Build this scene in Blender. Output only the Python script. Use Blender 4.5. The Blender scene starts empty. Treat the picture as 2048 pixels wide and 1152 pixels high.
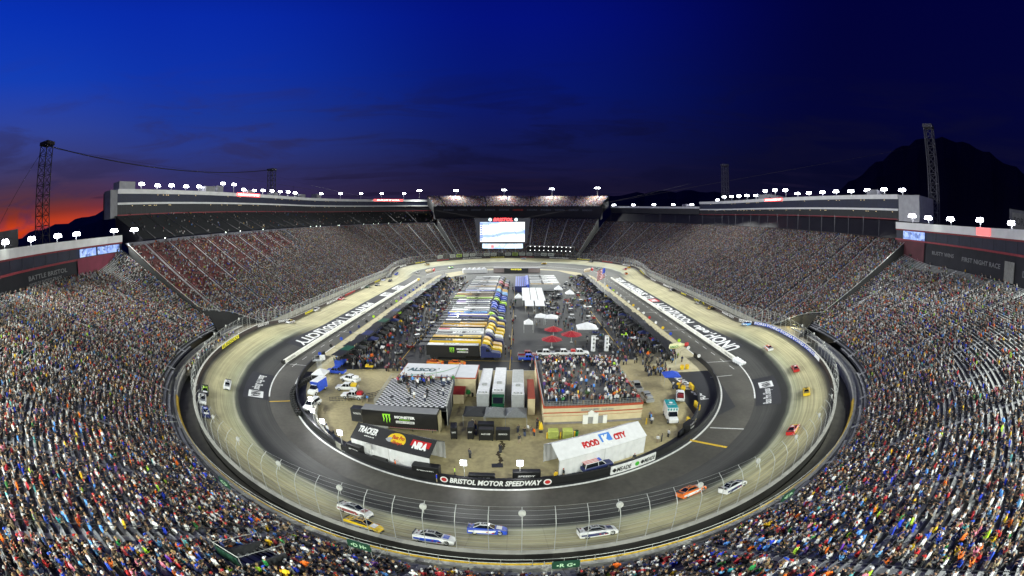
import bpy, math, random
import numpy as np
from mathutils import Vector, Matrix
random.seed(7); rng=np.random.default_rng(7)
D2R=math.radians
scn=bpy.context.scene; COL=scn.collection
def lin(r,g,b):
    f=lambda c:(c/255/12.92 if c/255<=.04045 else ((c/255+.055)/1.055)**2.4)
    return (f(r),f(g),f(b),1)
# ------------------------------------------------------------------ materials
MATS={}
def mat(name,col,rough=.7,metal=0,var=.25,scale=2.,emit=0,ecol=None,bump=0,coat=0):
    if name in MATS: return MATS[name]
    m=bpy.data.materials.new(name); m.use_nodes=True; nt=m.node_tree; N=nt.nodes; L=nt.links
    b=N['Principled BSDF']; b.inputs['Roughness'].default_value=rough; b.inputs['Metallic'].default_value=metal
    if coat: b.inputs['Coat Weight'].default_value=coat
    c=tuple(col[:3])+(1,)
    if var>0:
        tc=N.new('ShaderNodeTexCoord'); no=N.new('ShaderNodeTexNoise'); no.inputs['Scale'].default_value=scale; no.inputs['Detail'].default_value=5
        L.new(tc.outputs['Object'],no.inputs['Vector'])
        mr=N.new('ShaderNodeMapRange'); mr.inputs['From Min'].default_value=.3; mr.inputs['From Max'].default_value=.7
        mr.inputs['To Min'].default_value=1-var; mr.inputs['To Max'].default_value=1+var*.5
        L.new(no.outputs['Fac'],mr.inputs['Value'])
        mx=N.new('ShaderNodeVectorMath'); mx.operation='SCALE'; mx.inputs[0].default_value=c[:3]
        L.new(mr.outputs['Result'],mx.inputs['Scale']); L.new(mx.outputs['Vector'],b.inputs['Base Color'])
        if bump:
            bp=N.new('ShaderNodeBump'); bp.inputs['Strength'].default_value=bump; L.new(no.outputs['Fac'],bp.inputs['Height']); L.new(bp.outputs['Normal'],b.inputs['Normal'])
    else: b.inputs['Base Color'].default_value=c
    if emit:
        b.inputs['Emission Color'].default_value=tuple((ecol or col)[:3])+(1,); b.inputs['Emission Strength'].default_value=emit
        try: m.cycles.emission_sampling='NONE'
        except Exception: pass
    MATS[name]=m; return m
PAL={'black':(.006,.006,.007),'white':(.75,.75,.76),'silver':(.35,.36,.38),'grey':(.16,.165,.17),'dark grey':(.025,.026,.03),
 'yellow':(.75,.5,.02),'gold':(.55,.32,.04),'orange':(.75,.16,.02),'red':(.5,.02,.02),'dark red':(.2,.012,.015),'blue':(.02,.07,.5),
 'navy':(.012,.02,.1),'light blue':(.15,.4,.75),'lime':(.42,.72,.03),'green':(.02,.25,.06),'dark green':(.01,.08,.03),'purple':(.13,.03,.35),
 'brown':(.1,.05,.025),'cream':(.62,.55,.38),'teal':(.02,.3,.33),'pink':(.75,.22,.32),'tan':(.42,.33,.2),'bronze':(.16,.1,.04)}
def paint(c): return mat('paint_'+c.replace(' ','_'),PAL[c],.5 if c in('black','dark grey','navy') else .38,0,.15,1.5,coat=.12 if c not in('black','dark grey','navy') else 0)
def cloth(c): return mat('cloth_'+c.replace(' ','_'),PAL[c],.85,0,.2,3)
M_STEEL=mat('galvanised_steel',(.42,.43,.42),.5,.3,.2,3)
M_DSTEEL=mat('dark_steel',(.06,.062,.07),.5,.4,.3,2)
M_RUB=mat('tyre_rubber',(.012,.012,.012),.85,0,.2,5)
M_GLASS=mat('dark_glass',(.01,.012,.016),.08,0,0)
M_TENT=mat('tent_canvas',(.7,.7,.72),.8,0,.1,1)
M_WHITE=mat('white_lettering',(.78,.78,.78),.6,0,.12,4)
M_CONC=mat('weathered_concrete',(.3,.29,.25),.85,0,.3,.6,bump=.1)
M_LAMP=mat('lamp_lens',(1,1,1),.3,0,0,emit=45,ecol=(.9,.92,1))
# ------------------------------------------------------------------ mesh builder
class MB:
    def __init__(s): s.v=[];s.f=[];s.m=[]
    def add(s,v,f,mi=0):
        o=len(s.v); s.v+= [tuple(p) for p in v]; s.f+=[tuple(i+o for i in q) for q in f]; s.m+=[mi]*len(f); return s
    def box(s,x0,x1,y0,y1,z0,z1,mi=0):
        return s.add([(x0,y0,z0),(x1,y0,z0),(x1,y1,z0),(x0,y1,z0),(x0,y0,z1),(x1,y0,z1),(x1,y1,z1),(x0,y1,z1)],
          [(0,3,2,1),(4,5,6,7),(0,1,5,4),(1,2,6,5),(2,3,7,6),(3,0,4,7)],mi)
    def bev(s,x0,x1,y0,y1,z0,z1,b=.05,mi=0):
        # box with chamfered upper and vertical edges
        r=[]
        for z,k in((z0,0),(z1-b,0),(z1,b)):
            for x,y in((x0+k+b,y0+k),(x1-k-b,y0+k),(x1-k,y0+k+b),(x1-k,y1-k-b),(x1-k-b,y1-k),(x0+k+b,y1-k),(x0+k,y1-k-b),(x0+k,y0+k+b)): r.append((x,y,z))
        f=[tuple(range(16,24)),tuple(range(7,-1,-1))]
        for q in(0,8):
            for i in range(8): f.append((q+i,q+(i+1)%8,q+8+(i+1)%8,q+8+i))
        return s.add(r,f,mi)
    def tube(s,p,q,r,n=6,mi=0,r2=None):
        p=Vector(p);q=Vector(q);d=(q-p)
        if d.length<1e-6: return s
        d.normalize(); u=d.cross(Vector((0,0,1)) if abs(d.z)<.9 else Vector((1,0,0))).normalized(); w=d.cross(u)
        v=[]
        for c,rr in((p,r),(q,r if r2 is None else r2)):
            for i in range(n):
                a=2*math.pi*i/n; v.append(c+u*math.cos(a)*rr+w*math.sin(a)*rr)
        f=[(i,(i+1)%n,n+(i+1)%n,n+i) for i in range(n)]+[tuple(range(n-1,-1,-1)),tuple(range(n,2*n))]
        return s.add(v,f,mi)
    def path(s,pts,r,n=5,mi=0):
        for a,b in zip(pts,pts[1:]): s.tube(a,b,r,n,mi)
        return s
    def loft(s,rings,mi=0,close=True,cap=True):
        n=len(rings[0]); v=[p for r in rings for p in r]; f=[]
        for k in range(len(rings)-1):
            for i in range(n if close else n-1):
                j=(i+1)%n; f.append((k*n+i,k*n+j,(k+1)*n+j,(k+1)*n+i))
        if cap and close: f+= [tuple(range(n-1,-1,-1)),tuple(range((len(rings)-1)*n,len(rings)*n))]
        return s.add(v,f,mi)
    def split(s,name,mats,parent=None):
        """one object per separate piece"""
        p=list(range(len(s.v)))
        def fd(i):
            while p[i]!=i: p[i]=p[p[i]]; i=p[i]
            return i
        for q in s.f:
            for i in q[1:]: p[fd(i)]=fd(q[0])
        gr={}
        for q,m in zip(s.f,s.m): gr.setdefault(fd(q[0]),[]).append((q,m))
        for g_ in gr.values():
            ids=sorted({i for q,_ in g_ for i in q}); mp={k:i for i,k in enumerate(ids)}; b=MB(); b.add([s.v[i] for i in ids],[tuple(mp[i] for i in q) for q,_ in g_]); b.m=[m for _,m in g_]; b.build(name,mats,parent)
    def build(s,name,mats,parent=None,loc=(0,0,0),rotz=0,smooth=False):
        me=bpy.data.meshes.new(name); me.from_pydata(s.v,[],s.f); 
        if not isinstance(mats,(list,tuple)): mats=[mats]
        for m in mats: me.materials.append(m)
        if len(mats)>1: me.polygons.foreach_set('material_index',s.m)
        if smooth: me.polygons.foreach_set('use_smooth',[True]*len(s.f))
        me.update()
        return link(name,me,parent,loc,rotz)
def link(name,me,parent=None,loc=(0,0,0),rotz=0):
    o=bpy.data.objects.new(name,me); COL.objects.link(o); o.location=loc; o.rotation_euler=(0,0,rotz)
    if parent is not None: o.parent=parent
    return o
def tag(o,label=None,cat=None,group=None,kind=None):
    if label: o['label']=label
    if cat: o['category']=cat
    if group: o['group']=group
    if kind: o['kind']=kind
    return o
def thing(name,label,cat,loc=(0,0,0),rotz=0,group=None):
    o=bpy.data.objects.new(name,None); COL.objects.link(o); o.location=loc; o.rotation_euler=(0,0,rotz); o.empty_display_size=.5
    return tag(o,label,cat,group)
def struct(o): o['kind']='structure'; return o
ONES='zero first second third fourth fifth sixth seventh eighth ninth tenth eleventh twelfth thirteenth fourteenth fifteenth sixteenth seventeenth eighteenth nineteenth'.split()
TENS={20:('twentieth','twenty'),30:('thirtieth','thirty'),40:('fortieth','forty'),50:('fiftieth','fifty'),60:('sixtieth','sixty')}
def nth(n):
    if n<20: return ONES[n]
    t=n//10*10
    return TENS[t][0] if n==t else TENS[t][1]+'-'+ONES[n-t]
def dup(root,loc,rotz,label=None,group=None,mats=None):
    r=root.copy(); COL.objects.link(r); r.location=loc; r.rotation_euler=(0,0,rotz)
    if label: r['label']=label
    if group: r['group']=group
    for ch in root.children:
        c=ch.copy(); COL.objects.link(c); c.parent=r
        for g in ch.children:
            d=g.copy(); COL.objects.link(d); d.parent=c
    return r
def recolour(o,m,slot=0):
    o.material_slots[slot].link='OBJECT'; o.material_slots[slot].material=m
# text -> mesh verts
def text_geo(t,shear=0,bold=.02,ext=0):
    cu=bpy.data.curves.new('t','FONT'); cu.body=t; cu.size=1; cu.shear=shear; cu.offset=bold; cu.extrude=ext; cu.resolution_u=2; cu.align_x='LEFT'
    ob=bpy.data.objects.new('t',cu); COL.objects.link(ob)
    dg=bpy.context.evaluated_depsgraph_get(); me=bpy.data.meshes.new_from_object(ob.evaluated_get(dg))
    v=[tuple(x.co) for x in me.vertices]; f=[tuple(p.vertices) for p in me.polygons]
    bpy.data.objects.remove(ob); bpy.data.curves.remove(cu); bpy.data.meshes.remove(me)
    if not v: return [],[],1,1
    x0=min(p[0] for p in v); x1=max(p[0] for p in v); y0=min(p[1] for p in v); y1=max(p[1] for p in v)
    return [((p[0]-x0)/(x1-x0)-.5,(p[1]-y0)/(y1-y0)-.5) for p in v],f,x1-x0,y1-y0
def text(mb,t,fn,mi=0,shear=0,bold=.02):
    """adds lettering to mb: fn maps (-.5...5, -.5...5) to a point in space"""
    v,f,w,h=text_geo(t,shear,bold)
    if v: mb.add([fn(a,b) for a,b in v],f,mi)
    return mb
def panel(mb,t,c,ux,uy,w,h,mi=0,shear=0,bold=.02,off=(0,0,0)):
    c=Vector(c)+Vector(off); ux=Vector(ux).normalized(); uy=Vector(uy).normalized()
    return text(mb,t,lambda a,b:c+ux*a*w+uy*b*h,mi,shear,bold)
def disc(mb,c,ux,uy,rx,ry,mi=0,n=20):
    c=Vector(c);ux=Vector(ux).normalized();uy=Vector(uy).normalized()
    mb.add([c+ux*rx*math.cos(2*math.pi*i/n)+uy*ry*math.sin(2*math.pi*i/n) for i in range(n)],[tuple(range(n))],mi); return mb
def rect(mb,c,ux,uy,w,h,mi=0):
    c=Vector(c);ux=Vector(ux).normalized()*w/2;uy=Vector(uy).normalized()*h/2
    mb.add([c-ux-uy,c+ux-uy,c+ux+uy,c-ux+uy],[(0,1,2,3)],mi); return mb

CX,YN,YF,RW=-1.0,119.5,302.0,87.5
SL=YF-YN; TA=math.pi*RW; LT=2*SL+2*TA
S1,S2,S3=SL,SL+TA,2*SL+TA
def loop(s,r):
    s%=LT
    if s<S1: return (CX-r,YN+s)
    if s<S2:
        a=(s-S1)/RW; return (CX-r*math.cos(a),YF+r*math.sin(a))
    if s<S3: return (CX+r,YF-(s-S2))
    a=(s-S3)/RW; return (CX+r*math.cos(a),YN-r*math.sin(a))
def locate(x,y):
    dx=x-CX
    if YN<=y<=YF: return (y-YN,-dx) if dx<0 else (S2+YF-y,dx)
    if y>YF:
        return (S1+RW*math.atan2(y-YF,-dx),math.hypot(dx,y-YF))
    return (S3+RW*math.atan2(YN-y,dx),math.hypot(dx,YN-y))
def sdf(x,y,bx,y0,y1,r): return math.hypot(x-bx,y-min(max(y,y0),y1))-r
BCAP=(-1.8,112.,300.,65.2); ACAP=(-3.,107.5,290.,55.8)
def rcap(s,cap):
    lo,hi=10.,86.
    for _ in range(30):
        m=(lo+hi)/2
        if sdf(*loop(s,m),*cap)<0: lo=m
        else: hi=m
    return lo
def turnness(s):
    s%=LT
    def ss(t): t=min(max(t,0),1); return t*t*(3-2*t)
    if s<S1: return 1-ss(min(s,S1-s)/30)*1.0
    if s>=S2 and s<S3: return 1-ss(min(s-S2,S3-s)/30)
    return 1.
def zw(s): return 2.0+3.2*turnness(s)
def bank(s,r):
    rb=rcap(s,BCAP)
    if r<=rb: return 0.
    v=min((r-rb)/(RW-rb),1); return zw(s)*v
# ------------------------------------------------------------------ ground and track
def N2(s,dr=1e-3):
    a=loop(s,0.); b=loop(s,1.); return (b[0]-a[0],b[1]-a[1])
def grid_mesh(name,P,mats,parent=None,uv=None,att=None,closed=True,mi=None):
    """P: list of rows (around) of points (across)"""
    n=len(P); k=len(P[0]); v=[p for r in P for p in r]; f=[]
    for i in range(n if closed else n-1):
        j=(i+1)%n
        for q in range(k-1): f.append((i*k+q,i*k+q+1,j*k+q+1,j*k+q))
    me=bpy.data.meshes.new(name); me.from_pydata(v,[],f)
    for m in (mats if isinstance(mats,list) else [mats]): me.materials.append(m)
    if uv is not None:
        a=me.attributes.new('sv','FLOAT_VECTOR','POINT'); a.data.foreach_set('vector',[c for r in uv for p in r for c in p])
    me.update(); return link(name,me,parent)
def sring(step=2.5): 
    n=int(LT/step); return [i*LT/n for i in range(n)]
SS=sring(3.0)
# materials for the track surfaces
def attr_mat(name):
    m=bpy.data.materials.new(name); m.use_nodes=True; return m,m.node_tree.nodes,m.node_tree.links,m.node_tree.nodes['Principled BSDF']
def ramp(N,stops,interp='LINEAR'):
    r=N.new('ShaderNodeValToRGB'); r.color_ramp.interpolation=interp; e=r.color_ramp.elements
    e[0].position=stops[0][0]; e[0].color=tuple(stops[0][1])+(1,); e[1].position=stops[-1][0]; e[1].color=tuple(stops[-1][1])+(1,)
    for p,c in stops[1:-1]:
        x=e.new(p); x.color=tuple(c)+(1,)
    return r
def track_material():
    m,N,L,b=attr_mat('banked_concrete'); b.inputs['Roughness'].default_value=.62
    at=N.new('ShaderNodeAttribute'); at.attribute_name='sv'
    sep=N.new('ShaderNodeSeparateXYZ'); L.new(at.outputs['Vector'],sep.inputs[0])
    # wobble of the groove edge
    cb=N.new('ShaderNodeCombineXYZ'); sx=N.new('ShaderNodeMath'); sx.operation='MULTIPLY'; sx.inputs[1].default_value=.035; L.new(sep.outputs['X'],sx.inputs[0]); L.new(sx.outputs[0],cb.inputs['X'])
    sy=N.new('ShaderNodeMath'); sy.operation='MULTIPLY'; sy.inputs[1].default_value=55; L.new(sep.outputs['Y'],sy.inputs[0]); L.new(sy.outputs[0],cb.inputs['Y'])
    n1=N.new('ShaderNodeTexNoise'); n1.inputs['Scale'].default_value=1; n1.inputs['Detail'].default_value=6; L.new(cb.outputs[0],n1.inputs['Vector'])
    cb2=N.new('ShaderNodeCombineXYZ'); s2=N.new('ShaderNodeMath'); s2.operation='MULTIPLY'; s2.inputs[1].default_value=.05; L.new(sep.outputs['X'],s2.inputs[0]); L.new(s2.outputs[0],cb2.inputs['X'])
    s3=N.new('ShaderNodeMath'); s3.operation='MULTIPLY'; s3.inputs[1].default_value=3; L.new(sep.outputs['Y'],s3.inputs[0]); L.new(s3.outputs[0],cb2.inputs['Y'])
    n2=N.new('ShaderNodeTexNoise'); n2.inputs['Scale'].default_value=1; n2.inputs['Detail'].default_value=4; L.new(cb2.outputs[0],n2.inputs['Vector'])
    w=N.new('ShaderNodeMath'); w.operation='MULTIPLY_ADD'; w.inputs[1].default_value=.10; L.new(n2.outputs['Fac'],w.inputs[0]); 
    w2=N.new('ShaderNodeMath'); w2.operation='SUBTRACT'; w2.inputs[1].default_value=.05; L.new(sep.outputs['Y'],w2.inputs[0]); L.new(w2.outputs[0],w.inputs[2])
    tan=(.46,.42,.235); tan2=(.37,.37,.225)
    rt=ramp(N,[(0,(.065,.063,.055)),(.22,(.062,.062,.056)),(.33,(.014,.015,.013)),(.41,(.012,.013,.011)),(.46,(.13,.14,.10)),(.49,(.44,.43,.3)),(.53,tan2),(.70,tan),(.9,tan),(.955,(.16,.15,.11)),(1,(.03,.03,.03))])
    rs=ramp(N,[(0,tan2),(.5,(.45,.41,.24)),(.93,(.43,.385,.235)),(1,(.2,.18,.13))])
    L.new(w.outputs[0],rt.inputs[0]); L.new(w.outputs[0],rs.inputs[0])
    mx=N.new('ShaderNodeMix'); mx.data_type='RGBA'; L.new(sep.outputs['Z'],mx.inputs['Factor']); L.new(rs.outputs[0],mx.inputs[6]); L.new(rt.outputs[0],mx.inputs[7])
    mr=N.new('ShaderNodeMapRange'); mr.inputs['From Min'].default_value=.32; mr.inputs['From Max'].default_value=.68; mr.inputs['To Min'].default_value=.62; mr.inputs['To Max'].default_value=1.15; L.new(n1.outputs['Fac'],mr.inputs['Value'])
    tc=N.new('ShaderNodeTexCoord'); n3=N.new('ShaderNodeTexNoise'); n3.inputs['Scale'].default_value=.12; n3.inputs['Detail'].default_value=8; L.new(tc.outputs['Object'],n3.inputs['Vector'])
    mr3=N.new('ShaderNodeMapRange'); mr3.inputs['From Min'].default_value=.3; mr3.inputs['From Max'].default_value=.7; mr3.inputs['To Min'].default_value=.8; mr3.inputs['To Max'].default_value=1.12; L.new(n3.outputs['Fac'],mr3.inputs['Value'])
    # slab joints
    mo=N.new('ShaderNodeMath'); mo.operation='MULTIPLY'; mo.inputs[1].default_value=1/4.6; L.new(sep.outputs['X'],mo.inputs[0])
    fr=N.new('ShaderNodeMath'); fr.operation='FRACT'; L.new(mo.outputs[0],fr.inputs[0]); lt=N.new('ShaderNodeMath'); lt.operation='LESS_THAN'; lt.inputs[1].default_value=.03; L.new(fr.outputs[0],lt.inputs[0])
    jm=N.new('ShaderNodeMath'); jm.operation='MULTIPLY_ADD'; jm.inputs[1].default_value=-.16; jm.inputs[2].default_value=1; L.new(lt.outputs[0],jm.inputs[0])
    a=N.new('ShaderNodeMath'); a.operation='MULTIPLY'; L.new(mr.outputs[0],a.inputs[0]); L.new(mr3.outputs[0],a.inputs[1])
    a2=N.new('ShaderNodeMath'); a2.operation='MULTIPLY'; L.new(a.outputs[0],a2.inputs[0]); L.new(jm.outputs[0],a2.inputs[1])
    sc=N.new('ShaderNodeVectorMath'); sc.operation='SCALE'; L.new(mx.outputs[2],sc.inputs[0]); L.new(a2.outputs[0],sc.inputs['Scale']); L.new(sc.outputs[0],b.inputs['Base Color'])
    return m
def asphalt_material(name,c,lo=.6,hi=1.5):
    m,N,L,b=attr_mat(name); b.inputs['Roughness'].default_value=.6
    tc=N.new('ShaderNodeTexCoord'); n=N.new('ShaderNodeTexNoise'); n.inputs['Scale'].default_value=.07; n.inputs['Detail'].default_value=9; n.inputs['Roughness'].default_value=.62; L.new(tc.outputs['Object'],n.inputs['Vector'])
    n2=N.new('ShaderNodeTexNoise'); n2.inputs['Scale'].default_value=1.3; n2.inputs['Detail'].default_value=6; L.new(tc.outputs['Object'],n2.inputs['Vector'])
    mr=N.new('ShaderNodeMapRange'); mr.inputs['From Min'].default_value=.3; mr.inputs['From Max'].default_value=.72; mr.inputs['To Min'].default_value=lo; mr.inputs['To Max'].default_value=hi; L.new(n.outputs['Fac'],mr.inputs['Value'])
    mr2=N.new('ShaderNodeMapRange'); mr2.inputs['From Min'].default_value=.3; mr2.inputs['From Max'].default_value=.7; mr2.inputs['To Min'].default_value=.82; mr2.inputs['To Max'].default_value=1.12; L.new(n2.outputs['Fac'],mr2.inputs['Value'])
    a=N.new('ShaderNodeMath'); a.operation='MULTIPLY'; L.new(mr.outputs[0],a.inputs[0]); L.new(mr2.outputs[0],a.inputs[1])
    sc=N.new('ShaderNodeVectorMath'); sc.operation='SCALE'; sc.inputs[0].default_value=c; L.new(a.outputs[0],sc.inputs['Scale']); L.new(sc.outputs[0],b.inputs['Base Color'])
    return m
M_TRACK=track_material(); M_ASPH=asphalt_material('pit_asphalt',(.06,.056,.046),.62,1.5); M_GAR=asphalt_material('garage_asphalt',(.02,.02,.021),.6,1.5)
M_SAND=asphalt_material('infield_concrete',(.42,.355,.19),.76,1.15); M_BLACKP=asphalt_material('black_paint_ground',(.022,.023,.027),.8,1.3)
M_TREAD=mat('stand_concrete',(.075,.075,.08),.85,0,.25,.3)
M_YEL=mat('yellow_line_paint',(.7,.45,.03),.6,0,.2,3)
M_WLINE=mat('white_line_paint',(.72,.72,.7),.6,0,.25,2)
g=MB(); g.add([(-6000,-6000,-3.3),(6000,-6000,-3.3),(6000,6000,-3.3),(-6000,6000,-3.3)],[(0,1,2,3)])
struct(g.build('ground',mat('night_ground',(.02,.022,.02),.9,0,.4,.01)))
# track: across from B (r=rb) to W
P=[];U=[]
for s in SS:
    rb=rcap(s,BCAP); row=[];u=[]
    for q in range(13):
        v=q/12; r=rb+(RW-rb)*v; x,y=loop(s,r); row.append((x,y,zw(s)*v+.012)); u.append((s,v,turnness(s)))
    P.append(row);U.append(u)
track=struct(grid_mesh('race_track',P,M_TRACK,uv=U))
P=[[(*loop(s,rcap(s,ACAP)+(rcap(s,BCAP)-rcap(s,ACAP))*q/3),.008) for q in range(4)] for s in SS]
struct(grid_mesh('pit_road',P,M_ASPH))
# infield sheet
P=[(*loop(s,rcap(s,ACAP)+.3),0.) for s in SS]
g=MB(); g.add(P,[tuple(range(len(P)-1,-1,-1))]); struct(g.build('infield_ground',M_SAND))
g=MB(); 
pts=[(-50,100),(-33,103.5),(-3,104.5),(26,104.5),(29,112),(34,112),(35,118),(44,118),(47,285),(30,330),(0,341),(-30,330),(-50,285)]
g.add([(x,y,.005) for x,y in pts],[tuple(range(len(pts)))]); struct(g.build('garage_ground',M_GAR))
# lighter concrete strips beside the pit stalls
g=MB()
for x0,x1,ya,yb in((-58.2,-53.2,97,286),(47.5,52.3,118.05,286)): g.add([(x0,ya,.016),(x1,ya,.016),(x1,yb,.016),(x0,yb,.016)],[(0,1,2,3)])
g.add([(38,100,.016),(52.3,100,.016),(52.3,118,.016),(36,118,.016)],[(0,1,2,3)])
struct(g.build('pavement',mat('pale_pit_concrete',(.46,.41,.26),.8,0,.2,.5)))
# dark painted strips (flat inner apron edge, right exit lane, text band)
def strip(mb,s0,s1,r0,r1,z=.02,n=60,mi=0):
    """r0,r1: functions of s"""
    rows=[]
    for i in range(n+1):
        s=s0+(s1-s0)*i/n; a=r0(s); b=r1(s)
        for r in(a,b):
            x,y=loop(s,r); rows.append((x,y,bank(s,r)+z))
    mb.add(rows,[(2*i,2*i+1,2*i+3,2*i+2) for i in range(n)],mi); return mb
rA=lambda s:rcap(s,ACAP); rB=lambda s:rcap(s,BCAP)
g=MB()
strip(g,S3+10,LT-12,lambda s:rA(s)-3.2-1.5*max(0,math.cos((s-S3)/RW))*0,lambda s:rA(s)-.1,.014,90)
g.add([(36,70,.018),(47.5,76,.018),(52.6,100,.018),(38,100,.018)],[(0,1,2,3)])
struct(g.build('black_apron',M_BLACKP,track))
g=MB()
strip(g,-4,172,lambda s:rB(s)+.3,lambda s:rB(s)+7.6,.03,60)
strip(g,S2+6,S3+6,lambda s:rB(s)+.3,lambda s:rB(s)+7.8,.03,60)
strip(g,LT-58,LT-37,lambda s:rB(s)+.4,lambda s:rB(s)+6.4,.034,14)
strip(g,S3+38.5,S3+61,lambda s:rB(s)+.4,lambda s:rB(s)+6.4,.034,14)
struct(g.build('painted_band',M_BLACKP,track))
# white edge lines
g=MB()
strip(g,S3-2,LT+2,lambda s:rA(s)-.18,lambda s:rA(s)+.22,.03,120)
strip(g,LT-55,LT,lambda s:rB(s)-.1,lambda s:rB(s)+.25,.045,40)
strip(g,S3,S3+55,lambda s:rB(s)-.1,lambda s:rB(s)+.25,.045,40)
strip(g,S1,S2,lambda s:rB(s)-.1,lambda s:rB(s)+.25,.035,60)
for side,x0 in((-1,-64.2),(1,60.6)):
    y=101.
    while y<285: rect(g,(x0+side*-1.2,y,.03),(1,0,0),(0,1,0),.18,3); y+=6.6
for y in(101.5,139,170,210,262): 
    rect(g,(-62,y,.028),(1,0,0),(0,1,0),9.6,.2); rect(g,(57.5,y+5,.028),(1,0,0),(0,1,0),9.6,.2)
rect(g,(53,95,.03),(1,.05,0),(0,1,0),7,.22); rect(g,(43,66,.03),(1,-.35,0),(.35,1,0),12,.3)
rect(g,(-2.4,104.4,.014),(1,0,0),(0,1,0),52,.15)
struct(g.build('white_line',M_WLINE,track))
g=MB()
for y in np.arange(122,214,2.6): rect(g,(17+rng.uniform(-1,1),y+rng.uniform(-.2,.2),.012),(1,0,0),(0,1,0),24*rng.uniform(.6,1),.3)
struct(g.build('parking_line',mat('worn_parking_line',(.075,.075,.075),.7,0,.6,.5),track))
g=MB()
rect(g,(-56.2,75.7,.035),(1,.36,0),(-.36,1,0),12,.4)
rect(g,(35.0,61.4,.035),(1,-.72,0),(.72,1,0),8.9,.65)
rect(g,(-2.3,200,.02),(1,0,0),(0,1,0),.14,190); rect(g,(-33,190,.02),(1,0,0),(0,1,0),.16,170); rect(g,(31,180,.02),(1,0,0),(0,1,0),.16,130); rect(g,(-2.3,112,.022),(1,0,0),(0,1,0),44,.14)
struct(g.build('yellow_line',M_YEL,track))
# painted lettering on the track
def tlen(mb,t,s0,s1,off,h,side,mi=0,shear=0,bold=.03,flip=False):
    # text along the band; s measured along the loop; side letters point inwards (towards the infield)
    def fn(a,b):
        s=(s0+s1)/2+(s1-s0)*a*(1 if side>0 else 1); r=rB(s)+off-b*h; x,y=loop(s,r); return (x,y,bank(s,r)+.06)
    text(mb,t,fn,mi,shear,bold)
g=MB()
# viewed from outside, reading direction runs against the travel of s on the left straight
def band(t,ya,yb,left,h=4.2,off=4.0,mi=0,bold=.03):
    # ya -> yb in reading order (metres of y), top of letters towards the infield
    def fn(a,b):
        y=(ya+yb)/2+(yb-ya)*a
        if left: s=(y-YN)%LT
        else: s=S2+(YF-y)
        r=rB(s)+off-b*h; x,yy=loop(s,r); return (x,yy,bank(s,r)+.06)
    text(g,t,fn,mi,0,bold)
def bandbox(ya,yb,left,h,mi,off=4.0,z=.05):
    v=[]
    for y,b in((ya,-.5),(yb,-.5),(yb,.5),(ya,.5)):
        s=(y-YN)%LT if left else S2+(YF-y)
        r=rB(s)+off-b*h; x,yy=loop(s,r); v.append((x,yy,bank(s,r)+z))
    g.add(v,[(0,1,2,3)],mi)
band('CITY',133,118,True); bandbox(139,134,True,5,0); band('K',138.2,134.8,True,4,mi=1); band('FOOD',155,140,True)
band("PINTY'S",192,163,True,4); bandbox(159.2,158.6,True,5,0)
bandbox(222,212,True,4.6,0); band('NRA',221,213,True,3,mi=1); bandbox(247,234,True,4.6,0); band('NASCAR',246,235,True,3,mi=1)
band('UNOH',113,134,False,5.2); band('.edu',135,148,False,3.6); band('FOOD',153,170,False,4.4); bandbox(171,176,False,5,0); band('K',172,175.4,False,4,mi=1); band('CITY',177,195,False,4.4)
bandbox(198,205,False,4.6,2); band('BMS',199,204,False,3); bandbox(207,214,False,4.4,0); band('BMS',208,213,False,3,mi=1); band('SPEEDWAY',218,262,False,4.6); band('BRISTOL',266,284,False,4)
def arcband(t,s0,s1,h,off,mi=0,bold=.02):
    def fn(a,b):
        s=(s0+s1)/2+(s1-s0)*a; r=rB(s)+off-b*h; x,y=loop(s,r); return (x,y,bank(s,r)+.07)
    text(g,t,fn,mi,0,bold)
# turn boards: text runs down the picture on the left, up on the right
arcband('Bass Pro Shops',LT-39,LT-51,2.6,3.4); arcband('Bass Pro Shops',S3+60,S3+48.5,2.6,3.4)
def arcbox(s0,s1,h,off,mi):
    v=[]
    for s,b in((s0,-.5),(s1,-.5),(s1,.5),(s0,.5)):
        r=rB(s)+off-b*h; x,y=loop(s,r); v.append((x,y,bank(s,r)+.055))
    g.add(v,[(0,1,2,3)],mi)
arcbox(LT-52,LT-57,3.6,3.4,0); arcband('NRA',LT-52.4,LT-56.6,2.3,3.4,1,.05); arcbox(S3+47.4,S3+42.6,3.6,3.4,0); arcband('NRA',S3+47,S3+43,2.3,3.4,1,.05)
# exit lane lettering
def lane(t,x,ya,yb,w,mi=0): text(g,t,lambda a,b:(x-b*w+a*-0.8,(ya+yb)/2+(yb-ya)*a,.05),mi,0,.04)
lane('FOOD',41.6,81.5,87,2.2); rect(g,(41.2,89.2,.04),(0,1,0),(1,0,0),2.6,3,0); lane('K',41.2,88.4,90,2,1); lane('CITY',40.8,91.2,96.5,2.2)
struct(g.build('painted_lettering',[M_WHITE,mat('band_black',(.02,.02,.025),.7,0,0),paint('red')],track))
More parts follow.
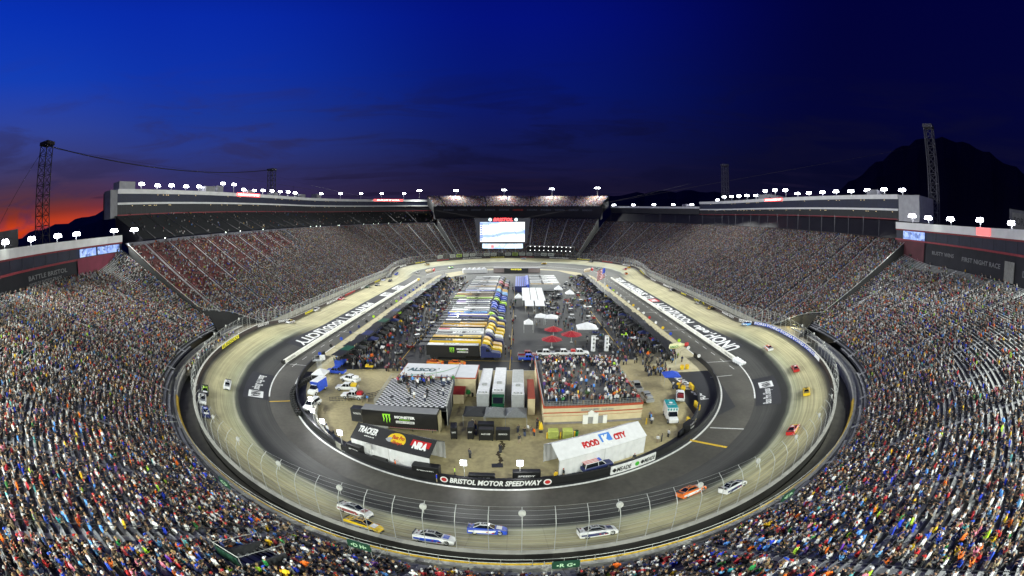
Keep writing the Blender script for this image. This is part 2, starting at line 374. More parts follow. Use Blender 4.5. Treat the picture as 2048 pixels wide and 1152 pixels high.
# ------------------------------------------------------------------ walls
def wall_loft(name,s0,s1,prof,mats,step=3.,parent=None,mi_prof=None,closed=False,zf=None):
    """prof: list of (dr,z) or function s->list"""
    n=max(2,int((s1-s0)/step)); rows=[]
    for i in range(n+(0 if closed else 1)):
        s=s0+(s1-s0)*i/n; pr=prof(s) if callable(prof) else prof
        rows.append([(*loop(s,r),z) for r,z in pr])
    k=len(rows[0]); v=[p for r in rows for p in r]; f=[];m=[]
    for i in range(n):
        j=(i+1)%len(rows)
        for q in range(k-1):
            f.append((i*k+q,i*k+q+1,j*k+q+1,j*k+q)); m.append(mi_prof[q] if mi_prof else 0)
    b=MB(); b.add(v,f); b.m=m
    if not closed and k>2:
        b.f.append(tuple(range(k))); b.m.append(0); b.f.append(tuple(reversed(range((len(rows)-1)*k,len(rows)*k)))); b.m.append(0)
    return b.build(name,mats,parent)
M_WALLD=mat('barrier_paint_dark',(.026,.014,.012),.6,0,.35,.4); M_WALLT=mat('barrier_top',(.32,.31,.28),.7,0,.2,1)
tw=thing('track_wall','dark outer barrier wall running round the top of the banked track','wall')
wall_loft('barrier',0,LT,lambda s:[(RW,zw(s)-.3),(RW+.05,zw(s)+1.15),(RW+.7,zw(s)+1.15),(RW+.7,zw(s)-.3)],[M_WALLD,M_WALLT,mat('barrier_back',(.01,.009,.009),.8,0,.2,1)],mi_prof=[0,1,2],closed=True,parent=tw)
def wallad(mb,t,s0,s1,mi=0,box=None,reverse=False,h=.85,r=None):
    rr=(RW if r is None else r)-.04
    if box is not None:
        n=8; v=[]
        for i in range(n+1):
            s=s0+(s1-s0)*i/n; v+= [(*loop(s,rr+.012),zw(s)+.05),(*loop(s,rr+.012),zw(s)+1.1)]
        mb.add(v,[(2*i,2*i+1,2*i+3,2*i+2) for i in range(n)],box)
    if t:
        # reading direction seen from the infield: s increases left->right
        def fn(a,b):
            s=(s0+s1)/2+(s1-s0)*a*.92; x,y=loop(s,rr); return (x,y,zw(s)+.58+b*h)
        text(mb,t,fn,mi,0,.03)
g=MB()
ads=[('FOOD CITY',0,8,0,None),('SUNOCO',-26,-13,3,1),('GOODYEAR',14,24,0,None),('SUNOCO',36,44,1,None),('BUSCH BEER',58,76,0,None),('XFINITY',80,96,2,None),('BRISTOL',104,118,0,None),('SUNOCO',128,140,1,None),('FOOD CITY',152,166,0,None)]
for t,a,b_,c,bx in ads: wallad(g,t,a%LT if a<0 else a,(b_%LT if a<0 else b_),c,bx)
x=S1+4; k=0
for t in ['BRISTOL','FOOD CITY','SUNOCO','BRISTOL MOTOR SPEEDWAY','NASCAR','FOOD CITY','BRISTOL MOTOR SPEEDWAY','SUNOCO','GOODYEAR','BRISTOL']:
    wallad(g,t,x,x+14+6*(len(t)>12),[0,1,2][k%3]); x+=27; k+=1
for t,a,b_,c,bx in [('SUNOCO',8,20,1,None),('GOODYEAR',34,46,0,None),('BRISTOL',60,78,0,None),('SUNOCO',90,98,1,None),('LUCAS OIL',108,122,1,None),('FOOD CITY',140,152,0,None),('NASCAR',156,166,3,0)]: wallad(g,t,S2+a,S2+b_,c,bx)
for i in range(5): wallad(g,'FORD',S2+168+i*9,S2+177+i*9,0,4)
wallad(g,'',S2+213,S2+218,0,0)
g.build('sponsor_lettering',[M_WHITE,mat('ad_yellow',(.85,.75,.03),.5,0,0),paint('red'),paint('black'),paint('blue')],tw)
# near turn inner wall with the speedway lettering
iw=thing('infield_wall','low black wall with white speedway lettering around the near end of infield','wall')
wall_loft('wall',S3+12,LT-12,lambda s:[(rA(s)-.75,0),(rA(s)-.75,1.35),(rA(s)-1.15,1.35),(rA(s)-1.15,0)],[paint('black')],parent=iw)
sm=S3+TA/2
g=MB()
def fn(a,b):
    s=sm+3-18*a; r=rA(s)-.72; x,y=loop(s,r); return (x,y,.68+b*1.0)
text(g,'BRISTOL MOTOR SPEEDWAY',fn,0,.25,.04)
for s_ in(sm+3+10.1,sm+3-10.1):
    x,y=loop(s_,rA(s_)-.7); n=N2(s_); disc(g,(x,y,.68),(-n[1],n[0],0),(0,0,1),.62,.55,0); x,y=loop(s_,rA(s_)-.68); disc(g,(x,y,.68),(-n[1],n[0],0),(0,0,1),.42,.36,1)
g.build('lettering',[M_WHITE,paint('red')],iw)
# right hand white advertising wall
aw=thing('advertising_wall','white advertising board wall with black lettering beside the long white tent','wall')
sa,sb=S3+RW*math.atan2(YN-59.9,22.3+1),S3+RW*math.atan2(YN-55.8,14.2+1)
wall_loft('board',sa,sb,lambda s:[(rA(s)-.5,0),(rA(s)-.5,1.5),(rA(s)-.7,1.5),(rA(s)-.7,0)],[paint('white')],parent=aw)
g=MB()
for t,a0,a1,mi in(('MEADE',.12,.42,0),('MEADE',.72,.98,0)):
    def fn(a,b):
        k=(a0+a1)/2+(a1-a0)*a; s=sb+(sa-sb)*k; x,y=loop(s,rA(s)-.46); return(x,y,.75+b*.8)
    text(g,t,fn,mi,.1,.02)
for k,mi in((.07,0),(.55,1),(.67,0)):
    s=sb+(sa-sb)*k; x,y=loop(s,rA(s)-.45); n=N2(s); disc(g,(x,y,.75),(-n[1],n[0],0),(0,0,1),.42,.42,mi,4 if mi==0 else 12)
g.build('lettering',[paint('black'),mat('ad_green',(.05,.4,.03),.5,0,0)],aw)
# pit walls
def pitwall(x,y0,y1,label,side):
    t=thing('pit_wall',label,'wall',(x,y0,0),0,'pit road walls')
    b=MB(); b.box(-.35,.35,0,y1-y0,0,1.05,0); b.box(-.36,.36,.0,y1-y0,1.05,1.1,0); b.build('wall',mat('pit_wall_white',(.7,.69,.62),.6,0,.15,.5),t)
    b=MB(); 
    b.box(-.5,.5,-.8,0,0,1.15) if side<0 else None
    if side<0: b.build('end_cap',M_RUB,t)
    g2=MB(); L_=y1-y0
    for k in(4,L_*.4,L_*.7): 
        panel(g2,'FOOD CITY',(-side*.375,k,.55),(0,side,0),(0,0,1),5,.6)
    g2.build('lettering',paint('black'),t); return t
pitwall(-66.9,101.5,272,'long white pit wall on the left side of the infield',-1)
pitwall(63.3,106.5,285,'long white pit wall on the right side of the infield',1)
t=thing('crash_cushion','lumpy white crash cushion at the near end of right pit wall','crash cushion',(63.4,104.2,0),.15)
b=MB()
for i in range(4):
    for j in(-.55,.55):
        zz=1.3-.1*i; rr=[]
        for z,k in((0,.5),(.3,.62),(.9,.62),(zz,.45)): rr.append([(j+k*math.cos(a*math.pi/4),1.4-i*1.15+k*math.sin(a*math.pi/4),z) for a in range(8)])
        b.loft(rr)
b.build('barrel',mat('cushion_white',(.75,.76,.78),.5,0,.1,2),t)
t=thing('crash_cushion','yellow crash cushion at the far end of the left pit wall','crash cushion',(-66.9,274.5,0))
b=MB()
for i in range(4): b.loft([[ (k*math.cos(a*math.pi/4),i*1.1-1.4+k*math.sin(a*math.pi/4),z) for a in range(8)] for z,k in((0,.6),(.3,.7),(.9,.7),(1.2,.5))])
b.build('barrel',paint('yellow'),t)
# ------------------------------------------------------------------ catch fence
cf=thing('catch_fence','tall steel catch fence with curved tops above the barrier wall round track','fence')
def fpost(mb,s,r=.042,disc_=False):
    z=zw(s)+1.1; pts=[(RW+.35,z),(RW+.35,z+2.6),(RW+.2,z+3.9),(RW-.35,z+4.7),(RW-1.2,z+5.15)]
    mb.path([(*loop(s,a),b) for a,b in pts],r,5)
npost=0; post_s=[]
s=S3+6
while s<LT-4: post_s.append(s); s+=3.25
for i,s in enumerate(post_s):
    b=MB(); fpost(b,s); b.build('fence_post',M_STEEL,cf)
    if i%3==1:
        b=MB(); x,y=loop(s,RW-.5); z=zw(s)+6.0; n=N2(s); b.tube((*loop(s,RW-.5),z-.9),(x,y,z-.3),.04,5)
        for k in(-.06,.06): pass
        b.tube((x+n[0]*.12,y+n[1]*.12,z),(x-n[0]*.12,y-n[1]*.12,z),.36,14); b.build('antenna_disc',mat('antenna_grey',(.5,.5,.48),.6,0,.2,3),cf)
b=MB(); s=LT-4
while s<LT+S3+6: fpost(b,s,.06); s+=4.2
o=b.build('far_posts',M_STEEL,cf); o['kind']='stuff'
def cable(mb,dr,dz,s0,s1,r,step=3.25):
    n=int((s1-s0)/step); pts=[]
    for i in range(n+1):
        s=s0+(s1-s0)*i/n; pts.append((*loop(s,RW+dr),zw(s)+dz))
    mb.path(pts,r,3)
b=MB()
for dr,dz in((.35,1.7),(.35,2.4),(.35,3.1),(.35,3.7),(.28,4.3),(.2,5.0),(-.1,5.45),(-.35,5.8),(-.8,6.05),(-1.2,6.25)): cable(b,dr,dz,0,LT,.014)
b.build('fence_cables',M_STEEL,cf)
# walkway rails behind the fence on the straights (paler rail band)
for s0,s1,lab in((6,S1+30,'left'),(S2-30,S3-8,'right')):
    wr=thing('walkway_railing','grey steel walkway railing in front of the %s grandstand'%lab,'railing')
    b=MB()
    for dz in(4.0,3.4,2.8,2.2): cable(b,3.3,dz+ .5,s0,s1,.05,6)
    s=s0
    while s<s1: b.tube((*loop(s,RW+3.3),zw(s)+.8),(*loop(s,RW+3.3),zw(s)+4.5),.06,4); s+=3
    b.build('rails',M_STEEL,wr)
    wall_loft('walkway',s0,s1,lambda s:[(RW+.7,zw(s)+.6),(RW+3.6,zw(s)+.6)],[mat('walkway_concrete',(.22,.2,.15),.8,0,.2,.5)],parent=wr,step=5)
# near turn walkway: yellow banded rail and pale parapet
nw=thing('stand_parapet','pale concrete parapet with rails below the near turn grandstand','wall')
def d0n(s):
    a=(s-S3)/RW; return 2.6+5.6*abs(math.cos(a))**2
wall_loft('parapet',S3,LT,lambda s:[(RW+d0n(s)-.9,-3),(RW+d0n(s)-.9,zw(s)+.75),(RW+d0n(s)-.1,zw(s)+.75),(RW+d0n(s)-.1,zw(s)+.3),(RW+d0n(s)+2.3,zw(s)+.6)],[mat('pale_parapet',(.42,.41,.38),.85,0,.25,.6,bump=.1)],parent=nw)
wall_loft('yellow_band',S3+62,LT-62,lambda s:[(RW+d0n(s)-1.25,zw(s)-.15),(RW+d0n(s)-.92,zw(s)+.76),(RW+d0n(s)-.62,zw(s)+.77)],[M_YEL],parent=nw)
wall_loft('service_lane',S3,LT,lambda s:[(RW+.7,zw(s)-.2 -2.5*abs(math.cos((s-S3)/RW))**2),(RW+d0n(s)-.9,zw(s)-.2-2.5*abs(math.cos((s-S3)/RW))**2)],[mat('service_lane_dark',(.075,.07,.055),.8,0,.3,.5)],parent=nw)
b=MB()
for dz in(1.25,1.75):
    n=90; pts=[]
    for i in range(n+1):
        s=S3+(LT-S3)*i/n; pts.append((*loop(s,RW+d0n(s)-.5),zw(s)+dz))
    b.path(pts,.035,4)
s=S3
while s<LT: b.tube((*loop(s,RW+d0n(s)-.5),zw(s)+.75),(*loop(s,RW+d0n(s)-.5),zw(s)+1.75),.03,4); s+=3
b.build('rails',M_STEEL,nw)
# ------------------------------------------------------------------ grandstands
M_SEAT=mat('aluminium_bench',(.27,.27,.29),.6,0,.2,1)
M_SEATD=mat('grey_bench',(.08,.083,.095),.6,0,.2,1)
M_RED=mat('red_seats',(.085,.004,.006),.6,0,.3,.6)
M_DARKSEAT=mat('shadow_blue_seats',(.006,.007,.012),.8,0,.3,.5); M_DTREAD=mat('shadow_deck',(.008,.009,.013),.9,0,.3,.4)  # seat and deck colours carry the shade under the skybox
PITCH=.84; NP=.95
def stand_z(kind,s,d):
    if kind=='left':  return 4.2+(d-3.6)*(37-4.2)/(57-3.6)
    if kind=='leftup': return 38.8+(d-60)*(50.5-38.8)/(84-60)
    if kind=='right': return 4.2+(d-3.6)*(39-4.2)/(63-3.6)
    if kind=='far': return 7.5+(d-4)*(41-7.5)/(51-4)
    if kind=='farup': return 54.2+(d-60)*(65.5-54.2)/(82-60)
    if kind=='near':
        zt=29.5+2.5*(1+math.cos((s-S3)/RW))*.5; k=(d-2.6)/(61-2.6); z=zw(s)+.3+k*(zt-zw(s)-.3)+4.2*math.sin(math.pi*min(max(k,0),1))*math.sin((min(max(s,S3),LT)-S3)/RW)
        for e,kk in((LT-10.2-s,'left'),(s-S3-7,'right')):
            w=min(max(1-e/7,0),1); w=w*w*(3-2*w)
            if w>0: z=z*(1-w)+max(z,stand_z(kk,0,d)-.6-3.0*k*k)*w
        return z
SA=S1+RW*(math.pi/2-.62)   # left/far boundary
SB=S1+RW*(math.pi/2+.62)
def cutl(d): return max(0,(13-d)*1.0)
def srange(kind,d):
    if kind=='left': return (-9.5+cutl(d)+(9.5 if d<13 else max(0,9.5-(d-13)*2.2)),SA)
    if kind=='leftup': return (-2,SA+4)
    if kind=='right': return (SB,S3+6.5-cutl(d)*.8-(6.5 if d<13 else max(0,6.5-(d-13)*2.2)))
    if kind=='far': return (SA+.6,SB-.6)
    if kind=='farup': return (SA+2,SB-2)
    if kind=='near': return (S3+6.7+cutl(d)*.5,LT-9.8-cutl(d)*.8)
KIND={'left':(3.6,57),'leftup':(60,84),'right':(3.6,63),'far':(4,51),'farup':(60,82),'near':(2.6,61)}
def rows(kind):
    a,b_=KIND[kind]; d=a
    while d<b_:
        yield d
        d+=NP if kind=='near' else PITCH
def build_stand(kind,name,label,mats,bench_mi):
    t=thing(name,label,'grandstand',group=None)
    vs=[];fs=[];ms=[];off=0
    bv=[];bf=[];bm=[];bo=0
    for d in rows(kind):
        s0,s1=srange(kind,d)
        n=max(3,int((s1-s0)/4.5)); S=[s0+(s1-s0)*i/n for i in range(n+1)]
        k=0; keep=[]
        for s in S:
            ok=(kind!='near') or d>=d0n(s)-.2
            pt=NP if kind=='near' else PITCH; z=stand_z(kind,s,d); z1=stand_z(kind,s,d+pt)
            dd=d if ok else d0n(s)
            for r,zz in((d,z),(d+pt,z),(d+pt,z1)): vs.append((*loop(s,RW+r),zz))
            for r,zz in((d+.40,z+.30),(d+.40,z+.40),(d+.86*pt/PITCH-.06,z+.40),(d+.86*pt/PITCH-.06,z+.30)): bv.append((*loop(s,RW+r),zz))
            keep.append(ok)
        for i in range(n):
            if not(keep[i] and keep[i+1]): continue
            o=off+i*3; q=off+(i+1)*3
            fs+=[(o,o+1,q+1,q),(o+1,o+2,q+2,q+1)]; dm=1 if kind=='left' and bench_mi(S[i],d) else 0; ms+=[dm,dm]
            o=bo+i*4; q=bo+(i+1)*4
            mi=bench_mi(S[i],d)
            bf+=[(o,o+1,q+1,q),(o+1,o+2,q+2,q+1)]; bm+=[mi,mi]
        off+=3*(n+1); bo+=4*(n+1)
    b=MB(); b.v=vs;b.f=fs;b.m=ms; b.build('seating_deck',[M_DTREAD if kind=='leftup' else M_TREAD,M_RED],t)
    for e,nm in((0,'side_wall'),(1,'side_wall')):
        b=MB(); v=[]
        for d in rows(kind):
            s_=srange(kind,d)[e]; x,y=loop(s_,RW+d); v+=[(x,y,0 if kind not in('leftup','farup') else stand_z(kind,s_,d)-9),(x,y,stand_z(kind,s_,d)+.5)]
        n_=len(v)//2; b.add(v,[(2*i,2*i+1,2*i+3,2*i+2) for i in range(n_-1)]); b.build(nm,mat('stand_side_wall',(.007,.007,.009),.8,0,.3,.3),t)
        if kind in('left','right','far'):
            b=MB(); b.path([tuple(Vector(p)+Vector((0,0,.5))) for p in v[1::6]],.09,4); b.build('side_rail',M_STEEL,t)
    b=MB(); b.v=bv;b.f=bf;b.m=bm; b.build('benches',mats,t)
    return t
def bm_left(s,d): 
    return 1 if (s<105 and d>20+s*.16) else 0
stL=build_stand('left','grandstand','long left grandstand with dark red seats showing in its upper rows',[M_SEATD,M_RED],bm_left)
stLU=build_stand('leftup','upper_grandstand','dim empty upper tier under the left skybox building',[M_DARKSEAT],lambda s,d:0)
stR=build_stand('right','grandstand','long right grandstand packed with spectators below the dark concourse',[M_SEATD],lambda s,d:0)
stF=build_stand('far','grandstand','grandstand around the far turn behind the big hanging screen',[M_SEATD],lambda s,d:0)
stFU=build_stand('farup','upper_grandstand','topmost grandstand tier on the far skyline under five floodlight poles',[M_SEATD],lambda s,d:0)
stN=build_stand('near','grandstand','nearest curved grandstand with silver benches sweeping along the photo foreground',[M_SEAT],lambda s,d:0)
stands={'left':stL,'leftup':stLU,'right':stR,'far':stF,'farup':stFU,'near':stN}
# aisles
AIS={}
M_AISLE=mat('aisle_concrete',(.3,.3,.31),.8,0,.2,1)
for kind,t in stands.items():
    s0,s1=srange(kind,40 if kind in('left','right','near') else KIND[kind][0]); L_=[]
    gap=13.2 if kind!='far' else 11.5
    s=s0+gap*.5
    while s<s1-2: L_.append(s); s+=gap
    AIS[kind]=L_
    for s in L_:
        a,b_=KIND[kind]
        if kind=='near': a=d0n(s)+.3
        while a<b_:
            q0,q1=srange(kind,a)
            if q0<s<q1: break
            a+=1
        if a>=b_: continue
        b=MB()
        w=.55*(RW)/(RW+30)
        v=[]
        n=8
        for i in range(n+1):
            d=a+(b_-a)*i/n; 
            for e in(-w,w): v.append((*loop(s+e*RW/(RW+d) if not(s<S1 or S2<s<S3) else s+e,RW+d),stand_z(kind,s,d)+.14))
        b.add(v,[(2*i,2*i+1,2*i+3,2*i+2) for i in range(n)],0)
        if kind not in('leftup','farup'):
            for e in (w,):
                b.path([(*loop(s+e,RW+a+(b_-a)*i/n),stand_z(kind,s,a+(b_-a)*i/n)+1.0) for i in range(n+1)],.035,4,1)
        b.build('aisle_stairs',[M_AISLE if kind not in('leftup','farup') else mat('dim_aisle',(.02,.02,.026),.9,0,.2,1),M_STEEL if kind in('far','left') else M_DSTEEL],t)  # upper tiers get stairs darkened in colour to look dimly lit
# back walls / front walls / facades
M_DARKW=mat('dark_back_wall',(.009,.007,.011),.8,0,.3,.3); M_REDTRIM=mat('red_trim',(.2,.02,.03),.6,0,.2,1)
wall_loft('front_wall',4,SA,[(RW+3.4,.0),(RW+3.4,4.6)],[M_CONC],parent=stL,step=6)
wall_loft('front_wall',SB,S3-4,[(RW+3.4,.0),(RW+3.4,4.6)],[M_CONC],parent=stR,step=6)
wall_loft('front_wall',SA,SB,[(RW+3.8,2.),(RW+3.8,7.6)],[M_DARKW],parent=stF,step=6)
# left concourse wall, light lines
wall_loft('concourse',-9,SA,[(RW+57.2,36.9),(RW+57.3,38.3),(RW+57.6,38.3),(RW+60,38.3)],[mat('concourse_rail',(.12,.12,.15),.7,0,.3,.4)],parent=stL,step=6)
b=MB()
for i in range(60):
    s=rng.uniform(0,SA); b.box(0,0,0,0,0,0) if 0 else None
    x,y=loop(s,RW+57.1); 
    if rng.random()<.3: disc(b,(x,y,38.6),(0,1,0) ,(0,0,1),.28,.28,0,6)
b.split('concourse_light',mat('warm_bulb',(1,1,1),.5,0,0,emit=7,ecol=(.85,1,.85)),stL)
b=MB()
for kind in('left','right','far'):
    pass
# right concourse: dark wall with columns
cw=[(RW+63.2,38.9),(RW+63.3,40.2),(RW+66,40.2),(RW+82,48.3)]
wall_loft('concourse_wall',SB,S3+6,cw,[M_DARKW],parent=stR,step=6)
b=MB(); s=SB+3
while s<S3+4:
    x,y=loop(s,RW+66.5); b.tube((x,y,40),(x,y,48.6),.16,5); s+=11
b.split('column',mat('column_grey',(.07,.07,.085),.7,0,.2,1),stR)
# far facade with banners
wall_loft('facade',SA,SB,[(RW+52,41),(RW+54,41.2),(RW+57,42.5),(RW+57.5,54.4),(RW+60,54.4)],[mat('facade_navy',(.006,.005,.012),.7,0,.3,.2)],parent=stF,step=6)
g=MB(); M_SIGND=mat('dim_sign',(.09,.1,.14),.7,0,0,emit=.02,ecol=(.5,.55,.8)); M_SIGNR=mat('dim_red_sign',(.2,.03,.03),.7,0,0,emit=.08,ecol=(1,.1,.05))
names=['FORD','TOYOTA','CHEVROLET','SUNOCO','GOODYEAR','LONGHORN RED','COORS','FORD','TOYOTA','CHEVROLET','SUNOCO']
for i,t_ in enumerate(names):
    s=SA+10+i*(SB-SA-20)/10
    def fn(a,b_):
        q=s+a*6.5; return (*loop(q,RW+56.9),50.5+b_*1.7)
    g=MB(); text(g,t_,fn,0,0,.02); g.build('dim_sign',M_SIGNR if 'LONG' in t_ else M_SIGND,stF)
# banner boards above far wall
g=MB(); k=0; s=S1+62
cols=[0,1,0,0,0,0,0,0,1,0,0,0,1,0,0,0,1,0]
for i in range(17):
    w=5.2; n=N2(s); 
    v=[(*loop(q,RW+3.2),z) for q,z in((s,6.9),(s+w,6.9),(s+w,9.6),(s,9.6))]
    g.add(v,[(0,1,2,3)],[0,1,0,2,0,0,3,0][i%8])
    text(g,['FORD','MAC','RED','BMS','CITY','SUN','NAPA','GO'][i%8],lambda a,b_:(*loop(s+w/2+a*3.6,RW+3.1),8.2+b_*1.4),4,0,.02)
    s+=w+1.2
g.build('banner_board',[mat('banner_pale',(.5,.53,.47),.7,0,.1,1),mat('banner_dark',(.06,.06,.05),.7,0,0),mat('banner_lime',(.35,.5,.05),.7,0,0),mat('banner_grey',(.2,.2,.2),.7,0,0),paint('dark grey')],stF)
# press terrace with small lamps, right half of the far turn foot
g=MB()
v0=S1+RW*math.pi/2+8; v1=SB-4
wall_loft('press_terrace',v0,v1,[(RW+3.9,9.9),(RW+3.9,12.4),(RW+5,12.6),(RW+5,15.6),(RW+9,15.8)],[M_DARKW],parent=stF,step=5)
for i in range(10):
    for zz,dr in((11.6,3.7),(15,4.8)):
        s=v0+3+(v1-v0-6)*i/9; x,y=loop(s,RW+dr); g.box(x-.35,x+.35,y-.1,y+.1,zz,zz+.5)
g.split('terrace_lamp',mat('terrace_bulb',(1,1,1),.5,0,0,emit=3.5),stF)
# dark suspended end walls between stands
for nm,s,a0,a1,kd,tt in(('end_wall',SA,57,84,'leftup',stLU),):
    pass
# ------------------------------------------------------------------ skybox buildings
M_FASC=mat('white_fascia',(.6,.6,.61),.6,0,.12,.3,emit=.05); M_BLUEG=mat('suite_glass_blue',(.006,.009,.028),.6,0,.3,.15,emit=.012,ecol=(.1,.2,.7))  # white fascia glows faintly to stand in for roof floodlight falling on it
M_NAVYG=mat('suite_glass_dark',(.005,.006,.01),.6,0,.3,.1,emit=.006,ecol=(.2,.2,.4))
M_WARM=mat('suite_lamp',(1,.8,.4),.5,0,0,emit=1.6,ecol=(1,.75,.35))
M_LED=mat('red_led',(1,.05,.05),.5,0,0,emit=2.2,ecol=(1,.12,.12)); M_LEDW=mat('led_letters',(1,.7,.7),.5,0,0,emit=4,ecol=(1,.6,.55))
def suite(name,label,s0,s1,rf,z,extra_lights=True,depth=15):
    """z: dict of levels"""
    t=thing(name,label,'building')
    zb,zt=z['bot'],z['top']; zm=z['mid']
    wall_loft('fascia',s0,s1,[(rf,zt-2.1),(rf-.1,zt),(rf+.6,zt),(rf+depth,zt+.02)],[M_FASC],parent=t,step=6)
    wall_loft('window_band',s0,s1,[(rf+.6,zt-2.0),(rf+.9,zm+1.0)],[M_BLUEG],parent=t,step=6)
    wall_loft('balcony_band',s0,s1,[(rf+.1,zm),(rf+.1,zm+.95),(rf+1.,zm+1.0)],[M_FASC],parent=t,step=6)
    wall_loft('window_band',s0,s1,[(rf+.7,zm),(rf+1.1,zb+.5)],[M_NAVYG],parent=t,step=6)
    wall_loft('trim',s0,s1,[(rf+.2,zb+.5),(rf+.2,zb),(rf+depth,zb-.02)],[M_REDTRIM],parent=t,step=6)
    wall_loft('back_wall',s0,s1,[(rf+depth,zb-.1),(rf+depth,zt)],[M_DARKW],parent=t,step=6)
    g=MB(); 
    n=int((s1-s0)/3.5)
    for i in range(n):
        s=s0+(s1-s0)*(i+.5)/n; g.tube((*loop(s,rf+.55),zb+.5),(*loop(s,rf+.55),zt-2.0),.05,4,0)
    g.split('mullion',mat('mullion_grey',(.05,.05,.06),.5,.3,0),t)
    g=MB()
    for i in range(int((s1-s0)/5)):
        s=rng.uniform(s0,s1); zz=(zt-2.6) if rng.random()<.5 else zm-.6
        g.box(*(lambda x,y:(x-.12,x+.12,y-.25,y+.25))(*loop(s,rf+.3)),zz,zz+.12)
    g.split('ceiling_lamp',M_WARM,t)
    return t
zL=dict(bot=50.7,mid=55.6,top=62.6)
tL=suite('suite_building','long white skybox building with two glass levels above the left grandstand',-1,SA+6,RW+84,zL)
zR=dict(bot=48.8,mid=52.9,top=60.3)
tR=suite('suite_building','two level white skybox building above the right grandstand',S2+(YF-332)+30 if False else S2-28,S3-10,RW+83,zR)
# lower roofed part on the right
wall_loft('lower_fascia',SB-1,S2-28.2,[(RW+83,54.2),(RW+82.9,56),(RW+84,56),(RW+97,56)],[M_FASC],parent=tR,step=6)
wall_loft('lower_window_band',SB-1,S2-28.2,[(RW+83.4,54.2),(RW+83.6,49),(RW+97,48.9)],[M_NAVYG],parent=tR,step=6)
def endbox(t,s,rf,zb,zt,w,depth,mat_=M_FASC,dz=0):
    # solid end block at loop parameter s, w metres long in s
    wall_loft('end_wall',s,s+w,[(rf,zb),(rf,zt),(rf+depth,zt),(rf+depth,zb)],[mat_],parent=t,step=2)
endbox(tL,-3.4,RW+84.6,49.8,62.2,2.4,6,mat('end_wall_grey',(.2,.2,.22),.7,0,.2,.4)); endbox(tL,0,RW+86,62.2,66.4,11,6,mat('plant_room',(.3,.3,.33),.7,0,.15,.4))
endbox(tR,S3-9.8,RW+83.6,46,60.1,12,14,mat('end_wall_pale',(.36,.36,.38),.7,0,.15,.4))
g=MB(); 
for s,r,h,w in((72,88,3.2,9),(84,90,4.2,6),(118,90,2.6,7),(150,89,2.5,6),(188,90,3,10),(200,90,4,6)):
    x,y=loop(s,RW+r); g.box(x-3,x+3,y-w/2,y+w/2,62.6,62.6+h)
g.split('rooftop_unit',mat('rooftop_unit_grey',(.22,.22,.24),.7,0,.2,.5),tL)
g=MB()
for s,r,h,w in((S2+38,89,3.4,16),(S2+52,90,2.2,9),(S2+150,90,3,8),(S2-40,90,2.6,8)):
    x,y=loop(s,RW+r); g.box(x-3,x+3,y-w/2,y+w/2,60.3 if s>S2-28 else 56,(60.3 if s>S2-28 else 56)+h)
g.split('rooftop_unit',MATS['rooftop_unit_grey'],tR)
def led(t,s0,s1,rf,z0,z1,tx,rev=False):
    g=MB(); n=6;v=[]
    for i in range(n+1):
        s=s0+(s1-s0)*i/n; v+=[(*loop(s,rf-.2),z0),(*loop(s,rf-.2),z1)]
    g.add(v,[(2*i,2*i+1,2*i+3,2*i+2) for i in range(n)],0)
    for tx_,k0,k1,zc,hh in tx:
        text(g,tx_,lambda a,b_:(*loop(s0+(s1-s0)*((k0+k1)/2+(k1-k0)*a),rf-.3),zc+b_*hh),1,.2,.03)
    g.build('led_sign',[M_LED,M_LEDW],t)
led(tL,98,125,RW+84,60.5,62.9,[("WORLD'S FASTEST HALF MILE",.03,.97,61.7,1.3)])
led(tL,SA-30,SA-12,RW+84,61.0,63,[('BRISTOL',.1,.9,62,1.2)])
led(tR,S2+45,S2+68,RW+83,58.2,60.2,[("BRISTOL SPEEDWAY",.05,.95,59.2,1.2)])
# near turn suite ring, left and right arms
def near_suite(label,s0,s1,ztop,mirror):
    t=thing('suite_building',label,'building'); r=RW+62
    wall_loft('fascia',s0,s1,[(r-.3,ztop-2.6),(r-.4,ztop),(r+9,ztop+.02)],[M_FASC],parent=t,step=4)
    wall_loft('trim',s0,s1,[(r-.1,ztop-3.1),(r-.2,ztop-2.6)],[M_REDTRIM],parent=t,step=4)
    wall_loft('window_band',s0,s1,[(r+.3,ztop-3.0),(r+.5,ztop-6.4)],[mat('suite_glass_near',(.012,.014,.028),.6,0,.4,.3,emit=.01,ecol=(.2,.25,.6))],parent=t,step=4)
    wall_loft('ledge',s0,s1,[(r-.4,ztop-6.9),(r-.4,ztop-6.3),(r+.5,ztop-6.3)],[M_REDTRIM],parent=t,step=4)
    wall_loft('lower_wall',s0,s1,[(r+.1,ztop-6.9),(r+.1,ztop-14.5)],[mat('suite_wall_dark',(.012,.012,.018),.8,0,.3,.3)],parent=t,step=4)
    g=MB(); n=int((s1-s0)/4.2)
    for i in range(n):
        s=s0+(s1-s0)*(i+.5)/n; g.tube((*loop(s,r+.2),ztop-6.3),(*loop(s,r+.2),ztop-3),.07,4)
    g.split('mullion',MATS['mullion_grey'],t)
    return t
nl0=LT-150; nL=near_suite('low curved suite building with white fascia at the left edge',nl0,LT-9,41.6,False)
nr1=S3+150; nR=near_suite('low curved suite building with white fascia at the right edge',S3+3,nr1,46.6,True)
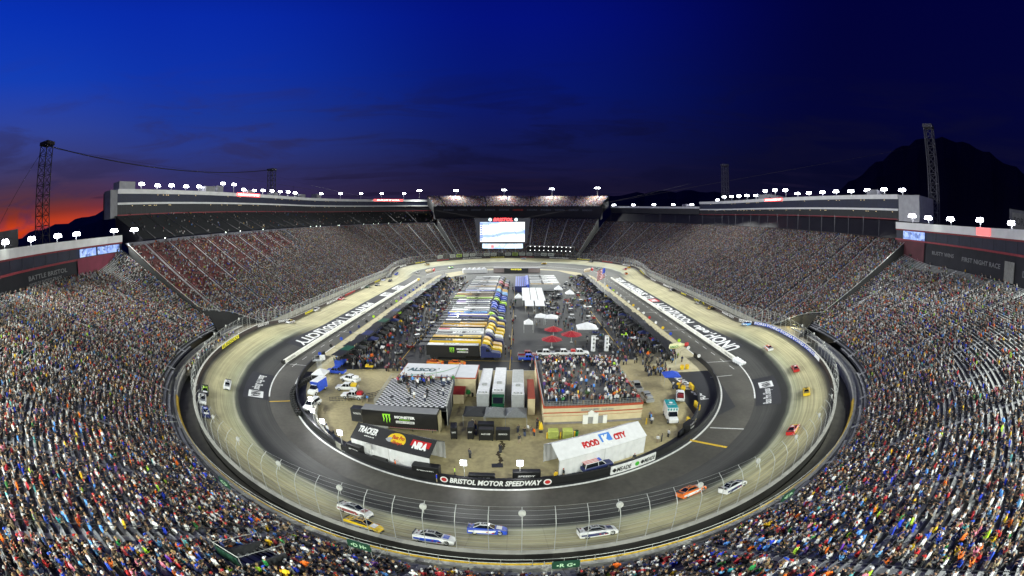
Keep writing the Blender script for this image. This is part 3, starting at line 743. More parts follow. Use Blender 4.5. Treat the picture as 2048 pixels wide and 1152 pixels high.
# end walls + lit screens on those
M_SCRB=bpy.data.materials.new('video_screen'); M_SCRB.use_nodes=True
def screen_nodes(m,sc,st,c1,c2,c3):
    N=m.node_tree.nodes;L=m.node_tree.links;b=N['Principled BSDF']
    tc=N.new('ShaderNodeTexCoord'); vo=N.new('ShaderNodeTexVoronoi'); vo.inputs['Scale'].default_value=sc; L.new(tc.outputs['Object'],vo.inputs['Vector'])
    r=ramp(N,[(0,c1),(.45,c2),(1,c3)]); L.new(vo.outputs['Color'],r.inputs[0]); b.inputs['Base Color'].default_value=(.02,.02,.02,1)
    L.new(r.outputs[0],b.inputs['Emission Color']); b.inputs['Emission Strength'].default_value=st; m.cycles.emission_sampling='NONE'
screen_nodes(M_SCRB,.9,1.1,(.02,.05,.25),(.25,.4,.9),(.6,.75,1))
g=MB(); r=RW+61.4
def arcrect(mb,s0,s1,r,z0,z1,mi=0,n=4):
    v=[]
    for i in range(n+1):
        s=s0+(s1-s0)*i/n; v+=[(*loop(s,r),z0),(*loop(s,r),z1)]
    mb.add(v,[(2*i,2*i+1,2*i+3,2*i+2) for i in range(n)],mi)
arcrect(g,LT-25,LT-19,r,35.6,38.3); arcrect(g,LT-18.4,LT-10.4,r,35.6,38.3); g.build('video_screen',M_SCRB,nL)
g=MB(); arcrect(g,LT-26,LT-10,r-.1,27,35.1); g.build('red_panel',mat('red_panel',(.16,.02,.045),.7,0,.2,.4),nL)
g=MB(); arcrect(g,S3+6,S3+14,r-.05,40.3,43.4); g.build('video_screen',M_SCRB,nR)
g=MB(); arcrect(g,S3+4,S3+14,r-.1,31,39.7); g.build('red_panel',mat('maroon_panel',(.07,.012,.02),.7,0,.3,.2),nR)
g=MB(); arcrect(g,S3+33,S3+38,RW+61.2,44.3,46.4); g.build('led_sign',M_LED,nR)
g=MB()
def wsign(s0,s1,t_,z0,h):
    g=MB(); text(g,t_,lambda a,b_:(*loop(s0+(s1-s0)*(a+.5),RW+61.3),z0+b_*h),0,0,.02); g.build('wall_lettering',mat('mural_letter',(.16,.16,.17),.8,0,0),nL if s0>S3+TA/2 else nR)
wsign(LT-44,LT-30,'BATTLE BRISTOL',32.6,1.4); wsign(LT-44,LT-32,'WORLDS FASTEST TRACK',30.8,1.0)
wsign(LT-63,LT-52,'DYNASTY',30.5,1.6); wsign(LT-88,LT-72,'THE HELMET THROW',30.4,1.6)
wsign(S3+17,S3+25,'RUSTY WINS',36.6,1.3); wsign(S3+28,S3+42,'FIRST NIGHT RACE',36.2,1.4); wsign(S3+50,S3+64,'DARRELL WALTRIP',35.6,1.6); wsign(S3+54,S3+64,'TWELVE WINS',33.6,1.2)
for a_,b_,z0_,z1_,m_,p_ in((LT-68,LT-64,30.2,33.4,mat('mural_pale',(.2,.2,.19),.8,0,.3,1),nL),(LT-67,LT-62,27.5,30,mat('mural_blue',(.04,.07,.2),.8,0,0),nL),(S3+43.5,S3+47,32.5,38,mat('mural_pale',(.2,.2,.19),.8,0,.3,1),nR),(S3+70,S3+76,32,38.6,mat('mural_brown',(.16,.07,.05),.8,0,.4,1),nR)):
    g=MB(); arcrect(g,a_,b_,RW+61.3,z0_,z1_); g.build('wall_mural',m_,p_)
g=MB()
# corner infill floors and back walls blackened for tunnel shade in the two low gaps between stands
def corner(label,s0,s1,sgn):
    t=thing('stand_tunnel',label,'tunnel entrance')
    wall_loft('floor',s0,s1,lambda s:[(RW+.75,zw(s)+.35),(RW+24,zw(s)+.35)],[mat('tunnel_floor',(.13,.11,.075),.8,0,.3,.4)],parent=t,step=3)
    wall_loft('back_wall',s0+1,s1-1,lambda s:[(RW+21,zw(s)+.3),(RW+22.3,14.5)],[mat('tunnel_dark',(.003,.003,.003),.95,0,.2,1)],parent=t,step=3)
    return t
cl=corner('dark triangular tunnel opening between left grandstand and nearest grandstand',-26,26,1)
cr=corner('dark planted gap between right grandstand and nearest grandstand',S3-24,S3+18,-1)
b=MB(); b.box(-112,-104,118,118.2,5,8); b.build('sign_board',mat('tunnel_sign',(.25,.25,.24),.7,0,0),cl)
b=MB(); panel(b,'BRISTOL',(-108,117.9,6.6),(1,0,0),(0,0,1),5.5,1.1); b.build('sign_lettering',paint('red'),cl)
b=MB(); b.path([(*loop(-12+cutl(d)-9,RW+d),stand_z('left',0,d)+1) for d in(1,6,12,19)],.06,4); 
b.build('stair_rail',M_STEEL,cl)
# ramp with queueing rails on the left moat
rp=thing('access_ramp','grey walled access ramp beside the left turn of the track','ramp')
wall_loft('ramp_wall',LT-52,LT-6,lambda s:[(RW+6.4,0),(RW+6.4,6.3),(RW+6.75,6.3),(RW+6.75,0)],[M_CONC],parent=rp)
wall_loft('ramp_deck',LT-46,LT-6,lambda s:[(RW+4.1,4.6),(RW+6.4,4.6)],[MATS['walkway_concrete']],parent=rp)
wall_loft('ramp_wall',LT-46,LT-6,lambda s:[(RW+3.9,3),(RW+3.9,5.6),(RW+4.1,5.6),(RW+4.1,3)],[M_CONC],parent=rp)
# exit signs at the foot of the near stand
def gate(s,t_,label):
    x,y=loop(s,RW+d0n(s)+2.6); n=N2(s); rz=math.atan2(-n[1],-n[0])-math.pi/2+math.pi
    z=stand_z('near',s,d0n(s)+2.6)
    t=thing('gate_sign',label,'sign',(x,y,z),rz,'gate signs at the foot of the nearest grandstand')
    b=MB(); b.box(-1.25,1.25,-.08,.08,1.6,2.5); b.build('board',mat('sign_green',(.015,.06,.035),.5,0,.1,2),t)
    b=MB()
    for sg in(-1,1): panel(b,t_,(0,-sg*.1,2.05),(sg,0,0),(0,0,1),1.7,.5)
    b.build('lettering',mat('sign_green_letter',(.5,.75,.5),.5,0,0),t)
    b=MB()
    for k in(-1.2,1.2): b.tube((k,0,0),(k,0,2.6),.04,5)
    for k in(-1.6,1.6):
        b.tube((k,1.8,.0),(k,1.8,1.1),.03,4); b.tube((k,-2.4,-.9),(k,-2.4,.2),.03,4); b.tube((k,-2.4,.2),(k,1.8,1.1),.03,4)
    b.build('frame',M_STEEL,t)
for s,t_,l in((sm+13,'•D H•','green gate sign marked D H left of centre under the track fence'),(sm-5,'•R G•','green gate sign marked R G right of centre under the track fence'),(sm-30,'•E F•','green gate sign in the right part of the near rows'),(sm+32,'•C D•','green gate sign in the left part of the near rows'),(sm+57,'•A B•','green gate sign on the far left of the near rows')): gate(s,t_,l)

VOM=[]
def vomitory(s,d,label):
    r=RW+d; x,y=loop(s,r); n=N2(s); rz=math.atan2(n[1],n[0])-math.pi/2; z=stand_z('near',s,d)
    t=thing('stair_entrance',label,'stair entrance',(x,y,z),rz,'stair entrances cut into the nearest grandstand')
    g=MB(); 
    for sx in(-1.5,1.5): g.add([(sx-.12,-.6,-1.0),(sx+.12,-.6,-1.0),(sx+.12,4.2,2.2),(sx-.12,4.2,2.2),(sx-.12,-.6,.9),(sx+.12,-.6,.9),(sx+.12,4.2,3.1),(sx-.12,4.2,3.1)],[(0,3,2,1),(4,5,6,7),(0,1,5,4),(1,2,6,5),(2,3,7,6),(3,0,4,7)])
    g.box(-1.6,1.6,4.0,4.2,1.0,3.2); g.build('side_wall',M_DSTEEL,t)
    g=MB(); g.add([(-1.4,-.4,.5),(1.4,-.4,.5),(1.4,4.0,1.0),(-1.4,4.0,1.0)],[(0,1,2,3)]); g.build('opening',mat('entrance_dark',(.006,.006,.007),.9,0,0),t)  # near-black sheet stands in for the shade inside the stairwell
    g=MB()
    for i in range(8): g.box(-1.35,1.35,-.3+i*.42,-.12+i*.42,.56+i*.05,.62+i*.05)
    g.build('step',mat('step_grey',(.2,.2,.2),.8,0,.2,2),t)
    g=MB()
    for sx in(-1.5,1.5): g.path([(sx,-.6,1.9),(sx,4.2,4.1)],.04,4); g.tube((sx,-.6,.9),(sx,-.6,1.9),.04,4); g.tube((sx,4.2,3.1),(sx,4.2,4.1),.04,4)
    g.path([(-1.5,4.2,4.1),(1.5,4.2,4.1)],.04,4); g.build('handrail',M_STEEL,t)
    g=MB(); g.box(-1.3,1.3,4.25,4.33,3.1,3.9); g.build('sign_board',MATS['sign_green'],t)
    VOM.append((s,d))
for i,(a,d) in enumerate(((86,12),(101,13))):
    vomitory(S3+RW*math.radians(a),d,'%s stair entrance from the right, in the %s of the nearest grandstand'%(nth(i+1),'lower part' if d<20 else 'middle part' if d<35 else 'upper part'))
# ------------------------------------------------------------------ floodlights
LG=[(-177.0,136.9,65.8),(-177.0,149.1,65.3),(-177.0,160.3,65.6),(-177.0,172.6,65.4),(-177.0,184.3,65.8),(-177.0,196.3,65.6),(-177.0,207.9,68.5),(-177.0,219.8,68.5),(-177.0,230.8,65.7),(-177.0,243.6,65.6),(-177.0,255.2,66.1),(-177.0,267.6,66.3),(-177.0,279.3,66.4),(-177.0,291.7,66.6),(-177.0,303.1,66.3),(-172.2,342.6,67.4),(-164.1,368.1,68.1),(-152.3,391.9,68.7),(-137.7,412.8,69.1),(-119.2,432.4,69.4)]
FG=[(-104.2,439.6,72.4),(-68.2,460.3,72.7),(-16.5,473.3,73.5),(36.3,469.9,74.7),(83.9,451.6,75.5)]
RG=[(100.8,445.5,57.4),(118.6,431.1,57.6),(135.4,413.2,58.3),(149.4,393.4,58.3),(160.4,372.2,58.3),(168.4,349.6,58.6),(171.2,338.5,62.0),(173.0,328.3,64.4),(174.3,317.5,64.4),(175.0,305.5,64.4),(175.0,292.1,64.3),(175.0,278.2,63.8),(175.0,264.3,66.5),(175.0,251.4,66.6),(175.0,238.0,66.0),(175.0,223.8,63.2),(175.0,211.0,63.2),(175.0,197.1,63.3),(175.0,184.1,63.3),(175.0,170.6,63.2),(175.0,156.7,63.4),(175.0,143.6,63.5),(175.0,130.3,63.1)]
NLG=[(-129.4,38.2,43.5),(-137.2,52.0,43.6),(-143.6,66.8,43.7),(-147.2,78.0,43.7),(-151.9,101.2,43.7),(-152.9,113.9,43.4)]
NRG=[(150.4,106.0,49.5),(149.1,95.9,49.0),(146.4,82.2,49.0),(140.8,64.7,49.1),(132.6,47.1,48.5)]
def spot(parent,loc,target,energy,ang=120,blend=.95,size=.9,col=(.96,1,.93)):
    ld=bpy.data.lights.new('floodlight_lamp','SPOT'); ld.energy=energy; ld.spot_size=D2R(ang); ld.spot_blend=blend; ld.shadow_soft_size=size; ld.color=col
    o=bpy.data.objects.new('lamp_beam',ld); COL.objects.link(o); o.location=loc
    d=Vector(target)-Vector(loc); o.rotation_euler=d.to_track_quat('-Z','Y').to_euler()
    return o
EN=185000
def floodlight(x,y,z,base,label,group,w=4.2,h=1.0,wide=1.,energy=EN,target=(0,210,-6),nh=8,ang=80):
    d=Vector((target[0]-x,target[1]-y,0)); rz=math.atan2(d.y,d.x)-math.pi/2
    t=thing('floodlight',label,'floodlight',(x,y,base),rz,group)
    H=z-base
    b=MB(); b.tube((0,-.3,0),(0,-.3,H),.16,6); b.tube((-w/2,-.3,H-.25),(w/2,-.3,H-.25),.09,4); b.tube((-w/2,-.3,H+.35),(w/2,-.3,H+.35),.07,4)
    b.tube((0,-.3,H*.4),(-w*.3,-.3,H-.25),.05,4); b.tube((0,-.3,H*.4),(w*.3,-.3,H-.25),.05,4)
    b.build('pole',mat('light_pole_white',(.5,.5,.5),.6,0,.1,1),t)
    # two rows of lamp heads: housing and glowing lens, oversized to stand in for glare
    hb=MB(); lb=MB()
    for r_ in(0,1):
        for i in range(nh):
            x0=(-w/2+w*(i+.5)/nh)*(1 if r_==0 else .8); zz=H-.25+.6*r_
            hb.tube((x0,-.25,zz+.1),(x0,.12,zz),.14,7,0,.24); 
            n=8; ring=[(x0+.40*math.cos(2*math.pi*k/n),.13,zz+.34*math.sin(2*math.pi*k/n)) for k in range(n)]
            top=[(x0+.2*math.cos(2*math.pi*k/n),.45,zz+.15*math.sin(2*math.pi*k/n)) for k in range(n)]
            lb.loft([ring,top])
    hb.build('lamp_housing',M_DSTEEL,t); lb.build('lamp_lens',M_LAMP,t)
    if energy: spot(t,(x+d.normalized().x*1.2,y+d.normalized().y*1.2,z+.6),target,energy,ang)
    return t
k=0
for i,(x,y,z) in enumerate(LG): floodlight(x,y,z,62.5,'%s floodlight from the near end of the left skybox roof'%nth(i+1),'floodlights along the left skybox roof',energy=EN*2.0 if i%2==0 else 0,target=(-15,y*.75+45,-8))
for i,(x,y,z) in enumerate(FG): floodlight(x,y,z,64.8,'%s tall floodlight pole from the left on the far skyline'%nth(i+1),'tall floodlight poles over the far turn',w=5.5,energy=EN*1.0,target=(x*.5,330,-8))
for i,(x,y,z) in enumerate(RG): floodlight(x,y,z,55.9 if i<6 else 60.2,'%s floodlight from the far end of the right grandstand roof'%nth(i+1),'floodlights along the right grandstand roof',w=5,energy=EN*2.0 if i%2==0 and i>1 else 0,target=(15,y*.75+45,-8))
for i,(x,y,z) in enumerate(NLG): floodlight(x,y,z,41.5,'%s floodlight from the left edge on the low left suite roof'%nth(i+1),'floodlights on the low left suite roof',w=4.5,energy=EN*.8 if i%2==0 else 0,target=(-40,110,-5))
for i,(x,y,z) in enumerate(NRG): floodlight(x,y,z,46.5,'%s floodlight from the photo right edge on the low right suite roof'%nth(len(NRG)-i),'floodlights on the low right suite roof',w=4.5,energy=EN*.8 if i%2==0 else 0,target=(40,110,-5))
# roof lamps of the arena behind the viewer light the near turn (mounted on the continuing ring)
for i,a in enumerate((12,34,56,78,102,124,146,168)):
    s=S3+TA*a/180; x,y=loop(s,RW+61); X,Y=loop(s,RW-8)
    spot(None,(x,y,46 if a>90 else 50),(X,Y,0),EN*(.12 if a in(12,168) else .38 if a in(34,146) else .85),150,.8,col=(.93,1,.86))
# upper lamps at the right edge
floodlight(139,36,55.5,46,'bright lamp cluster on the sign tower roof at the far right edge','lamps',w=2.2,energy=0,nh=4)
# upper crowd lamps on the far tier
for i,(x,y,z) in enumerate(FG): spot(None,(x*.975,y-6,z+1),(x*.965,y-13,56),80000,140,1.,.8)
# ------------------------------------------------------------------ lattice towers, cables
def tower(x,y,zb,zt,w,label,m,rz=0):
    t=thing('lattice_tower',label,'tower',(x,y,zb),rz)
    H=zt-zb; b=MB(); 
    for i in(-1,1):
        for j in(-1,1): b.tube((i*w/2,j*w/2,0),(i*w/2*.8,j*w/2*.8,H),.32,5)
    b.split('leg',m,t)
    b=MB(); n=int(H/4.5); 
    for k in range(n):
        z0=H*k/n;z1=H*(k+1)/n; c=w/2*(1-.2*k/n); e=w/2*(1-.2*(k+1)/n)
        cs=[(-c,-c),(c,-c),(c,c),(-c,c)]; es=[(-e,-e),(e,-e),(e,e),(-e,e)]
        for q in range(4):
            p=cs[q];r=es[(q+1)%4]; p2=cs[(q+1)%4]; r2=es[q]
            b.tube((*p,z0),(*r,z1),.12,4); b.tube((*p2,z0),(*r2,z1),.12,4); b.tube((*es[q],z1),(*es[(q+1)%4],z1),.14,4)
    b.build('bracing',m,t)
    b=MB(); b.box(-w*.5,w*.5,-w*.5,w*.5,H,H+1.6); b.build('crown',m,t); return t
M_TD=mat('tower_dark',(.03,.025,.03),.8,0,.2,.5); M_TG=mat('tower_grey',(.085,.085,.095),.8,0,.2,.5,emit=.006,ecol=(.4,.4,.6))
TW=[(-212,88),(195,121),(187,353),(-221,333)]
tower(-212,88,10,89,7,'dark lattice cable tower standing tall against the red sunset on left',M_TD,.4)
tower(195,121,10,96,6,'grey lattice cable tower before the mountain on the right',M_TG,.3)
tower(187,353,10,95,6,'distant thin grey lattice tower behind the right roof lights',M_TG)
tower(-221,333,10,92,7,'distant short lattice tower top behind the left skybox roof',M_TG)
def hang(name,label,p,q,sag,r,m):
    t=MB(); pts=[]
    for i in range(25):
        k=i/24; a=Vector(p).lerp(Vector(q),k); a.z-=sag*4*k*(1-k); pts.append(tuple(a))
    t.path(pts,r,4); return tag(t.build(name,m),label,'cable')
hang('suspension_cable','long dark cable hanging between the two left lattice towers',(-212,88,89),(-221,333,93),9,.28,M_TD)
hang('guy_cable','thin guy cable running down from the left lattice tower to frame edge',(-214,87,88),(-236,52,40),0,.12,M_TD)
# thin mast with red lamp
t=thing('radio_mast','thin distant radio mast with a red lamp on left horizon','mast',(-407,690,30))
b=MB(); b.tube((0,0,0),(0,0,62),.5,4); b.tube((0,0,62),(0,0,86),.25,4); b.build('mast',M_TD,t); b=MB(); b.box(-.8,.8,-.8,.8,38,40); b.build('warning_lamp',mat('warn_red',(1,.05,.03),.5,0,0,emit=6),t)
# ------------------------------------------------------------------ hanging video screen
vs=thing('hanging_screen','huge bright hanging video screen with red lettering above far infield','video screen',(-7.6,196,25.5))
W_=20.5
b=MB()
# tapered four sided body, wider at the top
b.add([(-W_/2-1,-.2,2.6),(W_/2+1,-.2,2.6),(W_/2+1,W_,2.6),(-W_/2-1,W_,2.6),(-W_/2-2.6,-.2,14.2),(W_/2+2.6,-.2,14.2),(W_/2+2.6,W_+1,14.2),(-W_/2-2.6,W_+1,14.2)],
 [(0,3,2,1),(4,5,6,7),(0,1,5,4),(1,2,6,5),(2,3,7,6),(3,0,4,7)])
b.build('housing',mat('screen_housing',(.015,.015,.03),.6,0,0),vs)
ms=bpy.data.materials.new('main_screen'); ms.use_nodes=True
def scr(m,strength):
    N=m.node_tree.nodes;L=m.node_tree.links;bb=N['Principled BSDF']; bb.inputs['Base Color'].default_value=(.02,.02,.02,1)
    tc=N.new('ShaderNodeTexCoord'); w=N.new('ShaderNodeTexWave'); w.bands_direction='DIAGONAL'; w.inputs['Scale'].default_value=.07; w.inputs['Distortion'].default_value=3.5; w.inputs['Detail'].default_value=3
    mp=N.new('ShaderNodeMapping'); mp.inputs['Rotation'].default_value=(0,.9,0); L.new(tc.outputs['Object'],mp.inputs['Vector']); L.new(mp.outputs[0],w.inputs['Vector'])
    r=ramp(N,[(0,(.28,.42,.95)),(.12,(.55,.68,1)),(.3,(.95,.97,1)),(1,(1,1,1))]); L.new(w.outputs['Fac'],r.inputs[0]); L.new(r.outputs[0],bb.inputs['Emission Color']); bb.inputs['Emission Strength'].default_value=strength
scr(ms,1.6); ms.cycles.emission_sampling='NONE'
b=MB(); b.box(-W_/2,W_/2,-.4,-.25,3.3,12.4,0)
b.build('main_screen',ms,vs)
b=MB()
for i in range(8): b.box(-W_/2+.15,-W_/2+1.2,-.46,-.41,3.8+i*1.05,4.5+i*1.05)
for a_,c_ in (((-6.5,11.8),(-3,3.6)),((-5.4,11.8),(-1,3.6)),((4,12),(7.6,4)),((5,9.6),(9.8,9.2)),((7.7,10.6),(10,8))): b.tube((a_[0],-.45,a_[1]),(c_[0],-.45,c_[1]),.1,4)
for x,z in((1.2,8.6),(1.0,6.3),(.5,5.4),(-3.2,7.5),(-4.5,5.6),(8.5,6.4),(7.2,5.2)): b.box(x-.3,x+.3,-.5,-.42,z-.12,z+.12)
b.build('screen_picture',mat('screen_picture_grey',(.2,.25,.45),.5,0,0,emit=.55,ecol=(.25,.33,.75)),vs)
# rounded ring screen below
b=MB(); rr=[]
for k in range(17):
    a=math.pi+math.pi*k/16; rr.append((9.4*math.cos(a),2.2+2.6*math.sin(a)))
b.add([(x,y,z) for x,y in rr for z in(0.2,2.4)],[(2*i,2*i+2,2*i+3,2*i+1) for i in range(16)]); b.add([(x,y,.2) for x,y in rr],[tuple(range(17))])
ms2=bpy.data.materials.new('ring_screen'); ms2.use_nodes=True; screen_nodes(ms2,.5,1.5,(.3,.6,1),(.6,.85,1),(1,1,1)); b.build('ring_screen',ms2,vs)
b=MB(); b.box(-5.2,-3.9,-.6,-.5,.5,1.8); b.build('red_badge',M_LED,vs)
b=MB(); panel(b,'BRISTOL',(0.3,-.3,13.55),(1,0,0),(0,0,1),9,1.5,0,.25,.05); b.build('lettering',mat('red_neon',(1,.04,.04),.5,0,0,emit=2.6,ecol=(1,.06,.07)),vs)
b=MB(); disc(b,(-5.6,-.35,13.5),(1,0,0),(0,0,1),.75,.75); disc(b,(6.3,-.35,13.5),(1,0,0),(0,0,1),.75,.75); b.build('round_emblem',mat('emblem_white',(.8,.9,.9),.5,0,0,emit=1.2,ecol=(.7,.95,1)),vs)
for i,(tx,ty) in enumerate(TW):
    p=(tx,ty,88); q=(-7.6+(W_/2 if tx>0 else -W_/2),196+(0 if ty<200 else W_),39.7)
    hang('support_cable','thin support cable from the hanging screen to the %s lattice tower'%['left near','right near','right far','left far'][i],p,q,3,.035,M_TD)
# ------------------------------------------------------------------ hills
def hills(name,prof,R,col,a0=-95,a1=95,rough=.15):
    n=180; P=[]
    for i in range(n+1):
        az=a0+(a1-a0)*i/n; el=np.interp(az,[p[0] for p in prof],[p[1] for p in prof])
        el+=rough*(math.sin(az*1.7)+.6*math.sin(az*4.3+1)+.4*math.sin(az*9.1+2))
        c,s_=math.cos(D2R(az)),math.sin(D2R(az)); H=38+R*math.tan(D2R(max(el,.05)))
        row=[]
        for k,(dr,hf) in enumerate(((-.35,-.02),(-.22,.35),(-.1,.75),(0,1),(.15,.8))):
            rr=R*(1+dr); j=1+.03*math.sin(az*13+k*5)*(k not in(0,3))
            row.append((s_*rr,c*rr,max(-3.,H*hf*j)))
        P.append(row)
    return struct(grid_mesh(name,P,mat('wooded_'+name,col,.95,0,.6,.006,bump=.0),closed=False))
hills('mountain',[(-95,0),(20,0),(38,.6),(42,4.4),(46,7.2),(50,9.8),(54,12.0),(58,13.1),(62,13.0),(66,12.2),(70,10.8),(80,8),(95,6)],1300,(.006,.0075,.006))
hills('hills',[(-95,3.8),(-80,3.2),(-72,2.4),(-68,3.1),(-64,3.4),(-60,3.9),(-55,4.5),(-48,4),(-35,3.2),(-15,2.5),(0,2),(12,3.6),(18,4.4),(24,4.7),(30,4.4),(40,4),(95,4)],1900,(.006,.007,.010),rough=.12)
# dark sign tower boxes beyond the low roofs
def bigbox(label,x,y,rz,w,h,z0,m,sign):
    t=thing('sign_building',label,'building',(x,y,0),rz); b=MB(); b.box(-w/2,w/2,-4,4,3,z0+h); b.build('wall',m,t)
    b=MB(); rect(b,(-w/2+w*.25,-4.1,z0+h*.5),(1,0,0),(0,0,1),w*.38,h*.8); b.build('sign_panel',mat('dim_sign_pale',(.12,.12,.11),.7,0,.3,1),t)
    b=MB(); panel(b,sign,(-w/2+w*.25,-4.15,z0+h*.62),(1,0,0),(0,0,1),w*.3,h*.25); b.build('lettering',mat('dim_sign_ink',(.03,.03,.03),.7,0,0),t); return t
M_BB=mat('grey_tower_wall',(.09,.09,.1),.8,0,.3,.2)
bigbox('grey box tower with a pale sign panel rising behind the right suite roof',165,48,D2R(-70),22,9.5,45.5,M_BB,'FORD')
bigbox('dim grey box tower with mural panel at the left edge behind low roof',-168,46,D2R(72),20,8,40.5,M_BB,'BMS')
# small helicopter light high in the sky
t=thing('helicopter','tiny distant helicopter with a red lamp high in the night sky','helicopter',(32,560,480),.3)
b=MB(); b.loft([[ (x,r*math.cos(a*math.pi/3),r*math.sin(a*math.pi/3)) for a in range(6)] for x,r in((-2.5,.4),(-1.5,1.1),(0,1.3),(1.8,1.1),(3,.35),(7,.18))]); b.box(6.6,7.2,-.08,.08,0,1.6); b.build('fuselage',M_DARKW,t)
b=MB(); b.box(-5,5,-.12,.12,1.6,1.68); b.box(-.12,.12,-5,5,1.6,1.68); b.tube((0,0,1.2),(0,0,1.7),.1,4); b.build('rotor',M_DARKW,t)
b=MB(); b.box(-3.2,-2.2,-.5,.5,-1.6,-.9); b.build('red_lamp',mat('warn_red2',(1,.1,.05),.5,0,0,emit=5,ecol=(1,.2,.1)),t)
# ------------------------------------------------------------------ vehicles
def wheel_mb(x,y,r,w):
    b=MB(); b.tube((x,y-w/2,r),(x,y+w/2,r),r,12); return b
def add_wheels(t,xs,hw,r,w=.3,rim=True):
    for x in xs:
        for sg in(-1,1):
            o=wheel_mb(x,sg*hw,r,w).build('wheel',M_RUB,t)
            if rim:
                b=MB(); b.tube((x,sg*(hw+w/2-.02),r),(x,sg*(hw+w/2+.015),r),r*.58,10); b.build('rim',M_STEEL,o)
def car_section(hw,z0,zt,zs):  # cross-section ring (half symmetric): from left sill up and over
    return [(-hw*.94,z0),(-hw,z0+.2),(-hw*.99,zs),(-hw*.86,zt),(hw*.86,zt),(hw*.99,zs),(hw,z0+.2),(hw*.94,z0)]
def race_car():
    t=thing('race_car','x','race car')
    st=[(2.55,.72,.18,.34,.28),(2.4,.92,.12,.58,.45),(1.9,.98,.12,.76,.66),(1.0,.99,.14,.86,.76),(.5,1,.14,.9,.8),(-1.2,1,.14,.95,.82),(-2.1,.98,.14,.98,.86),(-2.5,.94,.2,.98,.86)]
    b=MB(); b.loft([[(x,y,z) for y,z in car_section(hw,z0,zt,zs)] for x,hw,z0,zt,zs in st]); body=b.build('body',paint('white'),t,smooth=False)
    b=MB(); # glasshouse
    lo=[(.95,-.72,.86),(.95,.72,.86),(-1.75,.72,.96),(-1.75,-.72,.96)]; hi=[(.1,-.55,1.27),(.1,.55,1.27),(-.95,.55,1.29),(-.95,-.55,1.29)]
    b.add(lo+hi,[(0,1,5,4),(1,2,6,5),(2,3,7,6),(3,0,4,7)]); b.build('window',M_GLASS,t)
    b=MB(); b.add([(.14,-.57,1.275),(.14,.57,1.275),(-1.0,.57,1.3),(-1.0,-.57,1.3),(.14,-.5,1.31),(.14,.5,1.31),(-1.0,.5,1.335),(-1.0,-.5,1.335)],[(4,5,6,7),(0,1,5,4),(1,2,6,5),(2,3,7,6),(3,0,4,7)]); 
    for sg in(-1,1): b.tube((.95,sg*.72,.88),(.12,sg*.56,1.29),.035,4); b.tube((-1.75,sg*.72,.97),(-.98,sg*.56,1.3),.05,4)
    b.build('roof',paint('white'),t)
    b=MB(); b.box(-2.56,-2.48,-.8,.8,.98,1.18); b.tube((-2.5,-.8,1),(-2.2,-.85,.98),.02,3); b.build('spoiler',M_DSTEEL,t)
    b=MB(); b.box(2.5,2.62,-.8,.8,.1,.16); b.box(2.45,2.6,-.5,.5,.22,.36); b.build('front_splitter',M_DSTEEL,t)
    b=MB()
    for sg in(-1,1):
        rect(b,(-.3,sg*1.012,.52),(1,0,0),(0,0,1),2.6,.38); rect(b,(-2.0,sg*1.0,.55),(1,0,0),(0,0,1),.7,.25)
    rect(b,(1.5,0,.86),(0,1,0),(-1,0,.15),1.2,.7); b.build('livery_panel',paint('red'),t)
    b=MB(); panel(b,'5',(-.42,0,1.345),(0,-1,0),(1,0,0),.7,.8,0,0,.05); b.build('roof_number',paint('black'),t)
    b=MB(); r_=random.Random(3)
    for i in range(16):
        sg=-1 if i%2 else 1; rect(b,(r_.uniform(-2.2,2.2),sg*1.018,r_.uniform(.35,.72)),(1,0,0),(0,0,1),r_.uniform(.12,.4),r_.uniform(.06,.16),i%3)
    for i in range(5): rect(b,(-2.1+.0*i,r_.uniform(-.7,.7),1.0),(1,0,0),(0,1,0),.2,.25,i%3)
    b.build('decal',[paint('black'),paint('white'),paint('red')],t)
    add_wheels(t,(1.65,-1.55),.84,.35,.28)
    return t
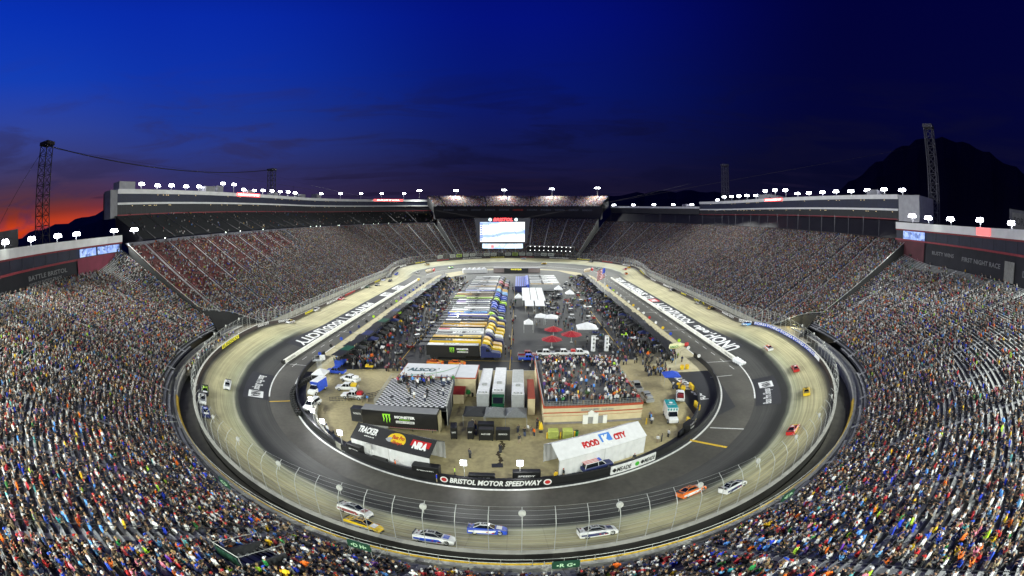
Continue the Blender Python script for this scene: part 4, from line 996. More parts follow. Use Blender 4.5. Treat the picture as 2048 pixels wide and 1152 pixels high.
CARS=[('black and lime race car leading a tight trio at the left turn wall',-67.5,65.5,'black','lime','white'),('white race car with black roof, middle of the trio at left turn',-64.4,61.0,'white','black','grey'),
('dark blue race car at the near end of the trio in the left turn',-59.2,56.0,'navy','blue','white'),('lone white race car passing inside the trio beside the black painted board',-67.2,73.8,'white','white','grey'),
('white race car with yellow roof nearest on the left straight',-86.3,139.1,'white','yellow','black'),('plain white race car on the left straight ahead of the red car',-88.,165.6,'white','white','black'),
('red race car running alone on the left straight by the wall',-87.3,192.4,'red','red','white'),('dark green race car beside the left straight wall',-87.2,231.6,'dark green','dark green','grey'),
('dark grey race car inside the green car on the left straight',-84.2,240.4,'dark grey','grey','white'),('white race car on the left straight beside a black rival',-86.8,259.8,'white','grey','blue'),
('black race car inside the white car on the far left straight',-81.9,259.4,'black','black','grey'),('grey race car hugging the wall at the far end of left straight',-87.,276.0,'grey','silver','dark grey'),
('blue race car entering the left straight from the far turn',-84.9,284.8,'blue','blue','white'),('white race car low on the banking at far left',-73.7,301.7,'white','silver','grey'),
('bright yellow race car at the exit of the far turn on left',-69.8,318.1,'yellow','yellow','black'),('tan race car above the yellow one in the far turn',-74.4,337.7,'tan','brown','yellow'),
('lime green race car with light blue nose in the far turn',-55.7,342.5,'lime','lime','light blue'),('white race car high on the banking below the hanging screen',4.2,385.,'white','white','light blue'),
('yellow race car in the far turn right of the hanging screen',21.8,368.3,'yellow','orange','black'),('black race car high in the far turn on the right side',61.4,358.3,'black','dark grey','white'),
('white race car with green panels entering the far turn on right',63.0,333.4,'white','silver','green'),('red and white race car behind an orange one on the right straight',79.4,309.9,'red','white','white'),
('orange race car at the far end of the right straight',75.9,292.7,'orange','gold','white'),('yellow race car against the wall entering the far turn',83.3,313.4,'yellow','yellow','red'),
('dark grey race car alone at the middle of the right straight',85.3,222.9,'dark grey','grey','white'),('silver grey race car by the wall on the right straight',85.2,184.5,'grey','black','silver'),
('black and yellow race car on the right straight behind the silver grey one',85.5,171.9,'black','yellow','yellow'),('light blue race car at the near end of the right straight',84.3,136.3,'light blue','blue','white'),
('white race car with red roof entering the right turn',75.6,106.5,'white','red','orange'),('red race car with long shadow in the right turn',71.8,86.3,'red','red','black'),
('all yellow race car low in the right turn beside the fence discs',64.2,71.0,'yellow','yellow','black'),('red black and yellow race car rounding the right turn',49.6,56.0,'red','red','yellow'),
('white race car nearest the fence on right of the foreground',29.5,42.6,'white','silver','navy'),('orange race car in the right foreground of the near turn',24.1,44.9,'orange','orange','white'),
('white and navy race car right of centre in the near turn foreground',9.2,36.9,'white','silver','navy'),('blue race car with white roof at the centre of the near turn',-3.5,38.5,'blue','white','white'),
('white and blue race car close against the near wall left of centre',-9.1,34.9,'white','silver','blue'),('yellow race car with white tail below the red and white car',-17.5,35.3,'yellow','gold','white'),
('white race car with dark red side in the left of near turn',-20.1,39.2,'white','silver','dark red')]
def put_on_track(o,x,y,yaw=0):
    s,r=locate(x,y); e=.5
    x2,y2=loop(s+e,r); x1,y1=loop(s-e,r)
    fwd=Vector((x1-x2,y1-y2,0)) # counter-clockwise travel is towards smaller s
    fwd.normalize()
    def hz(px,py):
        s_,r_=locate(px,py); return bank(s_,min(r_,RW-.01))+.015
    fwd.rotate(Matrix.Rotation(yaw,3,'Z'))
    L_=Vector((-fwd.y,fwd.x,0))
    z0=hz(x,y); f=Vector((fwd.x*2,fwd.y*2,hz(x+fwd.x,y+fwd.y)-hz(x-fwd.x,y-fwd.y))).normalized()
    l=Vector((L_.x*1.6,L_.y*1.6,hz(x+L_.x*.8,y+L_.y*.8)-hz(x-L_.x*.8,y-L_.y*.8))).normalized(); up=f.cross(l).normalized()
    l=up.cross(f)
    M=Matrix((f,l,up)).transposed().to_4x4(); M=M@Matrix.Scale(.92,4); M.translation=Vector((x,y,z0)); o.matrix_world=M; 
rc=race_car()
nums=['4','18','22','3','42','9','1','24','88','11','2','48','20','14','19','12','10','41']
for i,(lab,x,y,c1,c2,c3) in enumerate(CARS):
    if i==0: o=rc; o['label']=lab; o['group']='race cars on the track'
    else: o=dup(rc,(0,0,0),0,lab,'race cars on the track')
    put_on_track(o,x,y,rng.uniform(-.05,.05))
    for ch in o.children:
        n=ch.name.split('.')[0]
        if n=='body': recolour(ch,paint(c1))
        if n=='roof': recolour(ch,paint(c2))
        if n=='livery_panel': recolour(ch,paint(c3))
        if n=='roof_number' and c2 in('black','navy','dark grey','dark green','blue','red'): recolour(ch,M_WHITE)
def pickup(name,label,loc,rz,col,cat='pickup truck',cap=None,suv=False,load=None,group=None):
    t=thing(name,label,cat,loc,rz,group)
    st=[(2.75,.9,.45,.8,.7),(2.6,.98,.4,1.0,.85),(1.4,1.0,.4,1.12,.98),(1.1,1.0,.4,1.15,1.0),(-2.7,1.0,.45,1.15,1.0),(-2.8,.98,.5,1.1,1.0)]
    b=MB(); b.loft([[(x,y,z) for y,z in car_section(hw,z0,zt,zs)] for x,hw,z0,zt,zs in st]); b.build('body',paint(col),t)
    xr=-2.5 if suv else -.95
    b=MB(); lo=[(1.25,-.88,1.13),(1.25,.88,1.13),(xr,.88,1.16),(xr,-.88,1.16)]; hi=[(.55,-.7,1.78),(.55,.7,1.78),(xr+.2,.7,1.8),(xr+.2,-.7,1.8)]
    b.add(lo+hi,[(0,1,5,4),(1,2,6,5),(2,3,7,6),(3,0,4,7)]); b.build('window',M_GLASS,t)
    b=MB(); b.bev(xr+.1,.62,-.73,.73,1.77,1.86,.04)
    for sg in(-1,1):
        for xa,xb in((1.25,.55),(-.1,-.1),(xr,xr+.2)): b.tube((xa,sg*.88,1.14),(xb,sg*.7,1.8),.05,4)
    b.build('roof',paint(col),t)
    if not suv:
        b=MB(); b.box(-2.65,-1.05,-.8,.8,1.152,1.17); b.build('cargo_bed',M_DSTEEL,t)
        if load: b=MB(); b.bev(-2.5,-1.2,-.7,.7,1.17,1.75,.1); b.build('load',paint(load),t)
    b=MB(); b.box(2.76,2.82,-.8,.8,.45,.62); b.box(-2.88,-2.8,-.85,.85,.45,.62); b.split('bumper',M_STEEL,t)
    b=MB()
    for sg in(-1,1): b.box(2.66,2.78,sg*.7-.14,sg*.7+.14,.72,.88)
    b.split('headlight',mat('headlight_glass',(.8,.8,.75),.2,0,0,emit=.3),t)
    add_wheels(t,(1.75,-1.7),.88,.4,.28)
    return t
PI=math.pi
pickup('pickup_truck','white crew cab pickup with red load parked left of the checkered deck',(-36.9,82.6,0),PI,'white',load='red')
pickup('pickup_truck','dark blue pickup parked beside the left pit crews',(-47.6,97.2,0),PI*.98,'blue')
pickup('pickup_truck','white service truck with white tank parked behind the barrier fence',(-41.5,92.5,0),PI*.9,'white',load='white')
pickup('recovery_truck','long white and yellow rollback truck parked behind the white pickup',(-40.2,87.0,0),PI*1.02,'white','recovery truck',load='yellow')
pickup('parked_suv','white four wheel drive car facing the viewer at left infield edge',(-44.3,75.6,0),-PI/2-.15,'white','car',suv=True)
pickup('pickup_truck','red pickup parked behind the blue show car at central lane',(2.6,116.0,0),0,'dark red')
pickup('pickup_truck','blue show truck with white trim parked by the central lane',(2.8,112.7,0),0,'blue')
pickup('pickup_truck','white pickup with black bed cover, left of the parked white pair',(7.9,117.2,0),0,'white',load='black')
pickup('pickup_truck','white pickup with dark canopy, right of the parked white pair',(13.0,117.4,0),0,'white',load='dark grey')
pickup('pace_truck','white and red pickup at the right end of the parked row',(17.6,117.4,0),0,'white','pickup truck',load='red')
pickup('pickup_truck','silver pickup parked at right of the rooftop party, farther of two',(27.6,90.6,0),PI/2+.05,'silver')
pickup('pickup_truck','silver pickup with trailer parked at right of the rooftop party, nearer',(28.2,84.0,0),PI/2+.08,'silver',load='silver')
pickup('pickup_truck','white pickup loaded with red gear at right infield edge',(36.3,83.3,0),PI/2-.35,'white',load='dark red')
pickup('flag_car','small car wrapped in stars and stripes parked behind long white tent',(12.4,57.2,0),.38,'navy','car',suv=True)
for ch in bpy.data.objects['flag_car'].children:
    if ch.name.startswith('roof'): recolour(ch,paint('white'))
t=bpy.data.objects['flag_car']; b=MB()
for i in range(4): b.box(-2.6,.5,-.62+i*.36,-.47+i*.36,1.87,1.885)
b.build('red_stripe',paint('red'),t); b=MB(); b.box(.1,.6,-.7,.7,1.888,1.9); b.build('blue_field',paint('blue'),t)
for x,y,lab in ((-25.5,116,''),): pass
for lab,x in (('red orange show car, left of the pair before the black trailer',-22.6),('red orange show car, right of the pair before the black trailer',-16.6)):
    o=dup(rc,(x,108.6,.01),0,lab,'show cars before the black trailer'); 
    for ch in o.children:
        n=ch.name.split('.')[0]
        if n in('body','roof'): recolour(ch,paint('orange'))
        if n=='livery_panel': recolour(ch,paint('gold'))
def ambulance(label,loc,rz,c_top,c_side,name='ambulance'):
    t=thing(name,label,'ambulance',loc,rz); b=MB(); b.bev(-3.2,1.0,-1.15,1.15,.5,2.9,.12); b.build('box_body',paint(c_side),t)
    b=MB(); b.bev(-3.15,.95,-1.1,1.1,2.9,2.96,.02); b.build('roof',paint(c_top),t)
    b=MB(); b.loft([[(x,y,z) for y,z in car_section(hw,z0,zt,zs)] for x,hw,z0,zt,zs in((3.0,.9,.5,1.2,1),(2.7,1,.45,1.35,1.1),(1.9,1,.45,1.45,1.2),(1.0,1,.45,1.5,1.3))]); b.add([(1.9,-.9,1.45),(1.9,.9,1.45),(1.3,.8,2.2),(1.3,-.8,2.2),(1.0,.8,2.25),(1.0,-.8,2.25)],[(2,3,5,4)]); b.build('cab',paint('white'),t)
    b=MB(); b.add([(2.0,-.92,1.45),(2.0,.92,1.45),(1.35,.8,2.2),(1.35,-.8,2.2),(1.0,-.92,1.45),(1.0,.92,1.45),(1.0,.8,2.2),(1.0,-.8,2.2)],[(0,1,2,3),(0,3,7,4),(1,5,6,2)]); b.build('windscreen',M_GLASS,t)
    b=MB()
    for i in range(4): b.box(1.02,1.06,-1.1+i*.58,-.8+i*.58,2.35,2.8)
    b.build('marking',paint('blue' if c_side=='blue' else 'teal'),t)
    add_wheels(t,(2.1,-2.0),1.0,.45,.3); return t
ambulance('blue ambulance with white roof facing the viewer beside white canopy at left',(-47.0,84.2,0),-PI/2-.12,'white','blue')
a=ambulance('white response vehicle with teal roof and chevrons at the right infield edge',(30.6,73.5,0),-PI/2-.12,'teal','white')
b=MB()
for i in range(6):
    for sg in(-1,1): b.add([(-3.22,sg*.05,.7+i*.35),(-3.22,sg*1.1,.95+i*.35),(-3.22,sg*1.1,1.1+i*.35),(-3.22,sg*.05,.85+i*.35)],[(0,1,2,3)])
b.build('chevron',M_DSTEEL,a); b=MB(); panel(b,'BRISTOL',(-.6,0,2.975),(0,1,0),(-1,0,0),1.7,.45); disc(b,(-1.5,0,2.975),(1,0,0),(0,1,0),.4,.4); b.build('roof_lettering',M_WHITE,a)
# transporters: trailer along +x, tractor at +x end
def transporter(label,loc,rz,croof,cside,cstripe,ccab,cab=True,L_=15.,lift=True,text_=None):
    t=thing('transporter_truck',label,'transporter',loc,rz,'race team transporters parked side by side')
    b=MB(); b.bev(0,L_,-1.28,1.28,1.05,4.0,.1); b.box(1,L_*.75,-1.2,1.2,.45,1.05); b.build('trailer',paint(cside),t)
    b=MB(); b.bev(.2,L_-.15,-1.18,1.18,4.0,4.06,.02); b.build('roof',paint(croof),t)
    b=MB(); w=random.uniform(.25,.5)
    b.box(.4,L_*w,-1.0,1.0,4.065,4.075,0); b.box(L_*(w+.06),L_-1,-.55,-.1 if random.random()<.5 else .5,4.065,4.08,1); b.box(L_*.55,L_*.62,-.4,.4,4.08,4.28,1)
    x=L_*.3
    for i in range(random.randint(5,9)): b.box(x,x+.55,.55,1.05,4.07,4.082,1); x+=.95
    b.build('roof_marking',[paint(cstripe),paint(random.choice(['white','silver','black','dark grey']))],t)
    if lift: b=MB(); b.box(-2.2,0,-1.25,1.25,3.9,3.98); b.tube((-2.1,-1.2,0),(-2.1,-1.2,3.9),.05,4); b.tube((-2.1,1.2,0),(-2.1,1.2,3.9),.05,4); b.build('lift_gate',M_DSTEEL,t)
    if text_: 
        b=MB(); panel(b,text_,(L_*.62,-1.3,2.6),(1,0,0),(0,0,1),5,.8); b.build('side_lettering',M_WHITE,t)
    for x in(1.6,2.9):
        for sg in(-1,1): wheel_mb(x,sg*1.05,.5,.35).build('wheel',M_RUB,t)
    if cab:
        x0=L_+.5
        b=MB(); pr=[(x0,1.0),(x0,3.6),(x0+.5,3.95),(x0+1.4,3.8),(x0+2.2,3.25),(x0+2.7,2.7),(x0+3.1,2.15),(x0+5.0,1.9),(x0+5.5,1.6),(x0+5.6,.6),(x0,.6)]
        for y0,y1,k in((-1.2,1.2,0),): b.loft([[(x,y,z) for x,z in pr] for y in(-1.2,-1.05,1.05,1.2)])
        b.build('cab',paint(ccab),t)
        b=MB(); b.add([(x0+2.25,-1.0,3.28),(x0+2.25,1.0,3.28),(x0+3.0,1.0,2.32),(x0+3.0,-1.0,2.32)],[(0,1,2,3)])
        for sg in(-1,1): b.add([(x0+1.5,sg*1.215,2.3),(x0+2.7,sg*1.215,2.3),(x0+2.2,sg*1.215,3.0),(x0+1.5,sg*1.215,3.1)],[(0,1,2,3)])
        b.v=[(p[0]+.06,p[1],p[2]+.05) if abs(p[1])<1.1 else p for p in b.v]; b.build('windscreen',M_GLASS,t)
        b=MB(); b.tube((x0-.1,-1.1,1),(x0-.1,-1.1,3.9),.1,6); b.tube((x0-.1,1.1,1),(x0-.1,1.1,3.9),.1,6); b.split('exhaust_stack',M_STEEL,t)
        for x in(x0+.4,x0+4.2):
            for sg in(-1,1): wheel_mb(x,sg*1.0,.5,.35).build('wheel',M_RUB,t)
    return t
HC=[('silver','black','white','navy','black with bright green claw marking'),('yellow','yellow','black','yellow',0),('yellow','black','gold','gold',0),('white','silver','black','navy',0),('silver','white','red','white',0),('gold','black','brown','yellow',0),('gold','gold','black','yellow',0),
('dark grey','black','white','navy',0),('dark grey','navy','silver','yellow',0),('yellow','blue','blue','navy',0),('light blue','blue','yellow','lime',0),('silver','silver','white','navy',0),('white','silver','dark grey','dark grey',0),('silver','grey','black','blue',0),('silver','dark grey','white','blue',0),
('white','navy','purple','blue',0),('silver','navy','white','navy',0),('lime','dark grey','black','lime',0),('tan','grey','lime','dark green',0),('bronze','black','gold','blue',0),('bronze','black','silver','blue',0),('dark grey','black','white','navy',0),
('silver','blue','navy','light blue',0),('white','silver','black','light blue',0),('silver','grey','white','gold',0),('gold','brown','silver','gold',0),('silver','silver','black','navy',0),('grey','navy','white','black',0),('silver','black','grey','dark red',0),('white','silver','dark green','pink',0),('tan','silver','white','dark red',0),('silver','grey','black','silver',0),('silver','dark grey','white','navy',0),('grey','grey','silver','silver',0),('white','silver','grey','navy',0)]
y=114.4
for i,(cr,cs,cst,cc,_) in enumerate(HC):
    x=-26 - (0 if i<10 else .8) - (3 if 17<=i<=20 else 0)+rng.uniform(-.4,.4); L_=15 if not 17<=i<=20 else 18
    if i==0: lab='black transporter with green claw emblem, nearest of the left truck row'
    else: lab='%s transporter of the left row, %s roof and %s cab'%(nth(i+1),cr,cc)
    transporter(lab,(x,y,0),0,cr,cs,cst,cc,L_=L_)
    y+=4.35+(.0 if i!=18 else 1)
nearH=[o for o in bpy.data.objects if o.name=='transporter_truck'][0]
M_CLAW=mat('claw_green',(.3,.75,.04),.5,0,0,emit=.05); 
def claw(mb,c,ux,w,h,mi=0):
    ux=Vector(ux); up=Vector((0,0,1))
    for i,(o,l) in enumerate(((-.36,.85),(0,1.),(.36,.9))):
        pts=[(o-.13,.5),(o+.13,.5),(o+.06,.2),(o+.12,.0),(o+.03,-.2),(o+.02,.5-l),(o-.06,-.25),(o-.03,.0),(o-.1,.2)]
        mb.add([Vector(c)+ux*p[0]*w+up*p[1]*h for p in pts],[tuple(range(len(pts)))],mi)
    for o in(-.18,.18): mb.add([Vector(c)+ux*(o+q[0])*w+up*q[1]*h for q in((-.12,.5),(.12,.5),(.12,.4),(-.12,.4))],[(0,1,2,3)],mi)
def monster(parent,c,ux,sc):
    b=MB(); ux=Vector(ux); c=Vector(c); claw(b,c-ux*2.6*sc,ux,1.7*sc,2.1*sc); panel(b,'ENERGY',c+ux*1.2*sc+Vector((0,0,-.02*sc)),ux,(0,0,1),2.2*sc,.26*sc)
    b.build('claw_emblem',M_CLAW,parent)
    b=MB(); panel(b,'MONSTER',c+ux*1.2*sc+Vector((0,0,.5*sc)),ux,(0,0,1),4.2*sc,.62*sc,0,0,.06); rect(b,c+ux*1.2*sc+Vector((0,0,-.55*sc)),ux,(0,0,1),3.8*sc,.5*sc); b.build('side_lettering',M_WHITE,parent)
    n=ux.cross(Vector((0,0,1))); b=MB(); panel(b,'RACING CUP SERIES',c+ux*1.2*sc+Vector((0,0,-.55*sc))+n*.02,ux,(0,0,1),3.5*sc,.3*sc); b.build('small_lettering',paint('black'),parent)
monster(nearH,(9.5,-1.31,2.6),(1,0,0),.8)
# far right group of transporters
y=232.
for i in range(11):
    cr=['gold','silver','silver','white','silver','grey','silver','white','silver','grey','silver'][i]
    transporter('%s transporter of the far right row, %s roof'%(nth(i+1),cr),(22.8,y,0),PI,cr,'dark grey' if i%2 else 'silver','white' if i%3 else 'black','blue',cab=True,L_=16.5,lift=False); y+=3.7
# three vertical trailers
def vtrailer(label,x,y0,L_,w,cr,extra=None):
    t=thing('parked_trailer',label,'trailer',(x,y0,0),PI/2)
    b=MB(); b.bev(0,L_,-w/2,w/2,.9,4.0,.08); b.build('body',paint('silver'),t); b=MB(); b.bev(.1,L_-.1,-w/2+.08,w/2-.08,4.0,4.06,.02); b.build('roof',paint(cr),t)
    b=MB(); b.box(L_*.3,L_*.36,-.5,.5,4.06,4.3)
    for k in range(3): b.box(.4+k*.1,.8,-.9+k*.7,-.5+k*.7,4.06,4.3)
    if extra=='ribs':
        for k in range(16): b.box(L_*.45+k*.5,L_*.45+k*.5+.12,-w/2+.15,w/2-.15,4.06,4.12)
    b.build('roof_unit',M_STEEL,t); add_wheels(t,(L_*.75,L_*.75+1.2),w/2-.25,.5,.35,False); return t
vtrailer('white roofed trailer, left of the three parked lengthwise',-7.2,79.2,15.5,2.5,'white')
v2=vtrailer('white roofed trailer with green nosed cab, middle of the three',-4.1,80.4,15,2.6,'white')
vtrailer('ribbed pale roofed trailer, right of the three parked lengthwise',-.1,79.0,15,2.6,'light blue' if 0 else 'white','ribs')
b=MB(); b.loft([[(x,y,z) for x,z in ((-.2,.6),(-.2,3.6),(-1.2,3.4),(-1.9,2.2),(-3.2,1.9),(-3.4,.6))] for y in(-1.2,-1.1,1.1,1.2)]); b.build('cab',paint('dark green'),v2)
b=MB(); b.add([(-1.3,-1,3.35),(-1.3,1,3.35),(-1.98,1,2.25),(-1.98,-1,2.25)],[(0,1,2,3)]); b.v=[(p[0]-.06,p[1],p[2]+.04) for p in b.v]; b.build('windscreen',M_GLASS,v2); b=MB(); b.box(-3.5,-3.4,-1,1,.5,1.2); b.build('bumper',paint('white'),v2)
for x in(-2.6,): 
    for sg in(-1,1): wheel_mb(x,sg*1.,.5,.35).build('wheel',M_RUB,v2)
# ------------------------------------------------------------------ infield buildings, tents, kit
M_CREAM=mat('cream_block_wall',(.62,.52,.33),.8,0,.12,.8); M_REDB=mat('brick_red_trim',(.42,.07,.03),.7,0,.12,1); M_DECK=mat('roof_deck',(.2,.195,.18),.8,0,.25,.6)
# rooftop party building
pb=thing('rooftop_terrace_building','cream building with red bands and a crowd partying on the flat roof','building',(4.8,73.6,0),D2R(1.5))
BW,BD,BH=19.6,27.5,3.8
b=MB(); b.box(0,BW,0,BD,0,BH); b.build('wall',M_CREAM,pb)
b=MB(); b.box(-.1,BW+.1,-.1,BD+.1,BH-.35,BH+.05); b.box(-.06,BW+.06,-.06,0,2.35,2.55); b.box(-.04,BW+.04,-.04,0,1.75,1.8)
b.box(-.08,.12,-.05,BD,BH+.05,BH+.3); b.box(BW-.12,BW+.08,-.05,BD,BH+.05,BH+.2); b.build('red_trim',M_REDB,pb)
b=MB(); b.box(.2,BW-.2,.2,BD-.2,BH+.05,BH+.09); b.build('roof_deck',M_DECK,pb)
b=MB(); b.box(-.03,BW+.03,-.03,0,0,.45); b.build('plinth',mat('grey_plinth',(.22,.2,.2),.8,0,.2,1),pb)
b=MB(); 
for x0,x1,z in((7.6,8.6,1.9),(9.6,10.6,2.3),(11.6,12.4,1.7)): b.box(x0,x1,-.45,-.1,0,z)
b.box(8.6,9.6,-.4,-.12,1.5,2.5); b.add([(8.5,-.46,2.5),(9.9,-.46,2.5),(9.2,-.46,3.0)],[(0,1,2)]); b.build('doorway_front',mat('door_white',(.8,.8,.78),.5,0,.1,1),pb)
b=MB(); b.box(8.6,9.6,-.3,-.04,0,1.5); b.box(10.6,11.6,-.3,-.04,0,1.5); b.split('door',mat('door_grey',(.3,.3,.3),.5,0,.1,1),pb)
b=MB()
for z in(BH+.35,BH+.7,BH+1.05):
    b.path([(0,BD,z),(0,0,z),(BW,0,z),(BW,BD,z)],.03,4)
for i in range(34): b.tube((BW*i/33,0,BH),(BW*i/33,0,BH+1.05),.022,4)
for i in range(28): 
    for x in(0,BW): b.tube((x,BD*i/27,BH),(x,BD*i/27,BH+1.05),.022,4)
b.build('railing',M_STEEL,pb)
b=MB(); panel(b,'MOUNTAIN EMPIRE',(9.0,-.08,2.95),(1,0,0),(0,0,1),3.6,.5,0,.3); panel(b,'Credit Union',(12.4,-.08,2.95),(1,0,0),(0,0,1),2.4,.5,0,.2); b.build('lettering',mat('grey_lettering',(.25,.27,.3),.6,0,0),pb)
for x,y in((9.5,15.5),(14.8,4.0),(9,3.8),(12.2,22)):
    b=MB(); b.tube((x,y,BH+.05),(x,y,BH+.7),.25,8); b.build('planter',paint('brown'),pb)
    b=MB()
    for k in range(26):
        a=random.random()*6.28; l=random.uniform(.5,1.0); dz=random.uniform(.2,.9); p=Vector((x,y,BH+.7)); q=p+Vector((math.cos(a)*l,math.sin(a)*l,dz)); w=Vector((-math.sin(a),math.cos(a),0))*.1
        b.add([p,p.lerp(q,.6)+w,q,p.lerp(q,.6)-w],[(0,1,2,3)])
    b.build('palm_fronds',mat('leaf_green',(.05,.11,.02),.7,0,.4,4),pb)
for k,x in enumerate((6.3,8.9)):
    t=thing('storage_crate','pale green container before the cream building, %s of the pair'%['left','right'][k],'container',(x,68.2,0),.02); b=MB(); b.bev(-.9,.9,-.7,.7,.1,1.7,.08); b.build('box',mat('pale_green_box',(.42,.47,.1),.6,0,.15,2),t); b=MB(); b.box(-.8,.8,-.72,-.7,.3,1.5); b.build('door',mat('pale_green_dark',(.3,.34,.08),.6,0,.15,2),t)
t=thing('rubbish_bin','round dark green rubbish bin right of the pale green containers','bin',(10.6,68.6,0)); b=MB(); b.loft([[ (r*math.cos(a*math.pi/6),r*math.sin(a*math.pi/6),z) for a in range(12)] for z,r in((0,.3),(.9,.38),(1.1,.36))]); b.build('drum',paint('green'),t); b=MB(); b.tube((0,0,1.1),(0,0,1.16),.4,12); b.build('lid',paint('dark green'),t)
for i,(x,y) in enumerate(((5.2,67.9),(7.6,67.9),(10.2,68.2),(24.9,72.0),(4.0,72.4))):
    t=thing('bollard','yellow steel bollard, %s from the left before the cream building'%nth([2,3,4,5,1][i]),'bollard',(x,y,0),0,'yellow bollards'); b=MB(); b.tube((0,0,0),(0,0,1.25),.13,8); b.tube((0,0,1.25),(0,0,1.32),.13,8,0,.05); b.build('post',paint('yellow'),t)
t=thing('closed_parasol','closed yellow parasol left of the pale green containers','parasol',(4.2,70.4,0)); b=MB(); b.loft([[ (r*math.cos(a*math.pi/4),r*math.sin(a*math.pi/4),z) for a in range(8)] for z,r in((.7,.45),(1.6,.25),(2.2,.05))]); b.build('canopy',paint('yellow'),t); b=MB(); b.tube((0,0,0),(0,0,2.3),.04,5); b.tube((0,0,0),(0,0,.1),.4,10); b.build('pole',M_DSTEEL,t)
# narrow cream stair block left of it
t=thing('stair_block','narrow tall cream stair block between trailers and party building','building',(2.6,79.5,0)); b=MB(); b.box(-.7,.7,-1.6,9,0,3.6); b.build('wall',M_CREAM,t); b=MB(); b.box(-.75,.75,-1.65,9.05,3.6,3.72); b.build('coping',M_REDB,t)
# alsco building
ab=thing('garage_building','low building with a big white roof sign and green swoosh','building',(-26.8,87.0,0),0)
b=MB(); b.box(0,17.4,0,8.6,0,4.3); b.build('wall',M_CREAM,ab); b=MB(); b.box(-.15,17.55,-.15,8.75,4.3,4.5); b.build('roof_edge',M_REDB,ab)
b=MB(); b.box(.05,17.35,.05,8.55,4.5,4.56); b.build('roof',mat('white_membrane',(.68,.69,.72),.6,0,.08,.6),ab)
b=MB(); panel(b,'ALSCO',(4.5,4.2,4.6),(1,0,0),(0,1,0),6.6,2.3,0,.1,.05); b.build('roof_lettering',mat('slate_lettering',(.04,.1,.12),.6,0,0),ab)
b=MB(); v=[]
for i in range(21):
    k=i/20; x=3+9.6*k; yy=1.0+5.8*k**2.6; w=.05+1.0*k**1.3*(1-k*.25); v+=[(x,yy,4.6),(x+.35*k,yy+w if i<20 else yy+.1,4.6)]
b.add(v,[(2*i,2*i+2,2*i+3,2*i+1) for i in range(20)]); b.build('roof_swoosh',mat('swoosh_green',(.05,.32,.07),.6,0,0),ab)
b=MB(); b.box(12.75,12.95,0.1,8.5,4.57,4.6); b.build('roof_joint',M_STEEL,ab)
t=thing('store_shed','small cream shed with dark red roof beside the checkered deck','shed',(-12.9,84.2,0)); b=MB(); b.box(-1.3,1.3,-1.3,1.6,0,2.3); b.build('wall',M_CREAM,t); b=MB(); b.add([(-1.5,-1.5,2.3),(1.5,-1.5,2.3),(1.5,1.8,2.9),(-1.5,1.8,2.9)],[(0,1,2,3)]); b.add([(-1.5,-1.5,2.2),(1.5,-1.5,2.2),(1.5,1.8,2.8),(-1.5,1.8,2.8)],[(3,2,1,0)]); b.build('roof',mat('roof_red',(.25,.015,.015),.6,0,.1,1),t)
t=thing('tractor','dark green tractor with cab parked beside the cream garage','tractor',(-11.3,88.2,0),-1.4); b=MB(); b.bev(-.3,1.9,-.45,.45,.8,1.7,.15); b.bev(-1.3,-.1,-.75,.75,.9,1.5,.1); b.build('body',paint('green'),t); b=MB(); b.bev(-1.2,0,-.65,.65,1.5,2.5,.08); b.build('cab',M_GLASS,t); b=MB(); b.bev(-1.3,.1,-.75,.75,2.5,2.62,.04); b.build('roof',paint('green'),t)
for x,r in((-.8,.8),(1.5,.5)):
    for sg in(-1,1): o=wheel_mb(x,sg*.85,r,.35).build('wheel',M_RUB,t)
# checkered viewing deck
cd=thing('viewing_deck','raised viewing deck with black and white checkered floor','viewing deck',(-27.6,71.6,0),D2R(2.5))
DW,DD,DH=14.2,14.6,4.0
b=MB(); b.box(0,DW,0,DD,DH-.2,DH); b.box(0,DW,-.02,DD,DH-.9,DH-.75)
b.build('deck_slab',M_DSTEEL,cd)
b=MB()
nx,ny=26,22
for i in range(nx):
    for j in range(ny): rect(b,(DW*(i+.5)/nx,DD*(j+.5)/ny,DH+.012),(1,0,0),(0,1,0),DW/nx,DD/ny,(i+j)%2)
b.build('checkered_floor',[paint('white'),paint('black')],cd)
b=MB()
for i in range(8):
    for j in(0,.5,1): b.tube((DW*i/7,DD*j,0),(DW*i/7,DD*j,DH-.2),.09,5)
b.split('scaffold_leg',M_STEEL,cd)
b=MB(); b.box(-.02,.06,0,DD,0,DH-.2); b.box(DW-.06,DW+.02,0,DD,0,DH-.2); b.build('side_skirt',mat('deck_skirt',(.04,.04,.045),.8,0,.3,1),cd)
b=MB()
for z in(.4,.75,1.1): b.path([(0,0,DH+z),(0,DD,DH+z),(DW,DD,DH+z),(DW,0,DH+z)],.035,4)
for i in range(20):
    for x in(0,DW): b.tube((x,DD*i/19,DH),(x,DD*i/19,DH+1.1),.03,4)
    b.tube((DW*i/19,DD,DH),(DW*i/19,DD,DH+1.1),.03,4)
b.build('railing',M_STEEL,cd)
for x in(2.4,9.6):
    t=thing('lamp_post','thin grey lamp post at the rear rail of deck, %s one'%('left' if x<5 else 'right'),'lamp post',(-27.6+x,86.6,0)); b=MB(); b.tube((0,0,0),(0,0,6.6),.07,5); b.tube((-.8,0,6.5),(.8,0,6.5),.04,4); b.build('pole',M_STEEL,t); b=MB()
    for sg in(-1,1): b.box(sg*.8-.2,sg*.8+.2,-.15,.15,6.5,6.7)
    b.build('lamp_head',M_STEEL,t)
